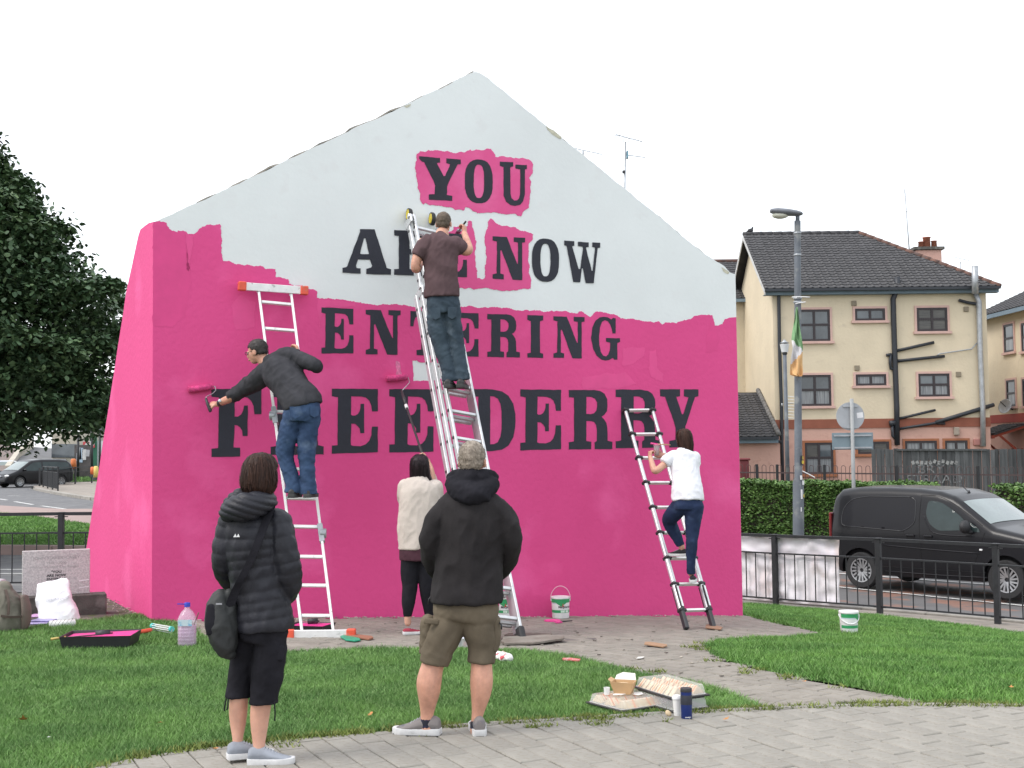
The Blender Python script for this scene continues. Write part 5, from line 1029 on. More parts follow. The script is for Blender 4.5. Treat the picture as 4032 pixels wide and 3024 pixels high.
T = MB(); F.limb(T, [(1646, 2140, 0, 72, 52), (1646, 2180, 0, 73, 52), (1646, 2206, 0, 72, 50)], n=24); F.cloth(T, 'skirt', M['burg'], vox=.0095, amp=.004, sc=8)
T = MB(); F.limb(T, [(1616, 2195, 0, 37), (1612, 2260, .0, 34), (1614, 2310, .0, 30), (1608, 2370, -.01, 26), (1605, 2415, 0, 18), (1605, 2428, 0, 16)], n=16); F.limb(T, [(1684, 2195, 0, 37), (1681, 2260, .0, 34), (1680, 2310, .0, 29), (1686, 2370, .02, 25), (1690, 2425, .03, 17)], n=16)
F.cloth(T, 'leggings', M['blackfab'], vox=.0085, amp=.003, sc=9)
gz2 = g(F.P(1605, 2470).x, 12.0)+.016
F.shoe_at(1605, 12.0, gz2, 18, .235, 'canvas', M['redcanvas'], M['solewhite'], .72); F.shoe_at(1690, 12.03, gz2, 40, .235, 'canvas', M['redcanvas'], M['solewhite'], .72)

# ---- woman on the right ladder
yr = bL3.y+(tL3.y-bL3.y)*frs[1]
F = Fig(yr-.06, 'g', 'woman in a white T-shirt and dark jeans climbing the telescopic ladder', 2720, 2298); B = F.body
F.head(2692, 1732, .26, .218, -20, 6)
F.limb(B, [(2690, 1765, .22, 20), (2692, 1790, .20, 26), (2694, 1820, .18, 46, 30), (2702, 1890, .12, 44, 32), (2708, 1940, .06, 44, 32), (2708, 1965, .04, 42, 30)])
F.limb(B, [(2652, 1802, .20, 17), (2620, 1825, .16, 15), (2590, 1850, .12, 14), (2578, 1852, .14, 14), (2570, 1835, .18, 12), (2561, 1800, .28, 9)])
F.limb(B, [(2730, 1805, .22, 17), (2725, 1850, .36, 14), (2680, 1830, .52, 12), (2620, 1795, .50, 9), (2606, 1790, .48, 8.5)])
F.hand(B, F.P(2560, 1806, .28), (.0, .1, 1), (.75, .4, 0), side=1, k=.86, curl=(1.1, 1.2, .8)); F.hand(B, F.P(2612, 1794, .46), (-1, -.1, .15), (-.1, -.8, .2), side=1, k=.86, curl=(.5, .7, .6))
F.limb(B, [(2680, 1985, .08, 24), (2640, 2045, .26, 24), (2662, 2110, .26, 18), (2682, 2148, .26, 13), (2684, 2158, .26, 12)]); F.limb(B, [(2733, 1985, .03, 26), (2725, 2100, .03, 22), (2722, 2200, .03, 16), (2721, 2252, .03, 13), (2722, 2262, .03, 12)])
F.finish(M['skin'], .0065)
F.hair_rings([(.124, -.01, .012, .014), (.116, -.012, .048, .06), (.09, -.014, .076, .090), (.04, -.016, .090, .102), (-.01, -.022, .092, .10), (-.06, -.03, .092, .092), (-.11, -.04, .085, .075), (-.16, -.05, .07, .055), (-.20, -.055, .045, .035)], M['hairbrown'], strands=220, sw=.004, amp=.005)
J = MB()
F.limb(J, [(2691, 1782, .20, 28, 28), (2692, 1793, .19, 54, 34), (2696, 1825, .17, 58, 38), (2702, 1880, .12, 54, 40), (2706, 1930, .07, 60, 46), (2708, 1972, .05, 63, 50)], n=24)
F.limb(J, [(2655, 1798, .20, 26), (2632, 1810, .17, 25), (2616, 1824, .15, 21)], n=16); F.limb(J, [(2730, 1800, .22, 26), (2732, 1830, .30, 24), (2722, 1850, .36, 20)], n=16)
F.cloth(J, 't_shirt', M['whitecot'], vox=.009, amp=.009, sc=7, sm=2, seed=33)
T = MB(); F.limb(T, [(2708, 1945, .05, 52, 38), (2708, 1985, .04, 58, 42), (2708, 2005, .04, 55, 40)], n=22)
F.limb(T, [(2682, 1990, .06, 36), (2655, 2020, .14, 33), (2636, 2048, .24, 29), (2650, 2085, .26, 25), (2668, 2120, .26, 20), (2680, 2148, .26, 16)], n=16)
F.limb(T, [(2734, 1990, .03, 38), (2729, 2050, .03, 32), (2726, 2105, .02, 25), (2723, 2160, .0, 22), (2720, 2220, .01, 17), (2721, 2260, .02, 16)], n=16)
F.cloth(T, 'jeans', M['denim3'], vox=.0085, amp=.004, sc=10, sm=2, seed=41)
z6 = bL3.lerp(tL3, frs[2]); z7 = bL3.lerp(tL3, frs[1])
F.shoe_at(2683, F.Y+.26, z6.z+.022, 160, .24, 'canvas', M['blackcanvas'], M['solewhite'], 1.05); F.shoe_at(2722, F.Y+.03, z7.z+.022, 80, .24, 'canvas', M['blackcanvas'], M['solewhite'], 1.05)
FG = F
# ================================================================ THINGS HELD, LEANING AND LYING ABOUT
def text_mesh(body, size, depth=0.0, bold=0.0, align='CENTER', shear=0):
    cu = bpy.data.curves.new('t', 'FONT'); cu.body = body; cu.size = size; cu.extrude = depth; cu.offset = bold; cu.align_x = align; cu.resolution_u = 3; cu.shear = shear
    o = bpy.data.objects.new('t', cu); C.objects.link(o); dg = bpy.context.evaluated_depsgraph_get(); dg.update(); me = bpy.data.meshes.new_from_object(o.evaluated_get(dg)); bpy.data.objects.remove(o); bpy.data.curves.remove(cu); return me
def place_text(me, fn, name, m, parent):
    for v in me.vertices: v.co = fn(v.co)
    me.materials.clear(); me.name = name
    o = link(name, me, m); return keep(o, parent) if parent else o
M['pinkwet'] = mat('wet_pink_paint', (.78, .06, .30), .35, var=.12, vs=20, bump=.001, bs=80)
M['pinkfoam'] = mat('paint_soaked_pile', (.60, .05, .20), .8, var=.35, vs=40, bump=.004, bs=150)
def tube_thing(name, parts, m, parent): pass
# roller in the hand of the man on the left ladder
ro = thing('paint_roller', 'pink soaked paint roller on a wire frame in the left hand of the ladder man', 'paint roller', at(820, 1580, 12.75))
Yr = wallP(790, 1530, .03).y
a, b = wallP(741, 1536, .045), wallP(836, 1522, .045); mb = MB(); mb.tube([a, a.lerp(b, .02), a.lerp(b, .98), b], [.018, .034, .034, .018], 18); o = mb.build('roller_sleeve', M['pinkfoam'], None, True); keep(o, ro); displace(o.data, lambda p, n: .003*noise.noise((p[0]*60, p[1]*60, p[2]*60)))
pz = [b, wallP(846, 1521, .05), wallP(850, 1537, .06), at(838, 1549, 12.95), at(812, 1562, 12.8), at(811, 1572, 12.76)]
mb = MB(); mb.tube(pz, .0042, 8); keep(mb.build('wire_frame', M['steel'], None, True), ro)
mb = MB(); mb.tube([at(810, 1568, 12.77), at(818, 1592, 12.76), at(828, 1618, 12.74), at(830, 1622, 12.74)], [.013, .016, .017, .012], 12); keep(mb.build('handle', M['dark'], None, True), ro)
# long roller
rp_ = thing('roller_pole', 'paint roller on a long black extension pole below the white patch', 'paint roller', at(1600, 1640, 13))
a, b = wallP(1520, 1492, .045), wallP(1604, 1484, .045); mb = MB(); mb.tube([a, a.lerp(b, .02), a.lerp(b, .98), b], [.018, .034, .034, .018], 18); o = mb.build('roller_sleeve', M['pinkfoam'], None, True); keep(o, rp_); displace(o.data, lambda p, n: .003*noise.noise((p[0]*60, p[1]*60, p[2]*60)))
t1 = at(1582, 1540, 13.45); mb = MB(); mb.tube([b, wallP(1607, 1487, .05), wallP(1613, 1506, .06), t1], .0042, 8); keep(mb.build('wire_frame', M['steel'], None, True), rp_)
t2, t3 = at(1600, 1600, 13.2), at(1671, 1812, 12.34); tm = at(1603, 1608, 13.17)
mb = MB(); mb.tube([t1-(t2-t1).normalized()*.01, t1.lerp(t2, .5), t2], [.012, .017, .015], 12); keep(mb.build('grip', M['dark'], None, True), rp_)
mb = MB(); mb.tube([t2.lerp(tm, -.6), tm], .0175, 12); keep(mb.build('pole_sticker', M['white'], None, True), rp_)
t4 = t3+(t3-t2).normalized()*.35; mb = MB(); mb.tube([t2, t3.lerp(t2, .25), t3.lerp(t2, .249), t4], [.0115, .0115, .0145, .0145], 12); keep(autosmooth(mb.build('pole', M['dark'])), rp_)
# brush of the man on the middle ladder
br = thing('paint_brush', 'paint brush held up in the right hand of the man on the middle ladder', 'paint brush', at(1820, 905, 12.95))
p0, p1, p2, p3_ = at(1834, 872, 12.87), at(1822, 888, 12.95), at(1810, 905, 13.2), at(1801, 918, 13.42)
mb = MB(); mb.tube([p0, p1, p2], [.009, .011, .008], 10); keep(mb.build('handle', M['dark'], None, True), br)
mb = MB(); mb.beam(p2, p2.lerp(p3_, .35), .045, .014, side=ax2); keep(mb.build('ferrule', M['steel']), br)
mb = MB(); mb.beam(p2.lerp(p3_, .33), p3_, .044, .013, side=ax2); keep(mb.build('bristles', mat('painted_bristles', (.20, .03, .10), .8)), br)
# cup and brush of the woman on the right ladder
hp = FG.P(2586, 1790, .40); cup = thing('plastic_cup', 'clear plastic cup of paint held by the woman on the telescopic ladder', 'cup', hp)
M['clear'] = glassmat('clear_plastic', (.85, .86, .86), .38, .12)
mb = MB(); mb.lathe([(.026, 0), (.034, .115), (.036, .117), (.034, .118), (.033, .115), (.025, .003), (.001, .003)], hp+Vector((0, 0, -.01)), 24); keep(mb.build('cup_wall', M['clear'], None, True), cup)
mb = MB(); mb.lathe([(.001, 0), (.024, 0), (.0285, .055), (.001, .055)], hp+Vector((0, 0, -.004)), 20); keep(mb.build('paint', mat('yellowish_paint', (.55, .42, .12), .5, var=.3, vs=30, col2=(.5, .12, .2), mix=(.42, .5)), None, True), cup)
mb = MB(); mb.lathe([(.0335, 0), (.0365, 0), (.0365, .010), (.0335, .010)], hp+Vector((0, 0, .098)), 24); keep(mb.build('rim', mat('pink_smeared_rim', (.70, .25, .40), .5), None, True), cup)
bb = thing('paint_brush', 'slim brush laid across the clear cup of paint', 'paint brush', hp+Vector((0, 0, .115)))
q0, q1 = at(2562, 1746, hp.y-.02), at(2640, 1752, hp.y+.03); mb = MB(); mb.tube([q0.lerp(q1, .35), q0.lerp(q1, .7), q1], [.005, .007, .005], 8); keep(mb.build('handle', mat('pale_wood', (.50, .33, .18), .7), None, True), bb); mb = MB(); mb.tube([q0, q0.lerp(q1, .35)], [.009, .007], 8); keep(mb.build('bristles', M['pinkwet'], None, True), bb)
# ---- paint buckets
def bucket(px, py, Y, label, rot_=0, tilt=0, handle='up', lid=False, scale=1.0, drip=False, r0=.094):
    p = at(px, py, Y); z = g(p.x, p.y)+.018; o = thing('paint_bucket', label, 'bucket', (p.x, p.y, z), 'white five litre paint buckets'); H_ = .235*scale; R0 = r0*scale; R1 = R0*1.07; b = Vector((p.x, p.y, z))
    mb = MB(); mb.lathe([(.001, .004), (R0*.97, .002), (R0, .008), (R1, H_*.93), (R1+.006, H_*.935), (R1+.006, H_), (R1-.003, H_), (R1-.004, H_*.95), (R0-.004, .012), (.001, .012)], b, 40); keep(autosmooth(mb.build('pail', M['white']), 35), o)
    def on(th, h, e=.0012):   # th: angle to the right of the viewer-facing line
        rr = R0+(R1-R0)*h/(H_*.93)+e; a = -pi/2+th+rot_; return b+Vector((cos(a)*rr, sin(a)*rr, h))
    def band(h0, h1, t0, t1, m, name, e=.0012):
        mb = MB(); k = max(2, int(abs(t1-t0)/.15)); vs = []
        for i in range(k+1): t = t0+(t1-t0)*i/k; vs += [on(t, h0, e), on(t, h1, e)]
        mb.add(vs, [(2*i, 2*i+1, 2*i+3, 2*i+2) for i in range(k)]); keep(mb.build(name, m, None, True), o)
    band(H_*.74, H_*.91, -2.3, 2.3, M['green'], 'green_band'); mb = MB()   # band with a pale V over it
    k = 12; vs = []
    for i in range(k+1): t = -.6+1.3*i/k; v = 1-abs(i/k-.5)*2; vs += [on(t, H_*(.74-.17*v), .0014), on(t, H_*.76, .0014)]
    mb.add(vs, [(2*i, 2*i+1, 2*i+3, 2*i+2) for i in range(k)]); keep(mb.build('green_wedge', M['green'], None, True), o)
    band(H_*.70, H_*.715, -2.3, -.55, mat('blue_rule', (.25, .45, .60), .5), 'rule')
    band(H_*.27, H_*.40, -2.3, 2.3, M['green'], 'green_band', .0012)
    for t0, t1 in ((-.02, .45), (.55, 1.0)): band(H_*.285, H_*.385, t0, t1, mat('pale_green_print', (.45, .66, .50), .5, col2=(.75, .8, .75), vs=60), 'print_panel', .002)
    tm = text_mesh('Macpherson', .034*scale, bold=.0008); w = max(v.co.x for v in tm.vertices)
    place_text(tm, lambda c: on((c.x+.055)/R1, H_*.50+c.y, .002), 'brand_print', M['dark'], o)
    mb = MB(); cc = .24
    for dx, dy, w_, h_ in ((0, 0, .022, .006), (0, .010, .006, .020), (0, .020, .014, .005), (0, -.006, .030, .005)):
        t0 = cc+(dx-w_/2)/R1; t1 = cc+(dx+w_/2)/R1; h0 = H_*.60+dy-h_/2; mb.add([on(t0, h0, .002), on(t1, h0, .002), on(t1, h0+h_, .002), on(t0, h0+h_, .002)], [(0, 1, 2, 3)])
    keep(mb.build('red_emblem', mat('red_print', (.55, .05, .03), .5)), o)
    # ears + handle
    ha = radians({'up': 78, 'down': -40, 'back': 35}[handle])
    for sg in (-1, 1): mb = MB(); mb.beam(b+Vector((sg*(R1+.004), 0, H_*.80)), b+Vector((sg*(R1+.004), 0, H_*.90)), .022, .010, side=(0, 1, 0)); keep(mb.build('handle_lug', M['white']), o)
    pts = [b+Vector((-cos(t)*(R1+.010), -sin(t)*cos(ha)*(R1+.03), H_*.87+sin(t)*sin(ha)*(R1+.05))) for t in [pi*i/18 for i in range(19)]]
    mb = MB(); mb.tube(pts, .0048, 8); keep(mb.build('handle', mat('pinkish_plastic_handle', (.78, .45, .55) if handle != 'down' else (.75, .75, .75), .5), None, True), o)
    if lid:
        mb = MB(); mb.lathe([(.001, H_+.004), (R1-.01, H_+.005), (R1+.007, H_+.004), (R1+.009, H_-.012), (R1+.006, H_-.014)], b, 40); keep(autosmooth(mb.build('lid', M['white'])), o)
    else:
        mb = MB(); mb.lathe([(.001, H_*.80), (R1-.006, H_*.80)], b, 32, cap=False); keep(mb.build('paint', M['pinkwet']), o)
    if drip:
        q = [(-.95, .98), (-.3, .98), (-.35, .85), (-.5, .72), (-.55, .55), (-.62, .42), (-.70, .50), (-.72, .65), (-.85, .7), (-.95, .8)]
        mb = MB(); vs = [on(t, h*H_, .003) for t, h in q]; mb.add(vs, [tuple(range(len(vs)))]); keep(mb.build('paint_drip', M['pinkwet']), o)
    return o
bucket(2208, 2440, 14.2, 'white and green paint bucket with upright pink handle against the pink wall', handle='up')
bucket(1990, 2445, 14.0, 'white and green paint bucket behind the foot of the middle ladder, pink dripping down it', rot_=-.2, handle='back', drip=True)
bucket(3344, 2514, 13.35, 'lidded white paint bucket standing alone on the right lawn', rot_=1.1, handle='down', lid=True, scale=.98, r0=.090)
# ---- trays
def tray(name, label, px, py, ang_, L, Wd, Hh, m=M['dark'], paintm=M['pinkwet'], z0=.02):
    p = hit(px, py); R = Matrix.Rotation(radians(ang_), 3, 'Z'); b = Vector((p.x, p.y, p.z+z0)); o = thing(name, label, 'paint tray', b)
    def P_(x, y, z): return b+R@Vector((x, y, z))
    mb = MB(); t = .006
    ou = [(-L/2+.02, -Wd/2+.02, 0), (L/2-.02, -Wd/2+.02, .0), (L/2-.02, Wd/2-.02, .0), (-L/2+.02, Wd/2-.02, 0)]; ot = [(-L/2, -Wd/2, Hh), (L/2, -Wd/2, Hh), (L/2, Wd/2, Hh), (-L/2, Wd/2, Hh)]
    ol = [(x*1.03, y*1.04, z) for x, y, z in ot]; it = [(x*.985, y*.975, z) for x, y, z in ot]; ib = [(-L/2+.028, -Wd/2+.03, .008), (L/2-.028, -Wd/2+.03, Hh*.75), (L/2-.028, Wd/2-.03, Hh*.75), (-L/2+.028, Wd/2-.03, .008)]
    V = [P_(*q) for q in ou+ot+ol+it+ib]; f = [(0, 1, 2, 3)]
    for i in range(4):
        j = (i+1) % 4; f += [(i, j, 4+j, 4+i), (8+i, 8+j, 4+j, 4+i), (8+i, 8+j, 12+j, 12+i), (12+i, 12+j, 16+j, 16+i)]
    f += [(16, 17, 18, 19)]; mb.add(V, f); keep(bevel(mb.build('tray_shell', m), .003), o)
    mb = MB(); e = .004; mb.add([P_(ib[0][0]-.016, ib[0][1]-.016, Hh*.74), P_(ib[1][0]+.01, ib[1][1]-.018, Hh*.92), P_(ib[2][0]+.01, ib[2][1]+.018, Hh*.92), P_(ib[3][0]-.016, ib[3][1]+.016, Hh*.74)], [(0, 1, 2, 3)]); keep(mb.build('paint', paintm), o)
    for sy in (-1, 1):
        mb = MB(); mb.add([P_(-L/2*.97, sy*(Wd/2-.012), Hh*.55), P_(L/2*.97, sy*(Wd/2-.012), Hh*.82), P_(L/2*.97, sy*(Wd/2-.006), Hh*.97), P_(-L/2*.97, sy*(Wd/2-.006), Hh*.97)], [(0, 1, 2, 3)]); keep(mb.build('paint_coating', paintm), o)
    return o, P_
t1_, TP = tray('paint_tray', 'black paint tray full of pink paint lying on the left lawn', 398, 2552, 4, .60, .42, .10, z0=.03)
r1_ = thing('paint_roller', 'small black handled roller resting in the tray on the lawn', 'paint roller', TP(-.05, .02, .08)); mb = MB(); mb.tube([TP(-.06, .05, .085), TP(.06, .07, .09)], .030, 12); keep(mb.build('roller_sleeve', M['dark'], None, True), r1_); mb = MB(); mb.tube([TP(.06, .07, .09), TP(.09, .04, .095), TP(-.02, -.02, .09), TP(-.30, -.08, .078)], .005, 6); keep(mb.build('wire_frame', M['dark'], None, True), r1_); mb = MB(); mb.tube([TP(-.28, -.075, .082), TP(-.40, -.10, .07)], .011, 8); keep(mb.build('handle', mat('worn_yellow_handle', (.45, .33, .10), .6), None, True), r1_)
t2_, TP2 = tray('paint_tray', 'black paint tray with bright pink paint behind the left ladder', 1222, 2486, -18, .40, .30, .055, z0=.016)
r2_ = thing('paint_roller', 'dark roller lying in the tray behind the left ladder', 'paint roller', TP2(.0, .06, .06)); mb = MB(); mb.tube([TP2(-.06, .06, .07), TP2(.03, .10, .075)], .026, 12); keep(mb.build('roller_sleeve', M['dark'], None, True), r2_); mb = MB(); mb.tube([TP2(.03, .10, .075), TP2(.06, .07, .075), TP2(.05, .0, .07)], .005, 6); keep(mb.build('wire_frame', M['dark'], None, True), r2_)
# pink lid + brush beside the bucket
p = hit(2175, 2452); ld = thing('bucket_cover', 'bucket cover covered in wet pink paint on the paving by the bucket', 'lid', (p.x, p.y, p.z+.018)); mb = MB(); mb.lathe([(.001, 0), (.086, 0), (.09, .008), (.086, .012), (.08, .009), (.001, .009)], Vector((p.x, p.y, p.z+.017)), 28); keep(autosmooth(mb.build('lid_disc', M['pinkwet'])), ld)
bu = thing('paint_brush', 'brush with a dark handle beside the pink bucket lid', 'paint brush', hit(2225, 2446)); a, b = hit(2206, 2448, .03), hit(2252, 2444, .03); mb = MB(); mb.tube([a, b], [.009, .006], 8); keep(mb.build('handle', M['dark'], None, True), bu); mb = MB(); mb.beam(hit(2190, 2450, .032), a, .05, .014, side=(0, 1, 0)); keep(mb.build('bristles', M['pinkwet']), bu)
# ---- planks, boards, odds and ends on the path
def board(label, pts, h, m, name='plank', cat='plank', z0=.022, ragged=.0, group=None):
    P_ = [hit(*p) for p in pts]; base = P_[0]; z = max(g(p.x, p.y) for p in P_)+z0; poly = [(p.x, p.y) for p in P_]
    if ragged: poly = rough(poly, ragged, .02, 9)
    mb = MB(); mb.prism(poly, h, (0, 0, z), (1, 0, 0), (0, 1, 0), (0, 0, 1)); o = mb.build(name, m, None, label=label, cat=cat, group=group); return bevel(o, .002) if not ragged else o
M['oldwood'] = mat('weathered_wood', (.20, .17, .14), .9, vs=4, col2=(.07, .045, .035), mix=(.35, .6), bump=.004, bs=60, aniso=(1, 6, 6))
board('dark splintered board lying under the right foot of the triple ladder', [(1988, 2519), (2040, 2527), (2100, 2529), (2168, 2523), (2172, 2517), (2120, 2514), (2000, 2512)], .014, M['oldwood'], ragged=.02)
board('long flat weathered board just in front of the dark splintered one', [(1975, 2538), (1985, 2549), (2100, 2549), (2218, 2538), (2222, 2530), (2150, 2526), (1985, 2528)], .016, mat('grey_board', (.24, .22, .19), .9, vs=3, col2=(.14, .11, .09), bump=.003, bs=60), ragged=.012)
board('short offcut of brown wood lying on the path', [(2537, 2552), (2612, 2561), (2628, 2558), (2626, 2555), (2560, 2547), (2540, 2547)], .012, mat('brown_wood', (.33, .20, .12), .85, vs=5, bump=.002, bs=60))
board('thin wood wedge under the right foot of the telescopic ladder', [(2778, 2484), (2838, 2490), (2846, 2486), (2800, 2477), (2780, 2478)], .012, mat('brown_wedge', (.28, .16, .10), .85), name='wedge', cat='wedge')
board('reddish brown slat under the stabiliser of the left ladder', [(1312, 2511), (1452, 2531), (1470, 2527), (1465, 2522), (1330, 2507)], .016, mat('red_brown_wood', (.30, .13, .08), .8, vs=5))
board('green plastic scraper under the end of the left ladder', [(1340, 2521), (1362, 2533), (1398, 2537), (1420, 2534), (1414, 2528), (1352, 2517)], .012, mat('green_plastic', (.02, .30, .17), .5, var=.15), name='scraper', cat='scraper')
board('scrap of white paper lying on the middle of the path', [(2505, 2606), (2530, 2604), (2538, 2599), (2512, 2600)], .004, mat('scrap_paper', (.6, .58, .54), .9), name='paper_scrap', cat='litter')
board('crumpled red and white wrapper on the lawn edge', [(2218, 2618), (2278, 2622), (2284, 2617), (2250, 2613), (2220, 2613)], .008, mat('red_wrapper', (.60, .12, .12), .6, vs=35, col2=(.6, .5, .48), mix=(.4, .5)), name='wrapper', cat='litter', ragged=.01, z0=.035)
# plastic box of paint gear and the paint rags behind the man in shorts
p = hit(1812, 2562); bx = thing('storage_box', 'shallow clear plastic box of art materials between the legs of the man in shorts', 'box', (p.x, p.y, p.z)); b = Vector((p.x, p.y, p.z+.03))
mb = MB(); mb.box(b+Vector((0, 0, .04)), (.20, .14, .07)); keep(bevel(mb.build('box_shell', M['clear']), .008, 2), bx)
mb = MB(); mb.box(b+Vector((0, 0, .082)), (.215, .155, .012)); keep(bevel(mb.build('box_lid', mat('milky_lid', (.62, .62, .68), .5)), .004), bx)
for i in range(5):
    mb = MB(); mb.tube([b+Vector((-.08+.04*i, .02*(-1)**i, .012)), b+Vector((-.075+.04*i, .02*(-1)**i, .055))], .014, 10); keep(mb.build('paint_pot', mat('pot_colour', [(.12, .14, .3), (.6, .6, .62), (.2, .2, .24), (.5, .12, .12), (.12, .12, .15)][i], .5), None, True), bx)
mb = MB(); mb.box(b+Vector((.04, -.02, .096)), (.08, .03, .012)); keep(mb.build('tube_of_paint', M['white']), bx)
rg = thing('paint_rags', 'crumpled red stained white cloth at the lawn edge beside the man in shorts', 'cloth', hit(1970, 2580))
mb = MB()
for i, (px, py, L_) in enumerate(((1950, 2578, .10), (1975, 2584, .12), (1992, 2590, .10))):
    c = hit(px, py, .05); FG.ell(mb, c, (L_*.55, .045, .028), Matrix.Rotation(radians(-20-i*14), 3, 'Z'))
me = fuse(mb, 'cloth', .006, 2); displace(me, cloth_fn(.012, 22, 1, 5)); keep(link('cloth', me, mat('stained_cloth', (.75, .73, .72), .9, vs=14, col2=(.60, .10, .12), mix=(.40, .48)), None, True), rg)
stk = thing('stir_stick', 'thin bamboo stick leaning on the stained cloth', 'stick', hit(1990, 2570)); mb = MB(); mb.tube([hit(1978, 2562, .09), hit(2016, 2590, .035)], .006, 6); keep(mb.build('stick', mat('bamboo', (.40, .33, .22), .7)), stk)
# ---- rollers and bottle on the left lawn
rl = thing('paint_roller', 'turquoise caged roller frame with orange red handle on the left lawn', 'paint roller', hit(630, 2500)); h = lambda px, py, z=.06: hit(px, py+14, 0)+Vector((0, 0, z))
mb = MB(); mb.tube([h(537, 2502), h(545, 2501), h(590, 2493), h(597, 2491)], [.014, .019, .019, .012], 12); keep(mb.build('handle', M['orangered'], None, True), rl)
A_, B_ = h(602, 2480, .07), h(675, 2493, .07); dd = (B_-A_).normalized(); u1 = dd.orthogonal().normalized(); u2 = dd.cross(u1)
M['turq'] = mat('turquoise_plastic', (.10, .55, .50), .5, var=.08)
for e in (A_, B_): mb = MB(); mb.tube([e-dd*.012, e+dd*.012], .026, 16); keep(autosmooth(mb.build('end_disc', M['turq'])), rl)
for i in range(6): q = u1*cos(i*pi/3)*.021+u2*sin(i*pi/3)*.021; mb = MB(); mb.tube([A_+q, B_+q], .0035, 6); keep(mb.build('cage_wire', M['white']), rl)
mb = MB(); mb.tube([B_, B_+dd*.02, B_+dd*.0+Vector((0, -.04, -.03)), A_+Vector((.05, -.05, -.035)), h(597, 2491)], .004, 6); keep(mb.build('wire_frame', M['steel']), rl)
p = hit(737, 2551); bo = thing('water_bottle', 'five litre plastic bottle with blue cap holding paint brushes and pinkish water', 'bottle', (p.x, p.y, p.z)); b = Vector((p.x, p.y, p.z+.02)); M['bottle'] = glassmat('thin_clear_plastic', (.80, .74, .84), .30, .08)
def sq(r, z, e=.6, c=(0, 0)): return [b+Vector((c[0]+r*(abs(cos(a))**e)*(1 if cos(a) > 0 else -1), c[1]+r*(abs(sin(a))**e)*(1 if sin(a) > 0 else -1), z)) for a in [2*pi*i/28 for i in range(28)]]
prof = [(.070, 0), (.076, .012)]+[q for i in range(6) for q in ((.078, .03+i*.03), (.074, .043+i*.03), (.078, .05+i*.03))]+[(.078, .225), (.070, .255), (.048, .295), (.024, .318), (.022, .335)]
mb = MB(); mb.rings([sq(r, z, .65 if z < .24 else .85) for r, z in prof]); keep(mb.build('bottle_body', M['bottle'], None, True), bo)
mb = MB(); mb.rings([sq(.070, .006, .65), sq(.072, .09, .65), sq(.071, .175, .65)]); keep(mb.build('water', glassmat('pinkish_water', (.55, .28, .50), .62, .1), None, True), bo)
mb = MB(); mb.add([b+Vector((x, -.0795 if abs(x) < .07 else -.076, z)) for z in (.178, .232) for x in (-.06, 0, .06)], [(0, 1, 4, 3), (1, 2, 5, 4)]); keep(mb.build('label', mat('blue_label', (.20, .42, .60), .5, vs=20, col2=(.5, .6, .66), mix=(.5, .6))), bo)
M['bluecap'] = mat('blue_plastic', (.015, .04, .42), .4, var=.1)
mb = MB(); mb.lathe([(.001, .372), (.022, .372), (.026, .366), (.026, .335), (.001, .335)], b, 20); o = keep(autosmooth(mb.build('cap', M['bluecap'])), bo); mb = MB(); mb.beam(b+Vector((-.02, 0, .358)), b+Vector((-.085, 0, .360)), .018, .008, side=(0, 1, 0)); q = mb.build('cap_strap', M['bluecap']); q.parent = o
for k, (x0, y0, x1, z1, r, mm) in enumerate(((.0, .0, .10, .285, .0055, 'red_brown_stick'), (-.02, .01, -.04, .20, .005, 'a'), (.01, -.01, .03, .19, .006, 'b'))):
    o = thing('paint_brush', ['brush sticking out to the right of the big bottle', 'brush inside the big bottle, left side', 'brush inside the big bottle, centre'][k], 'paint brush', b); mb = MB(); mb.tube([b+Vector((x0, y0, .03)), b+Vector((x1, 0, z1))], r, 8); keep(mb.build('handle', mat('brush_handle', [(.22, .10, .10), (.15, .15, .2), (.7, .7, .7)][k], .6)), o)
# ---- memorial stone on its plinth
c0, c1 = hit(112, 2428), hit(420, 2414); pl = thing('memorial_stone', 'low granite memorial slab on a dark concrete plinth, its slogan partly covered', 'memorial', tuple((c0+c1)/2)); ex = (Vector((c1.x, c1.y, 0))-Vector((c0.x, c0.y, 0))).normalized(); ey = Vector((-ex.y, ex.x, 0)); Lp = (c1-c0).length
M['granite'] = mat('grey_granite', (.60, .59, .57), .75, vs=60, col2=(.40, .395, .39), mix=(.35, .6), bump=.0015, bs=150); M['plinth'] = mat('dark_concrete', (.10, .095, .085), .95, var=.3, vs=7, bump=.004, bs=70, wear=((.17, .165, .15), 5, .52, .64))
zb = min(c0.z, c1.z)-.1; hp_ = at(112, 2352, c0.y).z-zb; Rz = Matrix((ex, ey, Vector((0, 0, 1)))).transposed()
mb = MB(); mb.box(Vector((c0.x, c0.y, zb+hp_/2))+ex*Lp/2+ey*.12, (Lp, .24, hp_), Rz); keep(bevel(mb.build('plinth', M['plinth']), .01), pl)
s0 = at(86, 2364, c0.y+.05); Ls = (at(353, 2350, c1.y+.05)-s0).length; hs_ = at(86, 2172, c0.y+.05).z-(zb+hp_); s0.z = zb+hp_+.002
lean = Matrix.Rotation(radians(-7), 3, ex) if False else Matrix.Identity(3)
mb = MB(); mb.box(s0+ex*Ls/2+ey*.05+Vector((0, 0, hs_/2)), (Ls, .07, hs_), Rz); stn = keep(bevel(mb.build('slab', M['granite']), .004), pl)
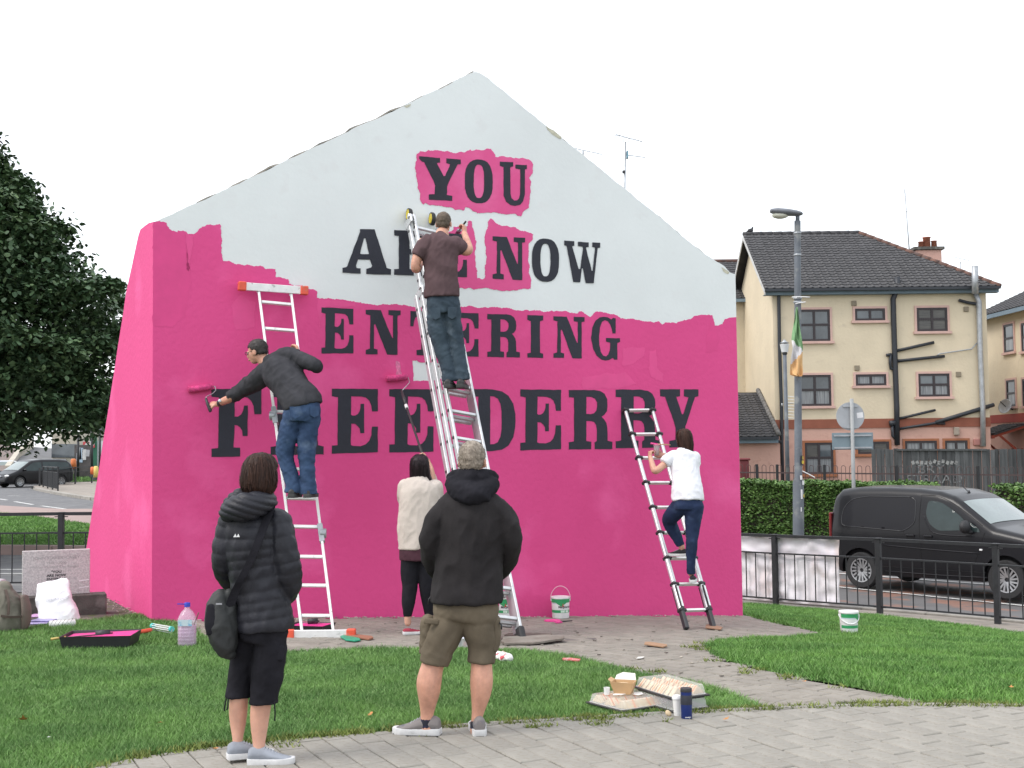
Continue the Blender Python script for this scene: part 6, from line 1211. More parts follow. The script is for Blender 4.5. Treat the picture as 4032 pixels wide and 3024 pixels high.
for txt, sz, yy, mm, bo_ in (("JOHN 'CAKER' CASEY", .050, .40, 'pale', .0004), ('1947 - 2000', .042, .345, 'pale', .0), ('Who Painted The Slogan', .046, .30, 'pale', 0), ('"YOU', .042, .245, 'dk', .0018), ('ARE NOW', .042, .205, 'dk', .0018), ('ENTERING', .042, .165, 'dk', .0018), ('FREE DERRY"', .042, .125, 'dk', .0018)):
    tm = text_mesh(txt, sz, bold=bo_); kx = 1.0
    mm_ = M.get('txt'+mm) or M.setdefault('txt'+mm, mat('cut_letters_'+mm, (.36, .355, .35) if mm == 'pale' else (.05, .05, .055), .8))
    o = place_text(tm, lambda c: s0+ex*(Ls*.50+c.x*.98)+ey*(.0138)+Vector((0, 0, hs_*yy/.50+c.y*hs_/.55)), 'inscription', mm_, pl)
for k, (x, y) in enumerate(((.91, .30), (.91, .145))):
    mb = MB(); mb.box(s0+ex*Ls*x+ey*.0135+Vector((0, 0, hs_*y)), (.10, .001, .012), Rz@Matrix.Rotation(radians(-6), 3, 'Y')); keep(mb.build('tape_strip', M['white']), pl)
# white carrier bag
pb = hit(228, 2452); cb = thing('carrier_bag', 'crumpled white carrier bag leaning against the memorial stone', 'bag', tuple(pb)); Yb = pb.y
def bagring(cx, py, rx, ry, dy): c = at(cx, py, Yb+dy); k = (Yb+dy)/FPX; return [c+Vector((cos(a)*rx*k*(1+.05*sin(3*a+py)), sin(a)*ry*k, 0)) for a in [2*pi*i/32 for i in range(32)]]
mb = MB(); mb.rings([bagring(228, 2449, 72, 40, .0), bagring(230, 2438, 80, 46, .0), bagring(224, 2400, 76, 44, .02), bagring(214, 2360, 68, 36, .05), bagring(208, 2320, 62, 26, .08), bagring(210, 2300, 62, 16, .10), bagring(228, 2288, 40, 9, .11), bagring(252, 2277, 10, 4, .12)])
me = fuse(mb, 'bag_film', .006, 2); displace(me, cloth_fn(.011, 4.2, .8, 8, fine=.6)); keep(link('bag_film', me, mat('white_bag_film', (.80, .80, .82), .4, var=.05, vs=7, spec=.6), None, True), cb)
tm = text_mesh('DEBENHAMS', .038); yb_ = at(220, 2370, Yb).y
bmx = me.vertices
def onbag(c):
    p = at(216, 2366, Yb-.10)+Vector((c.x, 0, c.y+c.x*.12)); best = min((v.co for v in samp), key=lambda q: (q.x-p.x)**2+(q.z-p.z)**2); return Vector((p.x, best.y-.004, p.z))
samp = [v for v in me.vertices if v.normal.y < .0 and abs(v.co.z-at(232, 2362, Yb).z) < .08]
place_text(tm, onbag, 'bag_print', mat('faint_print', (.58, .58, .62), .5), cb)
# roller sleeve pack + lilac packs
rsv = thing('roller_sleeve_pack', 'white fluffy roller sleeve wrapped in plastic in front of the carrier bag', 'roller sleeve', hit(240, 2455)); a, b = hit(192, 2480)+Vector((0, 0, .05)), hit(298, 2474)+Vector((0, 0, .05)); mb = MB(); mb.tube([a, a.lerp(b, .03), a.lerp(b, .97), b], [.02, .038, .038, .02], 20); o = mb.build('sleeve', mat('white_pile', (.78, .78, .76), .9, bump=.003, bs=120), None, True); keep(o, rsv)
for i in range(6):
    t = .12+.14*i; c = a.lerp(b, t); dx = (b-a).normalized(); mb = MB(); mb.tube([c+dx*(.018*sin(q)-.0)+Vector((0, -cos(q)*.0395, sin(q)*.0395)) for q in [pi*(-.6+1.2*j/8) for j in range(9)]], .003, 5); keep(mb.build('wrap_line', mat('wrap_edge', (.35, .35, .33), .5)), rsv)
for k, (px, py, dz, colr, w_) in enumerate(((165, 2466, .010, (.42, .36, .62), .26), (172, 2462, .028, (.30, .26, .50), .22), (156, 2452, .046, (.62, .36, .62), .22))):
    p = hit(px, py, 0); mb = MB(); mb.box(Vector((p.x, p.y+.05, p.z+.02+dz)), (w_, .20, .014), Matrix.Rotation(radians((6, -5, 3)[k]), 3, 'Z')); o = mb.build('folded_sheet', mat('lilac_sheet', colr, .4, var=.3, vs=9)); bevel(o, .004); tag(o, ['lilac plastic dust sheet pack, lowest of the pile by the backpack', 'dark violet pack in the middle of the pile by the backpack', 'pink lilac pack on top of the pile by the backpack'][k], 'packet')
# backpack
p = hit(50, 2488); bk = thing('backpack', 'olive grey canvas backpack slumped on the grass at the left edge', 'backpack', tuple(p)); Fb = FG; Fb2 = Fig.__new__(Fig); Fb2.Y = p.y; Fb2.o = bk; Fb2.body = MB()
mb = MB(); Fb2.limb(mb, [(18, 2316, .0, 30, 28), (14, 2335, 0, 52, 46), (8, 2370, 0, 76, 66), (8, 2420, 0, 92, 76), (12, 2462, 0, 94, 78), (14, 2482, 0, 84, 70)], n=26)
me = fuse(mb, 'pack_body', .009, 2); displace(me, cloth_fn(.018, 7, .7, 31)); M['olive'] = mat('olive_canvas', (.155, .145, .115), .9, var=.22, vs=6, bump=.0015, bs=120); keep(link('pack_body', me, M['olive'], None, True), bk)
mb = MB(); Fb2.limb(mb, [(96, 2350, -.02, 12, 30), (104, 2400, -.03, 15, 38), (102, 2450, -.02, 15, 36), (96, 2472, 0, 12, 30)], n=12); keep(link('side_pocket', fuse(mb, 'side_pocket', .007, 1), mat('taupe_canvas', (.16, .125, .105), .9), None, True), bk)
M['brownstrap'] = mat('brown_webbing', (.065, .045, .035), .85)
for pts in ([(22, 2322, -.07), (34, 2370, -.17), (32, 2420, -.21)], [(4, 2425, -.20), (40, 2430, -.20), (86, 2428, -.14)]):
    mb = MB(); ps = [Fb2.P(*q) for q in resample(pts, 3)]; 
    for a, b in zip(ps, ps[1:]): mb.beam(a, b+(b-a)*.05, .022, .008, side=(1, 0, 0) if abs((b-a).z) > abs((b-a).x) else (0, 0, 1))
    keep(mb.build('strap', M['brownstrap']), bk)
mb = MB(); mb.tube([Fb2.P(*q) for q in resample([(10, 2318, .0), (18, 2298, 0), (30, 2300, 0), (36, 2322, .0)], 4)], .008, 8); keep(mb.build('carry_handle', M['brownstrap'], None, True), bk)
p = at(4, 2290, hit(0, 2470).y+.5); mb = MB(); mb.box((p.x-.06, p.y, p.z-.18), (.12, .12, .42), Matrix.Rotation(.15, 3, 'Y')); o = mb.build('grey_carton', mat('grey_card', (.45, .45, .46), .8)); bevel(o, .01); tag(o, 'pale grey carton standing behind the backpack at the left edge', 'carton')
# ---- food on the lawn edge
def dome(b, R, L, Wd, h, name, parent, m, inset=.03, z0=0):
    def P_(x, y, z): return b+R@Vector((x, y, z+z0))
    def rr(lx, ly, z, c=.03):
        pts = []
        for sx, sy, a0 in ((1, -1, -pi/2), (1, 1, 0), (-1, 1, pi/2), (-1, -1, pi)):
            for i in range(5): a = a0+pi/2*i/4; pts.append(P_(sx*(lx/2-c)+cos(a)*c, sy*(ly/2-c)+sin(a)*c, z))
        return pts
    mb = MB(); mb.rings([rr(L, Wd, 0), rr(L-.01, Wd-.01, .006), rr(L-.018, Wd-.018, h*.6), rr(L-inset, Wd-inset, h*.93), rr(L-inset-.03, Wd-inset-.03, h), rr(L-inset-.07, Wd-inset-.07, h*.96)]); o = mb.build(name, m, None, True); return keep(autosmooth(o, 30), parent), P_
M['platter'] = glassmat('clear_lid', (.88, .88, .86), .30, .10); M['blacktray'] = mat('black_tray_plastic', (.02, .02, .02), .4, var=.1)
M['bread'] = mat('white_bread', (.74, .58, .38), .9, var=.12, vs=25, bump=.002, bs=120); M['fill1'] = mat('orange_filling', (.75, .26, .09), .7, var=.25, vs=40); M['fill2'] = mat('pale_filling', (.70, .60, .42), .8, var=.2, vs=40)
def sandwich(parent_fn, c, ang_, R, tag_lbl, grp, k=.055):
    o = thing('sandwich', tag_lbl, 'sandwich', c, grp); rr_ = R@Matrix.Rotation(ang_, 3, 'Z'); fm = M['fill1'] if random.random() < .5 else M['fill2']
    for j, (nm, m, t) in enumerate((('bread_slice', M['bread'], .012), ('filling', fm, .013), ('bread_slice', M['bread'], .012))):
        x = (-.0185, -.0062, .0070)[j]; mb = MB(); e1 = rr_@Vector((1, 0, 0)); mb.prism([(-k, 0), (k, 0), (0, k*1.05)], t, Vector(c)+e1*x, rr_@Vector((0, 1, 0)), Vector((0, 0, 1)), e1); keep(mb.build(nm, m), o)
    return o
def platter(px, py, ang_, L, Wd, h, label, z0, n=7, fill=True, grp=None):
    p = hit(px, py); R = Matrix.Rotation(radians(ang_), 3, 'Z'); b = Vector((p.x, p.y, p.z+z0)); o = thing('platter', label, 'platter', b)
    mb = MB(); mb.box(b+Vector((0, 0, .006)), (L+.02, Wd+.02, .012), R); mb.box(b+Vector((0, 0, -.004)), (L-.03, Wd-.03, .016), R); keep(bevel(mb.build('tray_base', M['blacktray']), .005), o)
    dome(b, R, L, Wd, h, 'clear_lid', o, M['platter'], z0=.013)
    if fill:
        for r_ in (-1, 0, 1):
            for i in range(n):
                c = b+R@Vector((-L/2+.05+i*(L-.10)/(n-1), r_*(Wd/2-.055), .014)); sandwich(None, c, radians(random.gauss(0, 6)), R, ['first', 'second', 'third', 'fourth', 'fifth', 'sixth', 'seventh', 'eighth'][i]+' sandwich from the left in the '+['front', 'middle', 'back'][r_+1]+' row of the '+grp[0]+' platter', grp[1], min(.046, h*.8))
    return o, b
oA, bA = platter(2469, 2796, 33, .36, .36, .052, 'low clear lidded platter of sandwiches at the lawn edge, nearest the viewer', .035, 8, True, ('front', 'sandwiches in the front platter'))
oC, bC = platter(2641, 2796, -62, .46, .27, .060, 'lower clear lidded platter on the grass behind the coffee cup', .035, 6, False)
oB, bB = platter(2641, 2794, -64, .46, .26, .060, 'upper clear lidded platter stacked on another behind the blue flask', .112, 8, True, ('stacked', 'sandwiches in the stacked platter'))
# kraft food box
fb = thing('food_box', 'open brown cardboard food box standing on the front platter', 'food box', bA+Vector((0, 0, .07))); M['kraft'] = mat('kraft_card', (.52, .33, .17), .8, var=.08, vs=9)
b = at(2456, 2764, bA.y+.02); b.z = bA.z+.068; R = Matrix.Rotation(radians(-18), 3, 'Z'); w0, w1, hh = .052, .075, .075
def KP(x, y, z): return b+R@Vector((x, y, z))
mb = MB(); V = [KP(sx*w0, sy*w0*.75, 0) for sx, sy in ((-1, -1), (1, -1), (1, 1), (-1, 1))]+[KP(sx*w1, sy*w1*.75, hh) for sx, sy in ((-1, -1), (1, -1), (1, 1), (-1, 1))]+[KP(sx*(w1-.004), sy*(w1-.004)*.75, hh) for sx, sy in ((-1, -1), (1, -1), (1, 1), (-1, 1))]+[KP(sx*w0*.95, sy*w0*.7, .004) for sx, sy in ((-1, -1), (1, -1), (1, 1), (-1, 1))]
f = [(0, 1, 2, 3), (12, 13, 14, 15)]
for i in range(4): j = (i+1) % 4; f += [(i, j, 4+j, 4+i), (4+i, 4+j, 8+j, 8+i), (8+i, 8+j, 12+j, 12+i)]
mb.add(V, f); keep(mb.build('carton', M['kraft']), fb)
mb = MB(); mb.prism([(-.07, 0), (.07, 0), (.06, .045), (-.02, .05), (-.06, .03)], .002, KP(0, w1*.75, hh), R@Vector((1, 0, 0)), (R@Vector((0, .5, .85))).normalized()); keep(mb.build('flap', mat('white_card', (.78, .76, .70), .8)), fb)
mb = MB(); mb.prism([(-.055, 0), (.055, 0), (.04, .03), (-.05, .028)], .002, KP(-w1*.9, 0, hh), R@Vector((0, 1, 0)), (R@Vector((-.7, 0, .5))).normalized()); keep(mb.build('flap', M['kraft']), fb)
mb = MB(); FG.ell(mb, KP(0, 0, .05), (.055, .04, .018), R); keep(mb.build('food', mat('couscous', (.62, .46, .28), .9, vs=60, bump=.003, bs=150), None, True), fb)
M['papercup'] = mat('paper_cup', (.78, .77, .75), .6, var=.03)
for nm_, c, h_, lbl, r in (('paper_cup', at(2390, 2760, bA.y-.02), .045, 'small white tub on the front platter left of the food box', .020), ('napkin', None, 0, '', 0)):
    if c is None: continue
    c.z = bA.z+.068; mb = MB(); mb.lathe([(.001, 0), (r*.85, 0), (r, h_), (r*.9, h_), (r*.8, .01)], c, 18); o = mb.build(nm_, M['papercup'], None, True); autosmooth(o); tag(o, lbl, 'tub')
for k, (px, py, a_) in enumerate(((2440, 2776, .3), (2512, 2768, 1.2))):
    c = at(px, py, bA.y-.02); c.z = bA.z+.0695; mb = MB(); pts = rough([(-.05, -.02), (.0, -.035), (.055, -.01), (.03, .03), (-.03, .02)], .006, .01, 20, k); mb.prism(pts, .003, c, Matrix.Rotation(a_, 3, 'Z')@Vector((1, 0, 0)), Matrix.Rotation(a_, 3, 'Z')@Vector((0, 1, 0)), Vector((0, 0, 1))); o = mb.build('napkin', M['papercup']); tag(o, ['white napkin under the front of the brown food box', 'white napkin right of the brown food box'][k], 'napkin')
# coffee cup, flask, crust
p = hit(2668, 2838); cc = thing('coffee_cup', 'white paper coffee cup with lid just left of the blue flask', 'cup', tuple(p)); b = Vector((p.x, p.y, p.z+.03))
mb = MB(); mb.lathe([(.001, 0), (.021, 0), (.029, .105), (.001, .105)], b, 28); keep(autosmooth(mb.build('cup_body', M['papercup'])), cc); mb = MB(); mb.lathe([(.031, .100), (.0325, .104), (.0315, .112), (.028, .118), (.026, .123), (.001, .122)], b, 28); keep(autosmooth(mb.build('lid', M['white'])), cc)
p = hit(2704, 2849); fl = thing('flask', 'dark blue insulated travel flask standing at the lawn edge', 'flask', tuple(p)); b = Vector((p.x, p.y, p.z+.03)); M['navy'] = mat('navy_enamel', (.012, .030, .16), .35, .3, var=.1); M['navyd'] = mat('dark_grip', (.025, .028, .04), .6)
mb = MB(); mb.lathe([(.001, 0), (.031, 0), (.033, .004), (.0345, .085)], b, 32); keep(autosmooth(mb.build('flask_body', M['navy'])), fl); mb = MB(); mb.lathe([(.0345, .085), (.0352, .087), (.0352, .140), (.0345, .142)], b, 32, cap=False); keep(autosmooth(mb.build('grip_band', M['navyd'])), fl)
mb = MB(); mb.lathe([(.0345, .142), (.0345, .160)], b, 32, cap=False); keep(mb.build('upper_band', M['navy'], None, True), fl); mb = MB(); mb.lathe([(.0350, .160), (.0355, .164), (.035, .178), (.032, .183), (.001, .183)], b, 32); keep(autosmooth(mb.build('cap', M['dark'])), fl)
tm = text_mesh('contigo', .0125, bold=.0003); place_text(tm, lambda c: b+Vector((sin((c.x+.006)/.034)*.0343, -cos((c.x+.006)/.034)*.0343, .010+c.y)), 'brand_print', M['white'], fl)
c = hit(2631, 2808, .05); mb = MB(); FG.ell(mb, c, (.020, .012, .016), Matrix.Rotation(.5, 3, 'Y')); o = mb.build('crust', M['bread'], None, True); displace(o.data, lambda p, n: .004*noise.noise((p[0]*90, p[1]*90, p[2]*90))); tag(o, 'bitten piece of bread on the grass between platter and coffee cup', 'food')
# fallen leaves
M['leafo'] = mat('orange_leaf', (.55, .24, .07), .7, var=.35, vs=40, rand=.25)
for k, (px, py, s_, lbl) in enumerate(((92, 2832, .05, 'curled orange leaf on the lawn at the far left'), (632, 2845, .03, 'small brown leaf on the lawn left of the quilted jacket woman'), (845, 2948, .035, 'orange leaf on the lawn edge beside the grey shoe'), (1458, 2812, .03, 'brown leaf on the lawn left of the man in shorts'), (3172, 2682, .035, 'pale orange leaf at the edge of the path by the right lawn'), (3982, 2705, .03, 'brown leaf on the right lawn near the right edge'), (195, 2902, .02, 'tiny white petal on the lower left lawn'), (2860, 2830, .03, 'yellow leaf scrap on the border edging right of the flask'))):
    p = hit(px, py, .05); R = Matrix.Rotation(random.uniform(0, 6), 3, 'Z')@Matrix.Rotation(random.uniform(-.6, .6), 3, 'X'); mb = MB(); o_ = [(0, -.9), (.45, -.5), (.3, -.1), (.6, .2), (.2, .4), (0, 1), (-.25, .35), (-.6, .15), (-.3, -.15), (-.45, -.55)]
    mb.add([p]+[p+R@Vector((x*s_, y*s_*.8, .25*s_*(x*x+y*y)))for x, y in o_], [(0, i, i+1) for i in range(1, 10)]+[(0, 10, 1)]); o = mb.build('fallen_leaf', M['leafo'] if k != 6 else M['white'], None, recalc=False); tag(o, lbl, 'leaf')
# ================================================================ RAILINGS, STREET FURNITURE, HEDGE
M['railblack'] = mat('black_rail_paint', (.022, .023, .026), .5, var=.2, vs=12, spec=.4)
def railing(A, B, posts, label, zoff=0.0, bars=10, ht=1.10, post_w=.075, bar_w=.016, group=None, name='railing'):
    """posts: distances along A->B"""
    A = Vector(A); B = Vector(B); d = (B-A).normalized(); o = thing(name, label, 'railing', (A.x, A.y, g(*A)), group); rt = ht-.03; rm = ht-.30; rb = .10
    def P_(s, z): p = A+d*s; return Vector((p.x, p.y, g(p.x, p.y)+zoff+z))
    sd = Vector((-d.y, d.x, 0))
    for s in posts: mb = MB(); mb.beam(P_(s, -.15), P_(s, ht-.02), post_w, post_w, side=(d.x, d.y, 0)); mb.box(P_(s, ht-.015), (post_w+.02, post_w+.02, .02), Matrix((Vector((d.x, d.y, 0)), sd, Vector((0, 0, 1)))).transposed()); keep(bevel(mb.build('post', M['railblack']), .004), o)
    for s0, s1 in zip(posts, posts[1:]):
        for z, h, w in ((rt, .045, .055), (rm, .022, .04), (rb, .022, .04)):
            e = 0 if z == rt else post_w/2; mb = MB(); mb.beam(P_(s0+e, z), P_(s1-e, z), h, w, side=(0, 0, 1)); keep(mb.build('rail', M['railblack']), o)
        n = max(2, int(round((s1-s0-post_w)/.165)))
        me = None
        for i in range(1, n):
            s = s0+(s1-s0)*i/n; mb = MB(); mb.tube([P_(s, rb), P_(s, rm)], bar_w/2*1.15, 6, cap=False); keep(mb.build('bar', M['railblack']), o)
        for s, sg in ((s0, 1), (s1, -1)):
            for z in (rb, rm, rt-.03): mb = MB(); mb.box(P_(s+sg*(post_w/2+.03), z-.012), (.05, .03, .012), Matrix((Vector((d.x, d.y, 0)), sd, Vector((0, 0, 1)))).transposed()); keep(mb.build('bracket', M['railblack']), o)
    return o, P_, d
LR = (RB-RA).length; s1_ = (Vector((5.45, 18.9))-RA).dot(rd)
r_o, RP, _ = railing(RA-rd*4*1.72, RB+rd*3.5, [i*1.72 for i in range(8)], 'black pedestrian railing along the kerb on the right, in front of the van')
Lrail = railing(Vector((-8.6-1.76*2+.38, 18.35)), Vector((-2, 18.1)), [i*1.76 for i in range(5)], 'black pedestrian railing at the left edge beside the memorial stone')
# far railings on the left
f1 = [hit(x, y).xy for x, y in ((226, 1936), (287, 1914), (348, 1908), (420, 1905))]
sc_ = (Vector(f1[1])-Vector(f1[3])).length
railing(Vector(f1[1])+(Vector(f1[1])-Vector(f1[3]))*.9, Vector(f1[3])+(Vector(f1[3])-Vector(f1[1]))*.7, [i*2.0 for i in range(int(sc_*2.4/2.0)+1)], 'far black railing beside the grass strip across the left road', .12, bar_w=.02)
p0_, p1_ = hit(170, 1926).xy, hit(228, 1942).xy
railing(Vector(p0_), Vector(p1_), [0, (p1_-p0_).length/3, (p1_-p0_).length*2/3, (p1_-p0_).length], 'dense black railing panels at the rounded corner of the left junction', .12, bar_w=.03, ht=1.25)
# banner tied to the right railing
k_ = rn if rn.y > 0 else -rn; bn = thing('banner', 'creased white and pinkish banner tied behind the right railing', 'banner', tuple(RP(6.8, .5)))
M['banner'] = mat('creased_pvc_banner', (.76, .71, .76), .6, vs=1.6, col2=(.70, .56, .52), mix=(.30, .50), aniso=(1, 1, .8), wear=((.78, .75, .79), 2.2, .40, .6))
mb = MB(); nx_, nz_ = 70, 26
sB0, sB1 = 0, None
def sat(px): # distance along the railing where it crosses picture column px
    q0 = RA-rd*4*1.72; best = min([i*.01 for i in range(0, 1100)], key=lambda s: abs((ray(px, 2200).x/ray(px, 2200).y)-((q0+rd*s).x/(q0+rd*s).y))); return best
sB0, sB1 = sat(2860), sat(3296)
for i in range(nx_+1):
    for j in range(nz_+1):
        s = sB0+(sB1-sB0)*i/nx_; z = .05+1.02*j/nz_; p = RP(s, z); w = .008*sin(s*6+z*4)+.005*sin(s*19-z*14+2)+.035*noise.noise((s*5, z*7, 3)); sagz = -.03*sin(pi*((s*1.3) % 1))*(j/nz_)
        mb.v.append((p.x+k_.x*(.055+w), p.y+k_.y*(.055+w), p.z+sagz*.6))
mb.f = [(i*(nz_+1)+j, (i+1)*(nz_+1)+j, (i+1)*(nz_+1)+j+1, i*(nz_+1)+j+1) for i in range(nx_) for j in range(nz_)]; mb.mi = [0]*len(mb.f)
keep(mb.build('sheet', M['banner'], None, True), bn)
# lamp post with flag
def px_at(px, Y): return ray(px, 1700).x/ray(px, 1700).y*Y
Yl = 30.0; bx_ = at(3137, 2090, Yl); tp_ = at(3140, 870, Yl); zb_ = g(bx_.x, Yl); lp_ = thing('street_lamp', 'tall grey street lamp with a flag tied to its column', 'street lamp', (bx_.x, Yl, zb_))
M['lamppole'] = mat('grey_painted_steel', (.12, .135, .155), .55, .2, var=.2, vs=2, wear=((.20, .21, .21), 3, .56, .66))
base = Vector((bx_.x+.03, Yl, zb_-.1)); top = tp_.copy(); zs = at(3140, 1900, Yl).z
mb = MB(); mid = base.lerp(top, (zs-base.z)/(top.z-base.z)); mb.tube([base, mid, mid+(top-mid)*.02, top], [.135, .130, .092, .075], 16); keep(autosmooth(mb.build('column', M['lamppole'])), lp_)
mb = MB(); Lc = at(3098, 842, Yl); S_ = [(-.42, .04, .02), (-.40, .12, .05), (-.25, .17, .085), (.0, .17, .085), (.2, .14, .07), (.33, .08, .045), (.36, .03, .02)]
mb.rings([[Lc+Vector((x+.02, cos(a)*w, (.05 if sin(a) > 0 else .02)*0+sin(a)*h+.035-x*.10)) for a in [2*pi*j/16 for j in range(16)]] for x, w, h in S_]); keep(autosmooth(mb.build('lantern', mat('lantern_grey', (.16, .17, .19), .5, var=.15)), 50), lp_)
mb = MB(); FG.ell(mb, Lc+Vector((-.16, 0, -.035)), (.20, .12, .085)); keep(mb.build('glass_bowl', mat('lamp_bowl', (.60, .60, .50), .25, var=.15, vs=6), None, True), lp_)
mb = MB(); mb.tube([top+Vector((0, 0, -.05)), Lc+Vector((.26, 0, .0))], .05, 10); keep(mb.build('spigot', M['lamppole'], None, True), lp_)
def on_pole(px, py, w, h, m, name, r=.137, parent=lp_):
    c = at(px, py, Yl); t = (c.z-base.z)/(top.z-base.z); ax_ = base.lerp(top, t); mb = MB(); x0 = (c.x-ax_.x)/r; V = []
    for i in range(5):
        a = max(-1.4, min(1.4, x0+(i/4-.5)*w/r)); V += [Vector((ax_.x+sin(a)*r, ax_.y-cos(a)*r, c.z-h/2)), Vector((ax_.x+sin(a)*r, ax_.y-cos(a)*r, c.z+h/2))]
    mb.add(V, [(2*i, 2*i+1, 2*i+3, 2*i+2) for i in range(4)]); return keep(mb.build(name, m), parent)
on_pole(3158, 1812, .10, .22, M['dark'], 'number_plate', .110)
for k, (t_, py) in enumerate((('1', 1803), ('8', 1820))):
    tm = text_mesh(t_, .10, bold=.004); c = at(3157, py, Yl); place_text(tm, lambda q: Vector((c.x+q.x, Yl-.118, c.z+q.y-.03)), 'plate_number', mat('yellow_print', (.60, .45, .05), .6), lp_)
for px, py, w, h, m in ((3163, 1900, .10, .10, M['white']), (3152, 1945, .05, .22, M['white']), (3168, 1952, .08, .07, mat('yellow_sticker', (.62, .50, .12), .6)), (3150, 1880, .06, .10, M['white']), (3150, 2005, .03, .10, M['white'])): on_pole(px, py, w, h, m, 'sticker', .139)
for py, r in ((918, .088), (1004, .09), (1175, .098), (1190, .098)): c = at(3141, py, Yl); t = (c.z-base.z)/(top.z-base.z); ax_ = base.lerp(top, t); mb = MB(); mb.lathe([(r, -.02), (r+.006, 0), (r, .02)], ax_, 16, cap=False); keep(mb.build('band', M['steel']), lp_)
for pts in ([(3118, 1170), (3140, 1168), (3188, 1170)], [(3132, 1196), (3150, 1192), (3172, 1189)], [(3160, 1855), (3180, 1865), (3208, 1880)]): mb = MB(); mb.tube([at(a, b, Yl-.12) for a, b in pts], .012, 6); keep(mb.build('cable_tie', M['white']), lp_)
fg = thing('flag', 'drooping green white and orange tricolour flag tied to the street lamp', 'flag', tuple(at(3125, 1350, Yl-.1)))
rowsF = [(1210, 3136, 3140), (1260, 3128, 3146), (1310, 3121, 3152), (1340, 3118, 3156), (1370, 3119, 3162), (1400, 3114, 3163), (1440, 3112, 3162), (1475, 3111, 3160), (1482, 3128, 3156)]
def frow(t): t *= len(rowsF)-1; i = min(int(t), len(rowsF)-2); f = t-i; return [rowsF[i][k]*(1-f)+rowsF[i+1][k]*f for k in range(3)]
nF, kF = 48, 14; V = []; uvb = []
for i in range(nF+1):
    y, xl, xr = frow(i/nF)
    for j in range(kF+1): u = j/kF; p = at(xl+(xr-xl)*u, y, Yl-.16); p.y += .05*sin(u*9+i*.16)+.03*sin(u*17-i*.3); V.append(p)
for nm, mm, test in (('green_field', mat('green_cloth', (.19, .35, .17), .85, var=.1), lambda y, x: y < 1338+(x-3118)*.75), ('white_field', mat('white_cloth', (.66, .65, .66), .85, var=.05), lambda y, x: 1338+(x-3118)*.75 <= y < 1418-(x-3118)*1.3+0 or False), ('orange_field', mat('faded_orange_cloth', (.72, .44, .20), .85, var=.12), None)):
    mb = MB(); mb.v = [tuple(p) for p in V]
    for i in range(nF):
        for j in range(kF):
            y, xl, xr = frow((i+.5)/nF); x = xl+(xr-xl)*(j+.5)/kF; k = 0 if y < 1338+(x-3118)*.95 else (1 if y < 1432-(x-3118)*1.15 else 2)
            if k == ('green_field', 'white_field', 'orange_field').index(nm): mb.f.append((i*(kF+1)+j, i*(kF+1)+j+1, (i+1)*(kF+1)+j+1, (i+1)*(kF+1)+j)); mb.mi.append(0)
    o = keep(mb.build(nm, mm, None, True), fg)
    bm = bmesh.new(); bm.from_mesh(o.data); bmesh.ops.delete(bm, geom=[v for v in bm.verts if not v.link_faces], context='VERTS'); bm.to_mesh(o.data); bm.free()
# small park lamp beyond the hedge
Yp = 38.; b0 = at(3096, 1950, Yp); t0 = at(3090, 1395, Yp); pl_ = thing('lamp_post', 'small park lamp with a white lantern in front of the cream house', 'street lamp', (b0.x, Yp, g(b0.x, Yp)))
mb = MB(); mb.tube([Vector((t0.x, Yp, g(b0.x, Yp)-.1)), t0], [.07, .055], 12); keep(mb.build('column', M['lamppole'], None, True), pl_)
mb = MB(); mb.lathe([(.05, -.02), (.085, .02), (.06, .06)], t0, 16); keep(mb.build('neck', M['dark'], None, True), pl_); mb = MB(); mb.lathe([(.10, .06), (.14, .30), (.05, .34)], t0, 16); keep(autosmooth(mb.build('lantern', mat('white_lantern', (.62, .63, .64), .4))), pl_); mb = MB(); mb.lathe([(.15, .34), (.05, .39), (.03, .44), (.001, .44)], t0, 16); keep(mb.build('lantern_cap', M['steel'], None, True), pl_)
# aerial on the park lamp column region: H shaped tv aerial fixed to the house pipe (see house)
# road sign seen from the back
Ys = 27.; bs_ = at(3364, 2060, Ys); tps = at(3353, 1570, Ys); sg_ = thing('road_sign', 'grey back of a round and a rectangular road sign on one post', 'road sign', (bs_.x, Ys, g(bs_.x, Ys)))
M['signback'] = mat('sign_back_grey', (.40, .42, .44), .5, .2, var=.1, vs=3); M['signback2'] = mat('blue_grey_sign_back', (.19, .25, .28), .5, var=.1, vs=3); M['post'] = mat('grey_post', (.30, .31, .31), .6, var=.12, vs=3)
mb = MB(); mb.tube([Vector((bs_.x, Ys, g(bs_.x, Ys)-.1)), tps], .040, 14); keep(mb.build('post', M['post'], None, True), sg_)
cS = at(3348, 1639, Ys+.06); mb = MB(); mb.lathe([(.001, -.004), (.30, -.004), (.30, .004), (.001, .004)], cS, 48, Matrix.Rotation(pi/2, 3, 'X')); keep(autosmooth(mb.build('round_plate', M['signback'])), sg_)
cR = at(3357, 1737, Ys+.06); mb = MB(); mb.box(cR, (.875, .008, .36)); keep(bevel(mb.build('rectangular_plate', M['signback2']), .003), sg_)
for c, dz, w in ((cS, .215, .32), (cS, -.24, .32), (cR, .12, .80), (cR, -.14, .80)): mb = MB(); mb.box(c+Vector((0, -.02, dz)), (w, .025, .035)); keep(mb.build('mounting_channel', M['steel']), sg_)
mb = MB(); mb.box(cS+Vector((.205, -.006, .02)), (.13, .002, .115), Matrix.Rotation(-.1, 3, 'Y')); keep(mb.build('sticker', M['white']), sg_)
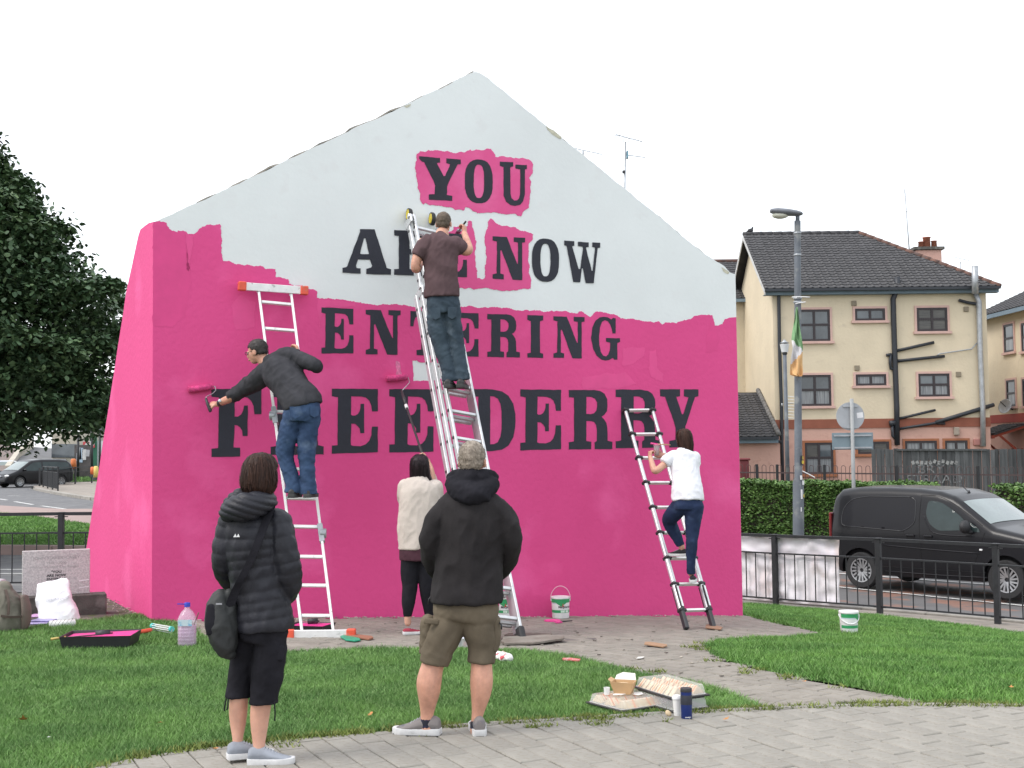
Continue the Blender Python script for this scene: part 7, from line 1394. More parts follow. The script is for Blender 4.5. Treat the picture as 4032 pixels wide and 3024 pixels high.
# ---------------------------------------------------------------- hedge
M['hedge'] = grassmat('hedge_leaves', (.055, .115, .028), (.095, .18, .045), (.20, .29, .09)); M['hedge'].node_tree.nodes['Principled BSDF'].inputs['Roughness'].default_value = .45
M['twig'] = mat('dark_twigs', (.035, .028, .02), .9)
def hedge(A, B, depth, h0, h1, label, n, leaf=.055):
    A = Vector(A); B = Vector(B); d = (B-A).normalized(); nn = Vector((-d.y, d.x)); L = (B-A).length; o = thing('hedge', label, 'hedge', (A.x, A.y, g(*A)))
    mb = MB(); pts = []
    k = int(L/.5)
    def P_(s, t, z): p = A+d*s+nn*t; return Vector((p.x, p.y, g(p.x, p.y)+z))
    R = []
    for i in range(k+1):
        s = L*i/k; h = h0+(h1-h0)*s/L+.05*noise.noise((s*.9, 1, 1)); R.append([P_(s, .10, 0), P_(s, .06, h*.6), P_(s, .14, h-.08), P_(s, depth-.14, h-.08), P_(s, depth-.06, h*.6), P_(s, depth-.1, 0)])
    mb.rings(R); keep(mb.build('twigs', M['twig']), o)
    mb = MB(); u = rng.random((n, 6))
    for i in range(n):
        s = L*u[i, 0]; h = h0+(h1-h0)*s/L+.07*noise.noise((s*1.3, 1, 1))
        if u[i, 1] < .62: t = .02+.10*u[i, 2]+.07*noise.noise((s*2, u[i, 3]*4, 0)); z = h*(u[i, 3]**.85); nrm = (-nn.x, -nn.y, .5)
        else: t = depth*u[i, 2]; z = h+.04*noise.noise((s*5, t*5, 0))+u[i, 3]*.05-.02; nrm = (0, 0, 1)
        c = P_(s, t, z); a = u[i, 4]*2*pi; e1 = Vector((cos(a), sin(a), random.uniform(-.6, .6))).normalized(); e2 = (Vector((nrm[0], nrm[1], nrm[2]))*.4+Vector((random.uniform(-1, 1), random.uniform(-1, 1), random.uniform(-.3, 1)))).normalized(); l = leaf*(.6+.8*u[i, 5])
        w = e1.cross(e2).normalized()*l*.28; mb.add([c, c+e1*l*.5+w, c+e1*l, c+e1*l*.5-w], [(0, 1, 2, 3)])
    keep(mb.build('leaves', M['hedge'], recalc=False, kind='stuff'), o); return o
Ah = (at(2780, 1890, 33.0)).xy; Bh = (at(3700, 1890, 31.8)).xy
hedge(Ah, Bh, 1.1, 1.38, 1.30, 'clipped green hedge behind the street lamp and the van', 30000, .085)
Ch = (at(3900, 1950, 27.5)).xy; Dh = (at(4500, 1960, 24.0)).xy
hedge(Ch, Dh, 1.0, 1.62, 1.6, 'hedge end showing at the right edge beyond the van windscreen', 9000, .08)
# grass verge under the hedge
vp = [(Ah[0]-3, Ah[1]-1.2), (Bh[0], Bh[1]-1.4), (Dh[0]+2, Dh[1]-2), (Dh[0]+4, Dh[1]+6), (24, 44), (Ah[0]-4, 44)]
drape('yard', vp, .03, mat('yard_ground', (.13, .14, .09), .9, var=.3, vs=1.2), 1.2)
# bow top fence
bf = thing('bow_top_fence', 'dark bow topped metal fence between the hedge and the cream house', 'fence', tuple(at(2950, 1925, 36)))
A_, B_ = at(2880, 1900, 37.0), at(4300, 1900, 34.0); A_ = Vector((A_.x, A_.y)); B_ = Vector((B_.x, B_.y)); d = (B_-A_).normalized(); Lf = (B_-A_).length; M['rust'] = mat('worn_fence_paint', (.07, .045, .045), .7, var=.3, vs=6)
zt0, zt1 = at(2950, 1829, 37).z, at(4032, 1843, 34.6).z
def ftop(s): return zt0+(zt1-zt0)*s/Lf
for z in (-.22, -.95): mb = MB(); mb.beam((A_.x, A_.y, ftop(0)+z), (B_.x, B_.y, ftop(Lf)+z), .012, .04, side=(d.x, d.y, 0)) if False else mb.beam((A_.x, A_.y, ftop(0)+z), (B_.x, B_.y, ftop(Lf)+z), .04, .012, side=(0, 0, 1)); keep(mb.build('rail', M['rust']), bf)
s = 0; i = 0
bm_ = None
while s < Lf-.3 and i < 290:
    w = .115 if True else 0; z = ftop(s); c0 = A_+d*s; c1 = A_+d*(s+w); pts = [Vector((c0.x, c0.y, z-1.05)), Vector((c0.x, c0.y, z-w*.5))]+[Vector(((c0.x+c1.x)/2-cos(a)*(c1.x-c0.x)/2, (c0.y+c1.y)/2-cos(a)*(c1.y-c0.y)/2, z-w*.5+sin(a)*w*.5)) for a in [pi*j/6 for j in range(1, 6)]]+[Vector((c1.x, c1.y, z-w*.5)), Vector((c1.x, c1.y, z-1.05))]
    mb = MB(); mb.tube(pts, .0085, 5); keep(mb.build('hoop', M['rust']), bf); s += .222 if s < Lf*.2 else .222; i += 1
for px in (2974, 3058, 3146, 3250, 3530, 3850): p = at(px, 1900, 36.4 if px < 3300 else 35.3); s = (Vector((p.x, p.y))-A_).dot(d); q = A_+d*s; mb = MB(); mb.beam((q.x, q.y, ftop(s)-1.2), (q.x, q.y, ftop(s)+.02), .07, .07); keep(mb.build('post', M['railblack']), bf)
q = at(2930, 1880, 37.2); mb = MB(); mb.box((q.x, q.y, q.z), (.26, .26, 1.0)); mb.box((q.x, q.y, q.z+.53), (.34, .34, .07)); o = mb.build('gate_pier', mat('dark_red_paint', (.16, .03, .035), .7, var=.2, vs=4)); bevel(o, .02); tag(o, 'dark red gate pier at the left end of the bow topped fence', 'pier')
# timber fence
tf = thing('timber_fence', 'tall weathered grey timber fence with faint graffiti behind the van', 'fence', tuple(at(3432, 1900, 42)))
M['oldboard'] = mat('weathered_fence_board', (.105, .108, .110), .9, vs=2, col2=(.055, .058, .060), mix=(.3, .7), bump=.004, bs=30, aniso=(6, 6, .6), rand=.35)
y_ = 42.0; i = 0; x = at(3434, 1900, y_).x; X1 = at(4200, 1900, 42).x
while x < X1:
    px = 2016+x/y_*FPX; tz = (at(px, 1768 if px < 3530 else (1771 if px < 3880 else 1768), y_)).z; proud = .03 if i % 2 else 0; w = .148; dz = random.gauss(0, .012)+(-.05 if 3880 < px < 3900 else 0)
    mb = MB(); mb.box((x+w/2, y_-proud, (tz+dz-.35)/2), (w-.008, .022, tz+dz+.35)); o = keep(mb.build('board', M['oldboard']), tf); o.data.transform(Matrix.Translation(Vector((random.gauss(0, .002), 0, 0)))); x += w*.98; i += 1
mb = MB(); a = at(3530, 1771, y_-.05); b = at(3884, 1771, y_-.05); mb.beam(a, b, .06, .09, side=(0, 0, 1)); keep(mb.build('capping_rail', M['oldboard']), tf)
for t_, px, py, sz in (('BRY', 3666, 1864, .42), ('FTRAAD', 3680, 1902, .40)):
    tm = text_mesh(t_, sz); c = at(px, py, y_-.043); place_text(tm, lambda q: Vector((c.x+q.x*1.25, y_-.0435-.0, c.z+q.y)), 'graffiti', mat('faded_graffiti', (.22, .225, .225), .9, vs=9, col2=(.10, .105, .11), mix=(.42, .60)), tf)
mb = MB()
for k in range(11):
    c = at(3595+k*17, 1822-(5 if k in (5, 7) else 0), y_-.0435); mb.box((c.x, c.y, c.z), (.10, .001, .12), Matrix.Rotation(random.uniform(-.6, .6), 3, 'Y'))
keep(mb.build('graffiti_marks', mat('pale_graffiti', (.28, .28, .275), .9, vs=8, col2=(.12, .12, .12), mix=(.4, .5)), kind='stuff'), tf)
# ================================================================ VEHICLES
M['vanpaint'] = mat('black_car_paint', (.008, .008, .010), .35, var=.1, vs=2, spec=.25, coat=.18); M['carblack'] = M['vanpaint']
M['carsilver'] = mat('silver_car_paint', (.40, .41, .43), .3, .5, var=.06, coat=.6); M['carwhite'] = mat('white_car_paint', (.62, .63, .65), .3, var=.05, coat=.6)
M['winside'] = mat('dark_side_glass', (.030, .045, .045), .05, var=.2, vs=2, spec=.35); M['windscreen'] = mat('windscreen_glass', (.14, .18, .17), .06, var=.25, vs=1.2, spec=.8, coat=.4)
M['tyre'] = mat('tyre', (.022, .022, .023), .85, var=.2, vs=10); M['alloy'] = mat('alloy_wheel', (.42, .43, .44), .35, .7, var=.08); M['trim'] = mat('black_trim', (.018, .018, .020), .6)
M['well'] = mat('wheel_well', (.006, .006, .007), .95)
def vehicle(name, label, cat, pos, yaw, sp, group=None):
    """sp: dict with length, width, prof [(x, ztop)], bottom, wheels xs, radius, side window polys [(x,z)], windscreen x range"""
    o = thing(name, label, cat, pos, group); R = Matrix.Rotation(yaw, 3, 'Z'); P0 = Vector(pos)
    L, Wd = sp['L'], sp['W']; prof = sp['prof']; px_ = [p[0] for p in prof]; pz_ = [p[1] for p in prof]; zb = sp['zb']
    def top(x): return float(np.interp(x, px_, pz_))
    def plan(x): e = min(x, L-x)/.55; return Wd/2*(1 if e > 1 else (.80+.20*sqrt(max(0, 1-(1-e)**2))))
    zs = sp.get('belt', .95); tum = sp.get('tumble', .16)
    def side(x, z):
        w = plan(x); h = top(x); c = sp.get('round', .20)
        w -= .05*max(0, (.55-z)/.35)**2
        if z > zs: w -= tum*((z-zs)/max(.3, 1.8-zs))**1.3
        if z > h-c: t = min(1, (z-(h-c))/c); w -= c*(1-sqrt(max(0, 1-t*t)))
        return max(w, .02)
    def wp(x, y, z): return P0+R@Vector((x, y, z))
    xsN = np.unique(np.r_[np.linspace(0, L, 60), px_]).tolist(); rings_ = []; nz = 16
    for x in xsN:
        h = top(x); zb_ = zb+.12*max(0, 1-min(x, L-x)/.35); c = sp.get('round', .20); vs_ = []
        zl = [zb_+(h-c-zb_)*i/nz for i in range(nz+1)]+[h-c+c*sin(pi/2*i/6) for i in range(1, 7)]
        r = [(side(x, z), z) for z in zl]; yt = r[-1][0]; roof = [(yt*(1-i/5), h+.02*(1-(1-i/5)**2)) for i in range(1, 6)]
        half = r+roof; full = [(-y, z) for y, z in half]+[(y, z) for y, z in half[::-1][1:]]; rings_.append([wp(x, y, z) for y, z in full])
    mb = MB(); mb.rings(rings_); me = mb.mesh('body'); ob = bpy.data.objects.new('tmpb', me); C.objects.link(ob)
    cut = MB()
    for wx in sp['wx']: cut.lathe([(sp['wr']+.07, -Wd), (sp['wr']+.07, Wd)], wp(wx, 0, sp['wr']+.01), 28, R@Matrix.Rotation(pi/2, 3, 'X'))
    cm = cut.mesh('cut'); co = bpy.data.objects.new('tmpc', cm); C.objects.link(co); bo_ = ob.modifiers.new('b', 'BOOLEAN'); bo_.object = co; bo_.operation = 'DIFFERENCE'; bo_.solver = 'EXACT'
    dg = bpy.context.evaluated_depsgraph_get(); dg.update(); me2 = bpy.data.meshes.new_from_object(ob.evaluated_get(dg)); bpy.data.objects.remove(ob); bpy.data.objects.remove(co); me2.name = 'body'
    body_o = keep(link('body', me2, sp['paint'], None, True), o); autosmooth(body_o, 35)
    mb = MB(); mb.box(wp(L/2, 0, zb+.28), (L-.5, Wd-.25, .5), R); keep(mb.build('underbody', M['well']), o)
    def sidepanel(poly, m, nm, off=.004, s_=-1, step=.06, parent=None):
        pol = [(p[0], p[1]) for p in poly]; out = []
        for i in range(len(pol)):
            a = Vector(pol[i]); b = Vector(pol[(i+1) % len(pol)]); k = max(1, int((b-a).length/step)); out += [tuple(a.lerp(b, j/k)) for j in range(k)]
        gx, gy = np.meshgrid(np.arange(min(p[0] for p in pol), max(p[0] for p in pol), step), np.arange(min(p[1] for p in pol), max(p[1] for p in pol), step)); G = np.c_[gx.ravel(), gy.ravel()]; G = G[in_poly(G, pol)]
        if len(G): G = G[np.sqrt(((G[:, None]-np.array(out)[None])**2).sum(-1)).min(1) > step*.4]
        nb = len(out); v, e, f, *_ = delaunay_2d_cdt([Vector(p) for p in out]+[Vector(p) for p in G.tolist()], [(i, (i+1) % nb) for i in range(nb)], [], 0, 1e-5)
        V2 = np.array([tuple(p) for p in v]); ok = in_poly(np.array([V2[list(t)].mean(0) for t in f]), pol)
        mb = MB(); mb.add([wp(p[0], s_*(side(p[0], p[1])+off), p[1]) for p in V2.tolist()], [tuple(t) for t, q in zip(f, ok) if q]); oo = mb.build(nm, m, None, True); return keep(oo, parent or o)
    def strip(pts, w, m, nm, off=.006, s_=-1):
        mb = MB(); P_ = [wp(p[0], s_*(side(p[0], p[1])+off), p[1]) for p in resample(pts, 3)]; mb.tube(P_, w, 5); return keep(mb.build(nm, m, None, True), o)
    def roofpanel(x0, x1, frac, m, nm, off=.012, taper=.1):
        mb = MB(); n = 12; k = 10; V = []
        for i in range(n+1):
            x = x0+(x1-x0)*i/n; h = top(x); yt = max(.05, side(x, h-.04)-.02)*frac*(1)
            for j in range(k+1): u = -1+2*j/k; V.append(wp(x, yt*u, h+.02*(1-u*u)*.8+off-.012*abs(u)**6))
        mb.add(V, [(i*(k+1)+j, (i+1)*(k+1)+j, (i+1)*(k+1)+j+1, i*(k+1)+j+1) for i in range(n) for j in range(k)]); return keep(mb.build(nm, m, None, True), o)
    for wx in sp['wx']:
        for sg in (-1, 1):
            c = wp(wx, sg*(Wd/2-.115), sp['wr']); r = sp['wr']; Rw = R@Matrix.Rotation(-sg*pi/2, 3, 'X'); mb = MB()
            mb.lathe([(r*.62, -.09), (r*.94, -.10), (r, -.07), (r, .07), (r*.94, .10), (r*.66, .095), (r*.64, .05)], c, 40, Rw, cap=False); wo = keep(autosmooth(mb.build('tyre', M['tyre']), 30), o)
            mb = MB(); mb.lathe([(.001, .045), (r*.12, .06), (r*.12, .045), (r*.60, .035), (r*.655, .09), (r*.655, -.05)], c, 32, Rw, cap=False); dk = mb.build('hub', M['dark'], None, True); dk.parent = wo
            mb = MB(); ns = sp.get('spokes', 8)
            for i in range(ns):
                a = 2*pi*i/ns
                for da in (-.13, .13):
                    u = Vector((cos(a+da*.2), sin(a+da*.2), 0)); t = Vector((cos(a+da*1.6+.35), sin(a+da*1.6+.35), 0)); mb.beam(c+Rw@(u*r*.12+Vector((0, 0, sg*0+.062))), c+Rw@(t*r*.63+Vector((0, 0, .082))), .030, .012, side=Rw@u.cross(Vector((0, 0, 1))))
            mb.lathe([(r*.60, .085), (r*.66, .088), (r*.66, .096), (r*.60, .093)], c, 32, Rw, cap=False)
            sp_o = mb.build('rim', M['alloy']); sp_o.parent = wo
    return o, dict(sidepanel=sidepanel, strip=strip, roofpanel=roofpanel, wp=wp, side=side, top=top, R=R)
wr_, wf_ = Vector((6.37, 23.2)), Vector((8.21, 21.2)); vd = (wf_-wr_).normalized(); yawv = math.atan2(vd.y, vd.x); vn = Vector((vd.y, -vd.x))   # toward the viewer side
VW = 1.80; rear = wr_-vd*.70-vd*.03-vn*(VW/2-.115); zV = (g(*wr_)+g(*wf_))/2+.0
vz = g(wr_.x, wr_.y)
sp = dict(L=4.38, W=VW, zb=.26, prof=[(0, .75), (.02, 1.10), (.05, 1.45), (.11, 1.68), (.24, 1.78), (.6, 1.815), (1.2, 1.825), (1.8, 1.81), (2.2, 1.77), (2.48, 1.69), (2.62, 1.61), (3.16, 1.22), (3.24, 1.17), (3.7, 1.08), (4.1, .97), (4.3, .82), (4.38, .60)], wx=(.70, 3.43), wr=.325, paint=M['vanpaint'], belt=.98, tumble=.13, round=.14)
vo, vf = vehicle('van', 'small black panel van driving past behind the right railing', 'van', (rear.x, rear.y, vz), yawv, sp)
sp_ = vf['sidepanel']; stp = vf['strip']
M['panel'] = mat('pressed_panel', (.009, .009, .012), .42, var=.1, vs=2, spec=.25, coat=.1)
def rpoly(pts, r=.08):
    out = []; n = len(pts)
    for i in range(n):
        a, b, c = Vector(pts[i-1]), Vector(pts[i]), Vector(pts[(i+1) % n]); k = min(r, (a-b).length*.45, (c-b).length*.45); p = b+(a-b).normalized()*k; q = b+(c-b).normalized()*k
        out += [tuple(p.lerp(b, .0)), tuple((p+b*2+q)/4), tuple(q)]
    return out
pan = rpoly([(.30, 1.12), (.33, 1.42), (.50, 1.60), (.85, 1.66), (1.70, 1.66), (1.80, 1.60), (1.80, 1.20), (1.58, 1.06)], .10); sp_(pan, M['panel'], 'side_recess', .003); stp([p for p in pan]+[pan[0]], .010, mat('highlight_edge', (.012, .012, .014), .3, coat=.3), 'pressing_edge', .0)
win = rpoly([(2.04, 1.61), (2.30, 1.575), (2.62, 1.38), (2.76, 1.25), (2.76, 1.12), (2.26, 1.09), (2.09, 1.19), (2.0, 1.38)], .06); sp_(win, M['winside'], 'side_window', .008)
sp_(rpoly([(2.80, 1.27), (2.99, 1.15), (3.01, 1.09), (2.80, 1.11)], .02), M['winside'], 'quarter_window', .008); stp([(2.78, 1.28), (2.78, 1.10)], .014, M['trim'], 'window_pillar', .004)
for pts in ([(1.90, 1.70), (1.88, 1.3), (1.90, .9), (1.92, .45)], [(1.90, 1.70), (2.25, 1.67), (2.62, 1.50), (3.05, 1.20)], [(3.10, 1.10), (3.02, .9), (2.92, .62), (2.86, .42)], [(.30, .98), (.28, .75), (.34, .60)], [(1.15, .42), (2.2, .42), (3.1, .42)]): stp(pts, .0045, M['well'], 'panel_gap', .0005)
for pts in ([(1.2, .80), (2.2, .76), (3.0, .74)], [(1.96, 1.36), (2.06, 1.14), (2.26, 1.03), (2.9, 1.02)], [(1.2, .34), (2.2, .33), (3.1, .34)]): stp(pts, .014, M['panel'], 'crease', -.006)
for x in (1.72, 2.06): mb = MB(); c = vf['wp'](x, -(vf['side'](x, .99)+.018), .99); mb.box(c, (.16, .03, .035), vf['R']); keep(bevel(mb.build('door_handle', M['vanpaint']), .008), vo)
mb = MB(); c = vf['wp'](3.02, -(vf['side'](3.02, .80)+.004), .80); mb.box(c, (.055, .02, .03), vf['R']); keep(bevel(mb.build('side_indicator', M['white']), .006), vo)
mc = vf['wp'](2.80, -(VW/2+.10), 1.18); mb = MB(); FG.ell(mb, mc, (.085, .13, .115), vf['R']); FG.ell(mb, vf['wp'](2.84, -(VW/2-.03), 1.09), (.05, .12, .04), vf['R']); keep(link('wing_mirror', fuse(mb, 'wing_mirror', .012, 2), M['trim'], None, True), vo)
vf['roofpanel'](2.64, 3.14, .95, M['windscreen'], 'windscreen'); 
mb = MB(); a = vf['wp'](2.42, -.1, 1.73); mb.tube([a, a+vf['R']@Vector((-.28, 0, .26))], [.008, .004], 6); mb.lathe([(.03, -.02), (.02, .02), (.008, .04)], a, 12); keep(mb.build('aerial', M['dark'], None, True), vo)
for sg in (-1, 1): mb = MB(); mb.box(vf['wp'](.015, sg*(VW/2-.16), 1.10), (.05, .13, .50), vf['R']); keep(bevel(mb.build('tail_light', mat('red_lens', (.18, .01, .012), .25)), .02), vo); sp_hl = MB(); FG.ell(sp_hl, vf['wp'](4.12, sg*(VW/2-.24), .86), (.20, .20, .10), vf['R']); keep(sp_hl.build('headlight', M['alloy'], None, True), vo)
dv = thing('driver', 'driver of the black van seen dimly through the side window', 'person', vf['wp'](2.2, -.35, .4)); tag(dv, cat='person'); dv.name = 'person'; mb = MB(); FG.ell(mb, vf['wp'](2.28, -.36, 1.40), (.095, .075, .12)); FG.ell(mb, vf['wp'](2.2, -.36, 1.08), (.13, .21, .24)); FG.ell(mb, vf['wp'](2.24, -.36, 1.25), (.06, .06, .10)); keep(link('body', fuse(mb, 'body', .015, 1), M['skin'], None, True), dv)
# far cars on the left
def facing(dirx, diry): return math.atan2(diry, dirx)
def small_car(name, label, cat, px, py, dirv, paint, sp, group=None, Yo=None):
    p = hit(px, py); d = Vector(dirv).normalized(); rear = Vector((p.x, p.y))-d*sp['L']/2; return vehicle(name, label, cat, (rear.x, rear.y, g(p.x, p.y)), math.atan2(d.y, d.x), dict(sp, paint=paint), group)
mpv = dict(L=4.8, W=1.88, zb=.25, prof=[(0, .8), (.05, 1.1), (.18, 1.45), (.45, 1.66), (1.0, 1.72), (2.2, 1.73), (2.9, 1.66), (3.1, 1.58), (3.95, 1.05), (4.1, .98), (4.55, .82), (4.75, .65), (4.8, .5)], wx=(.95, 3.82), wr=.34, belt=.95, tumble=.2, round=.16, spokes=7)
mo, mf = small_car('car', 'black people carrier turning towards the viewer on the left road', 'car', 128, 1917, (-.60, -.80), M['carblack'], mpv)
for s_ in (-1, 1):
    mf['sidepanel'](rpoly([(2.35, 1.55), (2.9, 1.52), (3.65, 1.10), (3.5, 1.02), (2.35, 1.02)], .05), M['winside'], 'side_window', .008, s_); mf['sidepanel'](rpoly([(.45, 1.50), (1.2, 1.56), (2.25, 1.56), (2.25, 1.02), (.35, 1.10)], .06), M['winside'], 'side_window', .008, s_)
    mb = MB(); FG.ell(mb, mf['wp'](4.50, s_*.70, .72), (.22, .20, .085), mf['R']@Matrix.Rotation(s_*-.5, 3, 'Z')); keep(mb.build('headlight', M['white'], None, True), mo)
    mb = MB(); FG.ell(mb, mf['wp'](3.55, s_*1.02, 1.08), (.08, .11, .07), mf['R']); keep(mb.build('wing_mirror', M['carblack'], None, True), mo)
    mb = MB(); FG.ell(mb, mf['wp'](4.70, s_*.62, .40), (.07, .12, .06), mf['R']); keep(mb.build('fog_light', M['alloy'], None, True), mo)
mf['roofpanel'](3.12, 3.92, .94, M['windscreen'], 'windscreen'); mb = MB(); mb.box(mf['wp'](4.79, 0, .70), (.05, .80, .10), mf['R']); keep(bevel(mb.build('grille', M['alloy']), .02), mo); mb = MB(); mb.box(mf['wp'](4.815, 0, .50), (.02, .52, .11), mf['R']); keep(mb.build('number_plate', M['white']), mo)
car_ = dict(L=4.2, W=1.75, zb=.22, prof=[(0, .8), (.08, 1.0), (.35, 1.25), (.8, 1.42), (1.4, 1.46), (2.2, 1.44), (2.6, 1.34), (3.1, 1.0), (3.3, .93), (3.95, .78), (4.15, .6), (4.2, .5)], wx=(.75, 3.35), wr=.31, belt=.88, tumble=.22, round=.14, spokes=6)
co2, cf2 = small_car('car', 'silver car cut off by the left edge behind the black people carrier', 'car', 6, 1893, (.15, -1), M['carsilver'], car_); cf2['roofpanel'](2.55, 3.15, .94, M['windscreen'], 'windscreen')
for s_ in (-1, 1): mb = MB(); FG.ell(mb, cf2['wp'](3.98, s_*.62, .64), (.14, .17, .08), cf2['R']); keep(mb.build('headlight', M['alloy'], None, True), co2); cf2['sidepanel'](rpoly([(1.0, 1.30), (2.2, 1.34), (2.75, 1.02), (.8, .98)], .05), M['winside'], 'side_window', .008, s_)
co3, cf3 = small_car('car', 'white car up the hill road behind the black people carrier', 'car', 126, 1836, (-.15, -1), M['carwhite'], car_); cf3['roofpanel'](2.55, 3.15, .94, M['windscreen'], 'windscreen')
for s_ in (-1, 1): mb = MB(); FG.ell(mb, cf3['wp'](3.98, s_*.62, .64), (.14, .17, .08), cf3['R']); keep(mb.build('headlight', M['alloy'], None, True), co3)
# ================================================================ HOUSES
M['cream'] = mat('cream_render', (.68, .585, .43), .9, var=.06, vs=.8, bump=.010, bs=9, wear=((.61, .52, .385), 3, .60, .75)); M['pinkrend'] = mat('salmon_render', (.58, .355, .29), .9, var=.08, vs=.9, bump=.010, bs=9, wear=((.47, .27, .22), 3, .6, .75))
M['redband'] = mat('brick_red_band', (.27, .095, .06), .9, var=.12, vs=2); M['redband2'] = mat('bright_red_band', (.34, .06, .045), .85, var=.1, vs=2); M['pinktrim'] = mat('pale_pink_trim', (.60, .40, .35), .8, var=.06); M['orangetrim'] = mat('terracotta_trim', (.33, .13, .065), .85, var=.1)
M['frame'] = mat('dark_window_frame', (.030, .022, .025), .5); M['pane'] = mat('window_glass', (.05, .06, .07), .05, vs=.35, col2=(.12, .14, .155), mix=(.4, .6), spec=.8); M['curtain'] = mat('net_curtain_glass', (.26, .27, .28), .25, vs=2, col2=(.12, .13, .14), aniso=(9, 1, .4), mix=(.35, .6)); M['blind'] = mat('slatted_blind_glass', (.10, .095, .085), .25, vs=3, col2=(.05, .05, .05), aniso=(.4, 1, 26), mix=(.42, .55))
M['bluefascia'] = mat('slate_blue_fascia', (.17, .235, .29), .6, var=.1); M['gutter'] = mat('black_gutter', (.022, .026, .034), .5); M['tile'] = mat('dark_concrete_tile', (.060, .059, .062), .85, var=.25, vs=4, bump=.003, bs=40, rand=.14, wear=((.085, .083, .078), 8, .58, .7)); M['tile_s'] = mat('dark_concrete_tile_b', (.060, .059, .062), .85, var=.25, vs=4, bump=.003, bs=40, island=.14)
M['ridge'] = mat('rusty_ridge_tile', (.17, .085, .062), .9, vs=5, col2=(.08, .055, .05)); M['terra'] = mat('terracotta_pot', (.36, .13, .08), .8, var=.15)
TW, TG = .30, .245
def tile_mesh():
    mb = MB(); n = 8; V = []
    for zt, y in ((0, 0), (.016, TG+.06)):
        for i in range(n+1): u = i/n; V.append((u*TW, y, .030*abs(sin(u*2*pi*1.0))**.8*(1 if sin(u*2*pi) > 0 else .15)+(.036 if y == 0 else .002)))
    mb.add(V, [(i, i+1, n+2+i, n+1+i) for i in range(n)]); mb.add([V[i] for i in range(n+1)]+[(V[i][0], 0, V[i][2]-.030) for i in range(n+1)], [(n+1+i, n+2+i, i+1, i) for i in range(n)]); return mb
tile_me = tile_mesh().mesh('tile', False); tile_me.materials.append(M['tile']); tile_me.shade_smooth(); tile_me.set_sharp_from_angle(angle=radians(60))
def roof_plane(parent, name, quad, budget, ridge=True):
    """quad: eave-left, eave-right, top-right, top-left (world). Tiles in courses from the eave up"""
    a, b, c, d = [Vector(q) for q in quad]; ex = (b-a).normalized(); nrm = (b-a).cross(d-a).normalized(); ey = nrm.cross(ex); L = (b-a).length
    if nrm.z < 0: nrm = -nrm; ey = -ey
    H_ = (d-a).dot(ey); mb = MB(); th = .06; mb.add([a-nrm*.01, b-nrm*.01, c-nrm*.01, d-nrm*.01, a-nrm*th, b-nrm*th, c-nrm*th, d-nrm*th], [(0, 1, 2, 3), (7, 6, 5, 4), (0, 4, 5, 1), (1, 5, 6, 2), (2, 6, 7, 3), (3, 7, 4, 0)]); ro = mb.build(name, M['tile_s'])
    keep(ro, parent); Rm = Matrix((ex, ey, nrm)).transposed(); xl = (d-a).dot(ex); xr = (c-a).dot(ex); rest = MB(); k = 0; tm = tile_mesh(); nr = int(H_/TG)
    for r in range(nr):
        y = r*TG; t = y/H_; x0 = xl*t; x1 = L+(xr-L)*t; t2 = min(1, (y+TG)/H_); x0 = max(x0, min(0, 0)) if xl > 0 else x0
        n = int((x1-x0)/TW)
        for i in range(n+1):
            x = x0+i*TW
            if x+TW*.5 > x1-(L-xr)/H_*TG*.4: continue
            p = a+ex*x+ey*y
            if k < budget:
                o = bpy.data.objects.new('tile', tile_me); C.objects.link(o); o.parent = ro; o.matrix_local = Matrix.Translation(p)@(Rm@Matrix.Rotation(random.gauss(0, .006), 3, 'Z')).to_4x4(); k += 1
            else: rest.add([p+Rm@Vector(v) for v in tm.v], tm.f)
    if rest.v: q = rest.build('tiles', M['tile_s'], recalc=False, kind='stuff'); q.parent = ro
    return ro
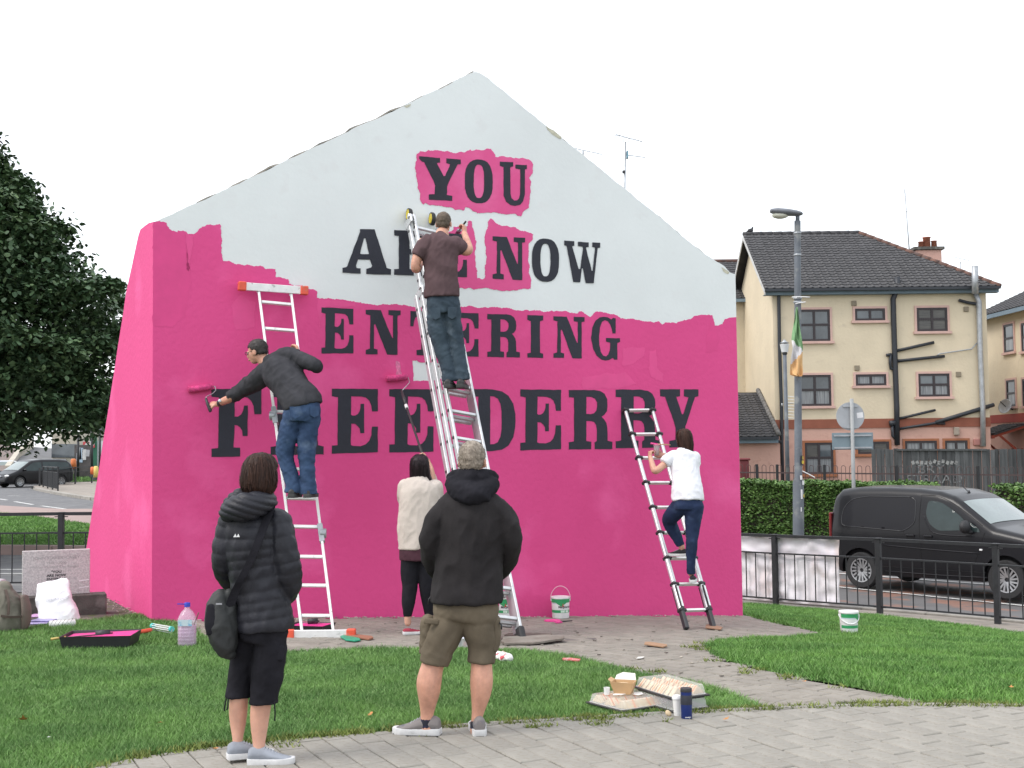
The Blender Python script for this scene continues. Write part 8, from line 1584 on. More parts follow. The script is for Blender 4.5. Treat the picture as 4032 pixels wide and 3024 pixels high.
def hwindow(parent, px0, py0, px1, py1, Y, kind='quad', trim='pinktrim', glass='pane', d=Vector((1, 0, 0)), nrm=Vector((0, -1, 0)), pts=None, sill=True, mull=None, trans=None):
    """window given by its picture corners on the plane y=Y (or two world points)"""
    if pts: a, b = Vector(pts[0]), Vector(pts[1])
    else: a = at(px0, py1, Y); b = at(px1, py0, Y)
    w = (Vector((b.x, b.y, 0))-Vector((a.x, a.y, 0))).length; h = b.z-a.z; ex = d; ez = Vector((0, 0, 1)); c = Vector((a.x, a.y, a.z)); R = Matrix((ex, -nrm, ez)).transposed()
    def bx2(x0, x1, z0, z1, y0, y1, m, nm, par): mb = MB(); mb.box(c+R@Vector(((x0+x1)/2, (y0+y1)/2, (z0+z1)/2)), (x1-x0, y1-y0, z1-z0), R); o = mb.build(nm, m); (setattr(o, 'parent', par) if par is not parent else keep(o, parent)); return o
    t = .085; fr = MB(); fw = .085
    for q in ((0, w, 0, fw), (0, w, h-fw, h), (0, fw, fw, h-fw), (w-fw, w, fw, h-fw)): fr.box(c+R@Vector(((q[0]+q[1])/2, -.005, (q[2]+q[3])/2)), (q[1]-q[0], .05, q[3]-q[2]), R)
    if kind == 'quad': xs_, zs_ = [mull or w*.5], [trans or h*.52]
    elif kind == 'two': xs_, zs_ = [w*.5], []
    else: xs_, zs_ = [], [h*.5]
    for x in xs_: fr.box(c+R@Vector((x, -.006, h/2)), (.09, .048, h-2*fw), R)
    for z in zs_: fr.box(c+R@Vector((w/2, -.004, z)), (w-2*fw, .046, .09), R)
    f = keep(fr.build('window', M['frame']), parent)
    X = [fw]+xs_+[w-fw]; Z = [fw]+zs_+[h-fw]; k = 0
    for i in range(len(X)-1):
        for j in range(len(Z)-1):
            gl = glass if isinstance(glass, str) else glass[k % len(glass)]; k += 1; e = .046
            bx2(X[i]+(e if i else 0), X[i+1]-(e if i < len(X)-2 else 0), Z[j]+(e if j else 0), Z[j+1]-(e if j < len(Z)-2 else 0), .0, .012, M[gl], 'pane', f)
            bx2(X[i]+(e if i else 0), X[i+1]-(e if i < len(X)-2 else 0), Z[j]+(e if j else 0), Z[j+1]-(e if j < len(Z)-2 else 0), .012, .03, M['frame'], 'sash', f) if False else None
    if trim:
        for q in ((-t, w+t, h, h+t), (-t, 0, 0, h), (w, w+t, 0, h)): bx2(q[0], q[1], q[2], q[3], -.045, -.001, M[trim], 'surround', f)
        if sill: bx2(-t-.06, w+t+.06, -.10, 0, -.11, -.001, M[trim], 'sill', f)
    return f
def pipe(parent, pts, r, m='gutter', name='downpipe', Y=None, n=8):
    mb = MB(); mb.tube([at(p[0], p[1], Y) if Y else p for p in pts], r, n); return keep(mb.build(name, M[m], None, True), parent)
YH = 50.0; X0, X1 = at(3049, 1500, YH).x, at(3893, 1500, YH).x; GZ = g(14, 50)-.3; EZ = at(3400, 1137, YH).z; BZ1 = at(3500, 1648, YH).z; BZ0 = at(3500, 1684, YH).z
h1 = thing('house', 'cream three storey house with pink ground floor and dark hipped tile roof', 'house', (X0, YH, GZ)); DH = 8.0
def block(parent, x0, x1, y0, y1, z0, z1, m, name): mb = MB(); mb.box(((x0+x1)/2, (y0+y1)/2, (z0+z1)/2), (x1-x0, y1-y0, z1-z0)); return keep(mb.build(name, m), parent)
block(h1, X0, X1, YH, YH+DH, BZ1, EZ, M['cream'], 'upper_wall'); block(h1, X0-.012, X1+.012, YH-.03, YH+DH, BZ0, BZ1, M['redband'], 'band'); block(h1, X0, X1, YH, YH+DH, GZ, BZ0, M['pinkrend'], 'lower_wall')
RZ = at(3160, 920, YH+4).z; xR = at(3380, 919, YH+4).x; xL = at(2937, 922, YH+4).x-0; ov_ = .42
eL, eR = Vector((X0-.38, YH-ov_, EZ-.02)), Vector((at(3937, 1130, YH-ov_).x, YH-ov_, EZ-.02)); rL, rR = Vector((X0-.38, YH+4, RZ)), Vector((xR, YH+4, RZ))
roof_plane(h1, 'roof', (eL, eR, rR, rL), 290)
hipB = Vector((eR.x, YH+DH+ov_, EZ-.02)); mb = MB(); mb.add([eR, hipB, rR], [(0, 1, 2)]); mb.add([rL, rR, hipB, Vector((eL.x, YH+DH+ov_, EZ-.02))], [(0, 1, 2, 3)]); keep(mb.build('back_roof', M['tile_s']), h1)
mb = MB(); mb.prism([(0, 0), (DH, 0), (4, RZ-EZ-.25)], .3, (X0, YH, EZ), (0, 1, 0), (0, 0, 1), (1, 0, 0)); keep(mb.build('gable_end', M['cream']), h1)
mb = MB(); mb.prism([(-.42, -.05), (4, RZ-EZ-.02), (8.42, -.05), (8.42, -.25), (4, RZ-EZ-.24), (-.42, -.25)], .03, (X0-.385, YH, EZ), (0, 1, 0), (0, 0, 1), (1, 0, 0)); keep(mb.build('verge_board', mat('white_verge', (.55, .55, .54), .8, var=.15)), h1)
for A_, B_, nm, m in ((rL, rR, 'ridge_tiles', 'tile_s'), (rR, eR, 'hip_tiles', 'ridge')):
    L = (B_-A_).length; k = int(L/.40); dv_ = (B_-A_)/k
    for i in range(k): mb = MB(); mb.tube([A_+dv_*i, A_+dv_*(i+1.03)], [.10, .115], 8); keep(mb.build('ridge_tile', M[m], None, True), h1)
mb = MB(); mb.beam(eL+Vector((0, -.06, -.05)), eR+Vector((0, -.06, -.05)), .10, .12, side=(0, 0, 1)); keep(mb.build('gutter', M['gutter']), h1); mb = MB(); mb.beam(Vector((eL.x, YH-.30, EZ-.16)), Vector((eR.x, YH-.30, EZ-.16)), .16, .03, side=(0, 0, 1)); keep(mb.build('fascia', M['bluefascia']), h1); mb = MB(); mb.box(((eL.x+eR.x)/2, YH-.14, EZ-.235), (eR.x-eL.x, .30, .02)); keep(mb.build('soffit', M['bluefascia']), h1)
bd_ = MB(); q = at(2955, 912, YH+4); FG.ell(bd_, q+Vector((.0, 0, .05)), (.13, .07, .09)); FG.ell(bd_, q+Vector((.09, 0, .16)), (.05, .045, .05)); bd_.tube([q+Vector((-.1, 0, .02)), q+Vector((-.24, 0, -.05))], [.04, .02], 6); o = link('bird', fuse(bd_, 'bird', .02, 1), M['dark'], None, True); tag(o, 'dark bird perched on the left end of the cream house ridge', 'bird')
Yw = YH-.002; zz = lambda x, y: (2832+x/1.8433, 700+y/1.8433)
def W4(x0, y0, x1, y1, **k): a, b = zz(x0, y0), zz(x1, y1); return hwindow(h1, a[0], a[1], b[0], b[1], Yw, **k)
W4(575, 955, 800, 1188, glass=['pane', 'pane', 'pane', 'pane'], trans=1.28*.51); W4(985, 948, 1201, 1038, kind='two'); W4(1435, 942, 1652, 1116, glass='blind')
W4(578, 1430, 808, 1658, glass=['curtain', 'pane', 'curtain', 'pane']); W4(990, 1425, 1210, 1510, kind='two', glass='curtain'); W4(1447, 1420, 1668, 1590, glass=['curtain', 'pane', 'curtain', 'pane'])
zy = lambda x, y: (2832+x/1.6592, 1500+y/1.6592)
def W5(x0, y0, x1, y1, **k): a, b = zy(x0, y0), zy(x1, y1); return hwindow(h1, a[0], a[1], b[0], b[1], Yw, trim='orangetrim', **k)
W5(562, 402, 742, 610, glass=['curtain', 'blind', 'curtain', 'pane']); W5(905, 395, 1108, 478, kind='two', glass='blind'); W5(1215, 390, 1420, 520, glass=['pane', 'curtain']); W5(1480, 388, 1620, 640, kind='two', glass='curtain')
pp_ = lambda L_, r, m='gutter', nm='downpipe', Yo=-.09: pipe(h1, [zz(*p) for p in L_], r, m, nm, YH+Yo)
pp_([(440, 815), (432, 850), (437, 1200), (452, 1660), (455, 1950), (462, 2300)], .07); pp_([(1292, 720), (1294, 800), (1262, 880), (1268, 1100), (1275, 1300), (1288, 1659), (1292, 1940)], .11, nm='soil_pipe')
pp_([(1855, 640), (1858, 840)], .13, 'steel', 'flue', -.75); pp_([(1858, 835), (1885, 900), (1890, 1100), (1896, 1300), (1912, 1650), (1916, 1950)], .11, 'steel', 'flue', -.14)
for L_ in ([(1290, 1255), (1558, 1195)], [(1290, 1330), (1500, 1308), (1635, 1295)], [(1212, 1288), (1250, 1282)], [(1245, 1285), (1240, 1340), (1245, 1385), (1275, 1392)], [(1740, 888), (1800, 905), (1870, 915), (1872, 940)]): pp_(L_, .06 if L_[0][1] < 1200 or True else .04, nm='waste_pipe')
pp_([(1580, 1290), (1600, 1277), (1830, 1243), (1875, 1195)], .025, 'steel', 'cable')
pq = lambda L_, r, m='gutter', nm='waste_pipe': pipe(h1, [zy(*p) for p in L_], r, m, nm, YH-.09)
pq([(1180, 245), (1412, 190)], .05); pq([(1180, 312), (1410, 275), (1475, 278)], .05); pq([(1415, 272), (1600, 215), (1795, 155)], .08); pq([(1112, 278), (1150, 275)], .11); pq([(1130, 285), (1133, 360), (1150, 375)], .06)
for x, y in ((978, 911), (1792, 953), (1000, 1380), (1737, 1426)): c = at(*zz(x, y), YH-.03); mb = MB(); mb.box(c, (.20, .05, .20)); keep(bevel(mb.build('air_vent', mat('vent_grille', (.26, .22, .16), .8, var=.1)), .01), h1)
for x, y, w, h, mm in ((1550, 328, .22, .32, (.32, .27, .22)), (1682, 400, .26, .26, (.34, .15, .13))): c = at(*zy(x, y), YH-.07); mb = MB(); mb.box(c, (w, .12, h)); keep(bevel(mb.build('wall_box', mat('wall_box', mm, .7)), .04, 2), h1)
# chimney, aerials
cz = at(3655, 1010, YH+5); mb = MB(); cx0, cx1 = at(3606, 1000, YH+5).x, at(3706, 1000, YH+5).x; mb.box(((cx0+cx1)/2, YH+5.3, (at(3655, 985, YH+5).z+EZ)/2), (cx1-cx0, .7, at(3655, 985, YH+5).z-EZ)); keep(mb.build('chimney', M['pinkrend']), h1); mb = MB(); mb.box(((cx0+cx1)/2, YH+5.3, at(3655, 978, YH+5).z), (cx1-cx0+.22, .9, .12)); keep(mb.build('chimney_cap', M['plinth']), h1)
for px, r, hh in ((3627, .13, .26), (3649, .17, .46), (3678, .13, .30)): c = at(px, 975, YH+5.2); mb = MB(); mb.lathe([(r, 0), (r*.9, hh*.9), (r*1.1, hh*.92), (r*1.05, hh), (r*.7, hh)], c, 14); keep(mb.build('chimney_pot', M['terra'], None, True), h1)
def aerial(label, px, py_top, py_bot, Y, parts, r=.022, zbot=None):
    t = at(px[0], py_top, Y); b = at(px[1], py_bot, Y); o = thing('tv_aerial', label, 'aerial', tuple(b)); mb = MB(); mb.tube([b, t], r, 6); keep(mb.build('mast', M['steel'], None, True), o)
    for a_, b_, n, el in parts:
        A_, B_ = at(*a_, Y), at(*b_, Y); mb = MB(); mb.tube([A_, B_], r*.45, 5); keep(mb.build('boom', M['steel']), o)
        dd = Vector((.3, 1, 0)).normalized()
        for i in range(n): c = A_.lerp(B_, (i+.5)/n); mb = MB(); mb.tube([c-dd*el-Vector((0, 0, el*.35)), c+dd*el+Vector((0, 0, el*.35))], r*.3, 4); keep(mb.build('element', M['steel']), o)
    return o
aerial('long thin whip aerial behind the cream house roof', (3562, 3586), 745, 1060, YH+8, [((3566, 832), (3575, 832), 2, .08)], .03)
aerial('small tv aerial behind the hip of the cream house', (3781, 3781), 1030, 1130, YH+7, [((3760, 1013), (3817, 1026), 8, .16)], .028)
c = (3110, 1600); aerial('white tv aerial fixed to the front of the cream house beside the downpipe', (3079, 3079), 1588, 1600, YH-.7, [((3079, 1592), (3127, 1587), 3, .02)], .03)
for k in range(6): pass
ho = [o for o in C.objects if o.name.startswith('tv_aerial')][-1]
for k in range(8): a_, b_ = at(3098, 1560+k*12, YH-.75), at(3142, 1564+k*12, YH-.75); mb = MB(); mb.tube([a_, b_], .012, 4); keep(mb.build('element', M['white']), ho)
# link block and lean-to on the left
h2 = thing('house', 'lower cream block with tiled roof showing between the wall and the cream house', 'house', (7, YH+6.2, GZ)); YL = YH+6.2; xa, xb = 2.0, at(2990, 1400, YL).x+.6; z2e = at(2900, 1180, YL).z
block(h2, xa, xb, YL, YL+7, BZ1, z2e, M['cream'], 'upper_wall'); block(h2, xa, xb, YL, YL+7, GZ, BZ1, M['pinkrend'], 'lower_wall'); z2r = at(2860, 1031, YL+3.5).z
roof_plane(h2, 'roof', (Vector((xa, YL-.4, z2e)), Vector((xb, YL-.4, z2e)), Vector((xb, YL+3.5, z2r)), Vector((xa, YL+3.5, z2r))), 0); mb = MB(); mb.add([(xa, YL+3.5, z2r), (xb, YL+3.5, z2r), (xb, YL+7.4, z2e), (xa, YL+7.4, z2e)], [(0, 1, 2, 3)]); keep(mb.build('back_roof', M['tile_s']), h2)
mb = MB(); mb.beam((xa, YL-.42, z2e-.08), (xb, YL-.42, z2e-.08), .14, .08, side=(0, 0, 1)); keep(mb.build('gutter', M['bluefascia']), h2); pipe(h2, [zz(222, 890), (zz(216, 930)), zz(224, 1200), zz(236, 1560)], .08, Y=YL-.1)
i0 = 0
for i in range(16): a = Vector((xb-.25, YL-.45+3.9*i/16, z2e+.08+(z2r-z2e)*i/16)); mb = MB(); mb.beam(a, a+Vector((0, 3.9/16*.9, (z2r-z2e)/16*.9)), .28, .05, side=(1, 0, 0)); keep(mb.build('lead_flashing', mat('pale_flashing', (.50, .50, .49), .7) if i == 0 else bpy.data.materials['pale_flashing']), h2)
mb = MB(); mb.tube([Vector((xa, YL+3.5, z2r+.02)), Vector((xb, YL+3.5, z2r+.02))], .11, 8); keep(mb.build('ridge_tiles', M['ridge'], None, True), h2)
h3 = thing('extension', 'single storey pink lean-to with a dark tiled roof at the left of the cream house', 'building', (9, YH, GZ)); xe0, xe1 = 3.0, X0-.0; z3 = at(2950, 1722, YH-.8).z; zt3 = at(2950, 1545, YH+3).z; xt = at(2984, 1540, YH+3).x
block(h3, xe0, xe1-.01, YH-.8, YH+6.1, GZ, z3, M['pinkrend'], 'wall'); eA, eB = Vector((xe0, YH-1.2, z3)), Vector((at(3066, 1710, YH-1.2).x, YH-1.2, z3))
roof_plane(h3, 'roof', (eA, eB, Vector((xt, YH+3, zt3)), Vector((xe0, YH+3, zt3))), 0); mb = MB(); mb.add([eB, Vector((eB.x, YH+6.1, z3)), Vector((xt, YH+3, zt3))], [(0, 1, 2)]); mb.add([(xe0, YH+3, zt3), (xt, YH+3, zt3), (xt, YH+6.1, zt3), (xe0, YH+6.1, zt3)], [(0, 1, 2, 3)]); keep(mb.build('back_roof', M['tile_s']), h3)
mb = MB(); mb.beam(eA+Vector((0, -.03, -.04)), eB+Vector((0, -.03, -.04)), .10, .10, side=(0, 0, 1)); keep(mb.build('gutter', M['gutter']), h3); mb = MB(); mb.beam(eA+Vector((0, .1, -.16)), eB+Vector((0, .1, -.16)), .14, .03, side=(0, 0, 1)); keep(mb.build('fascia', M['bluefascia']), h3)
for i in range(16): a = eB.lerp(Vector((xt, YH+3, zt3)), i/16)+Vector((0, 0, .10)); b_ = eB.lerp(Vector((xt, YH+3, zt3)), (i+.85)/16)+Vector((0, 0, .12)); mb = MB(); mb.tube([a, b_], [.10, .09], 7); keep(mb.build('hip_tile', mat('pale_hip_tile', (.16, .155, .15), .9, var=.3) if i == 0 else bpy.data.materials['pale_hip_tile'], None, True), h3)
pipe(h3, [zy(340, 350), zy(342, 375), zy(405, 402)], .06, Y=YH-.95)
# house on the right edge: a wing running towards the viewer
h4 = thing('house', 'cream house wing with narrow windows and red timber porch at the right edge', 'house', (22, 50, GZ)); YA, YB = 58.0, 46.0; XA = at(3893, 1500, YA).x-.05; XBm = at(4032, 1500, 54.4).x; dirw = Vector((XBm-XA, 54.4-YA, 0)).normalized(); Lw = 12.5; nW = Vector((dirw.y, -dirw.x, 0)); nW = nW if nW.x < 0 else -nW
zE4 = at(3895, 1250, YA).z; A0 = Vector((XA, YA, 0)); Wd4 = -nW
def wall4(z0, z1, m, nm, off=0):
    mb = MB(); q = [A0+nW*off, A0+dirw*Lw+nW*off, A0+dirw*Lw+Wd4*8, A0+Wd4*8]; mb.add([Vector((p.x, p.y, z0)) for p in q]+[Vector((p.x, p.y, z1)) for p in q], [(0, 1, 5, 4), (1, 2, 6, 5), (2, 3, 7, 6), (3, 0, 4, 7), (4, 5, 6, 7), (3, 2, 1, 0)]); return keep(mb.build(nm, m), h4)
bz1, bz0 = at(3895, 1636, YA).z, at(3895, 1668, YA).z
wall4(bz1, zE4, M['cream'], 'upper_wall'); wall4(bz0, bz1, M['redband2'], 'band', .03); wall4(GZ, bz0, M['pinkrend'], 'lower_wall')
e0 = A0+nW*.4-dirw*1.5; e1 = A0+dirw*(Lw+.4)+nW*.4; r0_ = A0+Wd4*4-dirw*1.5; r1_2 = A0+dirw*(Lw+.4)+Wd4*4; zr4 = at(3930, 1102, 60).z
roof_plane(h4, 'roof', tuple(Vector((p.x, p.y, z)) for p, z in ((e0, zE4), (e1, zE4), (r1_2, zr4), (r0_, zr4))), 0)
mb = MB(); mb.add([Vector((p.x, p.y, z)) for p, z in ((r0_, zr4), (r1_2, zr4), (r1_2+Wd4*4.4, zE4), (r0_+Wd4*4.4, zE4))], [(0, 1, 2, 3)]); keep(mb.build('back_roof', M['tile_s']), h4); mb = MB(); mb.beam(Vector((e0.x, e0.y, zE4-.10)), Vector((e1.x, e1.y, zE4-.10)), .18, .06, side=(0, 0, 1)); keep(mb.build('fascia', M['bluefascia']), h4)
def on4(px, py):
    dd = ray(px, py); q = CAM+dd*((A0+nW*.002-CAM).dot(nW)/dd.dot(nW)); return q
for a_, b_ in (((3957, 1390), (3992, 1272)), ((3967, 1602), (3999, 1494)), ((4026, 1385), (4066, 1264)), ((4030, 1600), (4070, 1488))):
    A_, B_ = on4(*a_), on4(*b_); B_ = Vector((B_.x, B_.y, B_.z)); hwindow(h4, 0, 0, 0, 0, 0, kind='one', glass=['curtain', 'pane'], d=dirw, nrm=nW, pts=(A_, B_), trim='pinktrim')
dsh = on4(3990, 1600); ds = thing('satellite_dish', 'grey satellite dish on the wall of the house at the right edge', 'satellite dish', tuple(dsh)); Rd = (nW+Vector((.0, -.6, .35))).to_track_quat('Z', 'Y').to_matrix(); mb = MB(); mb.lathe([(.001, -.05), (.15, -.03), (.30, .02), (.33, .05), (.30, .035), (.15, -.015), (.001, -.035)], dsh+nW*.35, 24, Rd); keep(mb.build('dish', M['steel'], None, True), ds)
mb = MB(); mb.tube([dsh+nW*.30, dsh+nW*.02+Vector((0, 0, -.15))], .03, 6); mb.tube([dsh+nW*.35, dsh+nW*.35+Rd@Vector((0, .1, .40))], .02, 6); keep(mb.build('arm', M['dark']), ds)
# porch
po = thing('porch', 'red timber porch canopy with tiled roof at the right edge', 'porch', tuple(on4(3990, 1760))); pa = on4(3958, 1700); M['redtimber'] = mat('red_painted_timber', (.30, .055, .03), .6, var=.15)
pw = 2.2; pd = 1.5; zt, ze_ = at(3990, 1668, 55.5).z, at(3918, 1710, 55).z; q0 = A0+dirw*1.6; q1 = q0+dirw*pw
def v3(p, z): return Vector((p.x, p.y, z))
roof_plane(po, 'roof', (v3(q0+nW*pd, ze_), v3(q1+nW*pd, ze_), v3(q1, zt), v3(q0, zt)), 0)
for q in (q0+dirw*.1, q1-dirw*.1):
    mb = MB(); mb.beam(v3(q+nW*pd, ze_-.12), v3(q, zt-.12), .10, .10); keep(mb.build('rafter', M['redtimber']), po); mb = MB(); mb.beam(v3(q+nW*(pd-.3), ze_-.05), v3(q, ze_-1.1), .09, .09); keep(mb.build('brace', M['redtimber']), po)
mb = MB(); mb.beam(v3(q0+nW*pd, ze_-.12), v3(q1+nW*pd, ze_-.12), .14, .10, side=(0, 0, 1)); keep(mb.build('front_beam', M['redtimber']), po)
mb = MB(); dq = q0+dirw*1.2; mb.box(v3(dq, GZ+1.1)+nW*.03, (.95, .06, 2.1), Matrix((dirw, -nW, Vector((0, 0, 1)))).transposed()); keep(mb.build('door', M['redtimber']), po)
# masts seen above the slope of the gable wall stand on a terrace roof hidden behind it
h5 = thing('house', 'cream terrace block standing hidden behind the gable wall', 'house', (5, 47, GZ)); block(h5, -1.5, 6.6, 44, 50, GZ, 5.6, M['cream'], 'wall'); zz5 = 7.2
for yy0, yy1 in ((43.6, 47), (50.4, 47)): mb = MB(); mb.add([(-1.9, yy0, 5.5), (7.0, yy0, 5.5), (7.0, yy1, zz5), (-1.9, yy1, zz5)], [(0, 1, 2, 3)]); keep(mb.build('roof', M['tile_s']), h5)
mb = MB(); mb.prism([(0, 0), (6, 0), (3, 1.6)], 8.0, (-1.45, 44, 5.6), (0, 1, 0), (0, 0, 1), (1, 0, 0)); keep(mb.build('gable_end', M['cream']), h5); mb = MB(); xm = at(2456, 735, 46).x; mb.box((xm-.3, 47, 7.0), (1.6, .8, 1.6)); keep(mb.build('chimney', M['pinkrend']), h5)
aerial('tall tv aerial with two booms above the right slope of the gable wall', (2463, 2455), 558, 1010, 47, [((2424, 530), (2530, 558), 9, .17), ((2466, 610), (2540, 620), 8, .10)], .035)
ta = [o for o in C.objects if o.name.startswith('tv_aerial')][-1]; c = at(2430, 532, 47); mb = MB()
for dx in (-.10, .0, .10): mb.tube([c+Vector((dx, -.2, -.08)), c+Vector((dx, .2, .10))], .01, 4)
for z in (-.08, .0, .08): mb.tube([c+Vector((-.12, 0, z)), c+Vector((.12, 0, z))], .01, 4)
keep(mb.build('reflector', M['steel'], kind='stuff'), ta); mb = MB(); mb.box(at(2470, 610, 47), (.05, .3, .26)); keep(mb.build('rear_reflector', mat('blue_plastic_mount', (.15, .3, .38), .6)), ta); mb = MB(); mb.box(at(2456, 677, 46.95), (.10, .1, .10)); keep(mb.build('junction_box', M['dark']), ta)
for x_ in ((2455, 2475)): mb = MB(); mb.tube([at(x_, 562, 47), at(x_+2, 540 if x_ < 2460 else 545, 47)], .012, 4); keep(mb.build('stay', M['steel']), ta)
aerial('small tv aerial just above the right slope of the gable wall', (2296, 2292), 594, 1010, 47.3, [((2262, 584), (2372, 608), 9, .14)], .03)
# ================================================================ LEFT BACKGROUND
def box_thing(name, label, cat, px0, px1, py0, Y, depth, m, zb=None, part='wall'):
    a, b = at(px0, py0, Y), at(px1, py0, Y); z0 = zb if zb is not None else g(a.x, Y)-.5; o = thing(name, label, cat, (a.x, Y, z0)); mb = MB(); mb.box(((a.x+b.x)/2, Y+depth/2, (a.z+z0)/2), (b.x-a.x, depth, a.z-z0)); keep(mb.build(part, m), o); return o, a, b
M['beige'] = mat('beige_render', (.44, .40, .33), .9, var=.12, vs=1); M['hoard'] = mat('dark_hoarding', (.095, .085, .085), .9, var=.25, vs=2); M['offwhite'] = mat('off_white_render', (.62, .63, .66), .8, var=.05)
hb, a, b = box_thing('hoarding', 'dark boarded hoarding with torn posters behind the far railing', 'hoarding', 293, 362, 1752, 96, .3, M['hoard'])
for k, (px, py, w, h) in enumerate(((312, 1786, .28, .9), (320, 1792, .25, 1.1), (331, 1790, .3, .8), (345, 1784, .3, .5), (305, 1800, .2, .6))): c = at(px, py, 95.97); mb = MB(); mb.box(c, (w, .02, h), Matrix.Rotation(random.uniform(-.1, .1), 3, 'Y')); keep(mb.build('poster', mat('torn_poster', [(.5, .52, .55), (.35, .45, .55), (.55, .55, .55), (.4, .4, .42), (.25, .25, .27)][k], .8)), hb)
wb, a, b = box_thing('building', 'white rendered building between the hoarding and the pink wing wall', 'building', 363, 470, 1736, 100, 8, M['offwhite']); c = at(368, 1790, 99.9); mb = MB(); mb.box(c, (.55, .1, 3.2)); keep(mb.build('green_pillar', mat('dark_green_paint', (.02, .12, .07), .6)), wb); mb = MB(); mb.box(at(350, 1750, 99.8), (.9, .1, .5)); keep(mb.build('sign_panel', mat('red_sign', (.5, .06, .07), .6, vs=3, col2=(.6, .6, .6), mix=(.45, .55))), wb)
wb2, a, b = box_thing('building', 'beige building half hidden by the tree behind the black people carrier', 'building', 205, 300, 1700, 104, 10, M['beige'])
for px in (225, 255, 280): c = at(px, 1775, 103.95); mb = MB(); mb.box(c, (.9, .06, 1.1)); keep(mb.build('window', M['pane']), wb2)
wb3, a, b = box_thing('building', 'far cream building above the hoarding', 'building', 330, 480, 1640, 130, 12, M['beige'])
c = at(410, 1665, 129.9); 
for px in (350, 385, 420): mb = MB(); mb.box(at(px, 1672, 129.9), (1.2, .06, 1.4)); keep(mb.build('window', M['pane']), wb3)
for k, (px, col, lbl, py0, py1, Y, r) in enumerate(((289, (.60, .17, .05), 'orange traffic cylinder left of the hoarding', 1806, 1846, 94, .22), (366, (.62, .14, .04), 'orange traffic cylinder just left of the yellow one by the pink wing', 1838, 1868, 80, .17), (378, (.66, .50, .15), 'yellow traffic cylinder beside the pink wing wall', 1835, 1880, 76, .15))):
    t = at(px, py0, Y); b_ = at(px, py1, Y); o = thing('traffic_cylinder', lbl, 'bollard', tuple(b_)); mb = MB(); mb.lathe([(r, 0), (r*.9, (t.z-b_.z)*.9), (r*.5, t.z-b_.z), (.001, t.z-b_.z)], b_, 12); keep(mb.build('cylinder', mat('cylinder_colour', col, .6), None, True), o); mb = MB(); mb.lathe([(r*1.3, 0), (r*1.2, .15)], Vector((b_.x, b_.y, b_.z-.15)), 12); keep(mb.build('foot', M['dark']), o)
for k, (px, py0, py1, Y) in enumerate(((308, 1700, 1850, 93), (393, 1700, 1846, 90), (362, 1690, 1846, 91))):
    t = at(px, py0, Y); b_ = at(px, py1, Y); mb = MB(); mb.tube([b_-Vector((0, 0, .5)), t], .09, 8); o = mb.build('pole', M['railblack'], None, True); tag(o, ['dark pole in front of the torn posters', 'dark pole nearest the pink wing wall', 'dark pole between the hoarding and the white building'][k], 'pole')
gs = H([(235, 1905), (430, 1903), (430, 1868), (300, 1866), (205, 1868), (215, 1900)])
drape('grass_strip', gs, .10, M['soil'], 1.5); blades('grass', gs, 60, .12, .06, M['grassR'], off=.1, label='far grass strip behind the far railing')
# hill road and retaining wall at the far left
hr = at(-60, 1790, 110); mb = MB(); V = [at(40, 1850, 84), at(260, 1850, 84), at(260, 1770, 130), at(95, 1756, 130)]; mb.add(V, [(0, 1, 2, 3)]); o = mb.build('hill_road', M['asphalt'], kind='structure')
mb = MB(); V = [at(-300, 1870, 84), at(40, 1852, 84), at(95, 1757, 130), at(-300, 1735, 130)]; mb.add(V, [(0, 1, 2, 3)]); mb.build('hill_bank', mat('stone_bank', (.17, .13, .115), .9, var=.2, vs=.6), kind='structure')
rw = thing('retaining_wall', 'sloping concrete retaining wall beside the hill road at the left edge', 'wall', tuple(at(60, 1800, 100))); mb = MB(); A_ = [at(18, 1862, 88), at(60, 1800, 104), at(118, 1752, 128)]
for a, b in zip(A_, A_[1:]): mb.add([a-Vector((0, 0, 2)), b-Vector((0, 0, 2)), b+Vector((0, 0, .5)), a+Vector((0, 0, .5)), a-Vector((-.4, 0, 2)), b-Vector((-.4, 0, 2)), b+Vector((.4, 0, .5)), a+Vector((.4, 0, .5))], [(0, 1, 2, 3), (7, 6, 5, 4), (3, 2, 6, 7), (0, 4, 5, 1), (1, 5, 6, 2), (0, 3, 7, 4)])
keep(mb.build('wall', M['beige']), rw)
# ================================================================ THE TREE
M['leaf'] = grassmat('lime_leaves', (.042, .082, .040), (.072, .124, .056), (.14, .20, .085)); M['leaf'].node_tree.nodes['Principled BSDF'].inputs['Roughness'].default_value = .5
M['bark'] = mat('dark_bark', (.07, .055, .042), .95, var=.3, vs=8, bump=.01, bs=25)
tx, ty = -11.6, 25.0; tz = g(tx, ty); tr_ = thing('tree', 'large dark leafy tree filling the upper left edge', 'tree', (tx, ty, tz))
mb = MB(); mb.tube([Vector((tx, ty, tz-.1)), Vector((tx+.05, ty, 1.5)), Vector((tx-.05, ty+.1, 4)), Vector((tx+.05, ty, 6.4)), Vector((tx, ty, 7.6))], [.30, .24, .17, .09, .03], 12)
zr = [1.9, 2.3, 3.2, 4.2, 5.0, 5.7, 6.4, 7.0, 7.6, 8.2, 8.6]; rr_ = [2.8, 3.2, 3.3, 3.45, 3.25, 2.45, 1.8, 1.25, .7, .25, .05]
clumps = []; lim = []
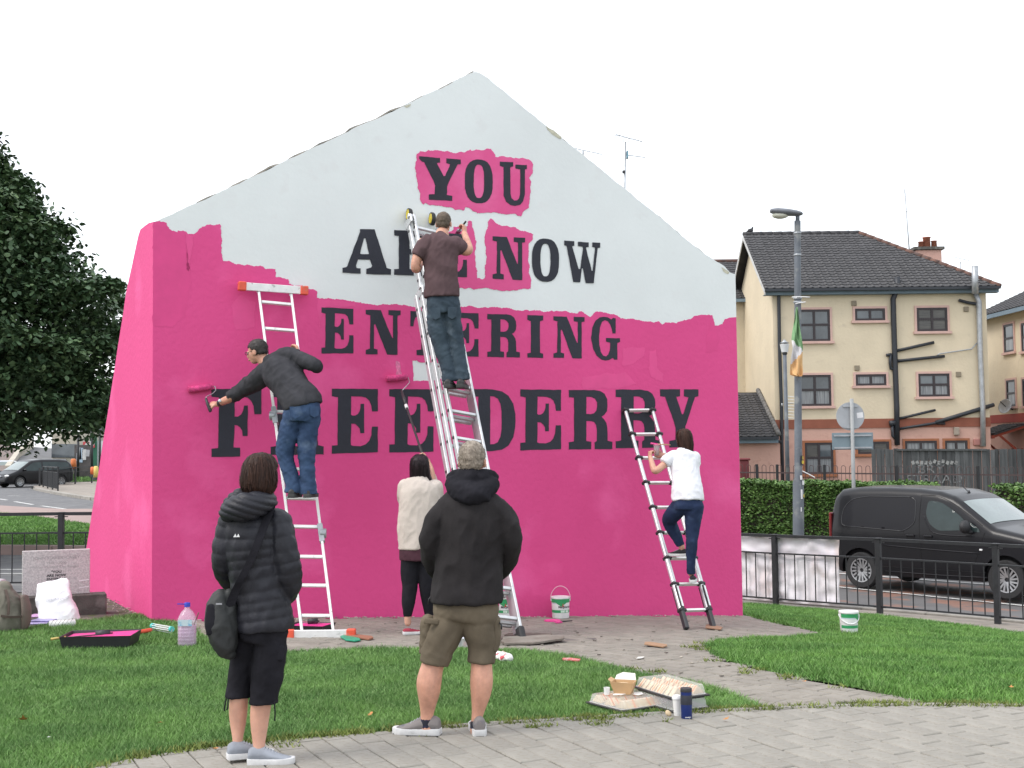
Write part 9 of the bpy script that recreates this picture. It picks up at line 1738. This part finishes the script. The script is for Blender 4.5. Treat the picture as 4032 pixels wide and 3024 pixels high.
for i in range(300):
    z = 2.3+6.0*(i+.5)/300+random.gauss(0, .12); a = i*2.39996+random.gauss(0, .2); R_ = float(np.interp(z, zr, rr_)); f = random.choice((1, .98, .93, .85, .7, .45)); d = R_*f*(1+.13*noise.noise((cos(a)*1.5, sin(a)*1.5, z*1.4))); e = Vector((tx+cos(a)*d, ty+sin(a)*d, z-.10*d+.2)); s = Vector((tx, ty, min(7.4, z+.3+.05*d))); clumps.append((e, .60+.30*random.random(), a)); 
    if i % 4 == 0: lim.append((s, e))
for i in range(70):
    z = random.uniform(2.5, 7.6); a = random.uniform(-1.9, 1.2); d = float(np.interp(z, zr, rr_))+random.uniform(.45, .8); clumps.append((Vector((tx+cos(a)*d, ty+sin(a)*d, z)), .28, a))
for s, e in lim: m_ = s.lerp(e, .55)+Vector((0, 0, .25)); mb.tube([s, m_, e], [.05, .03, .008], 5)
keep(mb.build('trunk', M['bark'], None, True), tr_)
n = 0; tot = 190000; cc_ = np.array([(*c[0], c[1], c[2]) for c in clumps]); ci = rng.integers(0, len(cc_), tot); u = np.clip(rng.normal(0, .5, (tot, 3)), -1.0, 1.0); ctr = cc_[ci, :3]+np.c_[np.cos(cc_[ci, 4])*u[:, 0]*.9-np.sin(cc_[ci, 4])*u[:, 1]*1.0, np.sin(cc_[ci, 4])*u[:, 0]*.9+np.cos(cc_[ci, 4])*u[:, 1]*1.0, u[:, 2]*.42]*(cc_[ci, 3]*1.25)[:, None]
ctr[:, 2] -= .25*np.abs(u[:, 0])*cc_[ci, 3]; keepm = (ctr[:, 0] > tx-2.5); ctr = ctr[keepm]; tot = len(ctr)
a = rng.random(tot)*2*pi; til = rng.normal(-.35, .45, tot); e1 = np.c_[np.cos(a)*np.cos(til), np.sin(a)*np.cos(til), np.sin(til)]; ro = rng.normal(0, .5, tot); e2 = np.c_[-np.sin(a)*np.cos(ro), np.cos(a)*np.cos(ro), np.sin(ro)]; l = (.075+.055*rng.random(tot))[:, None]
V = np.empty((tot, 6, 3)); V[:, 0] = ctr; V[:, 1] = ctr+e1*l*.35+e2*l*.42; V[:, 2] = ctr+e1*l*.8+e2*l*.30; V[:, 3] = ctr+e1*l*1.15; V[:, 4] = ctr+e1*l*.8-e2*l*.30; V[:, 5] = ctr+e1*l*.35-e2*l*.42
me = bpy.data.meshes.new('crown'); me.vertices.add(6*tot); me.loops.add(6*tot); me.polygons.add(tot); me.vertices.foreach_set('co', V.ravel()); me.loops.foreach_set('vertex_index', np.arange(6*tot)); me.polygons.foreach_set('loop_start', np.arange(tot)*6); me.polygons.foreach_set('loop_total', np.full(tot, 6)); me.update(calc_edges=True)
keep(link('crown', me, M['leaf'], None, False, kind='stuff'), tr_)
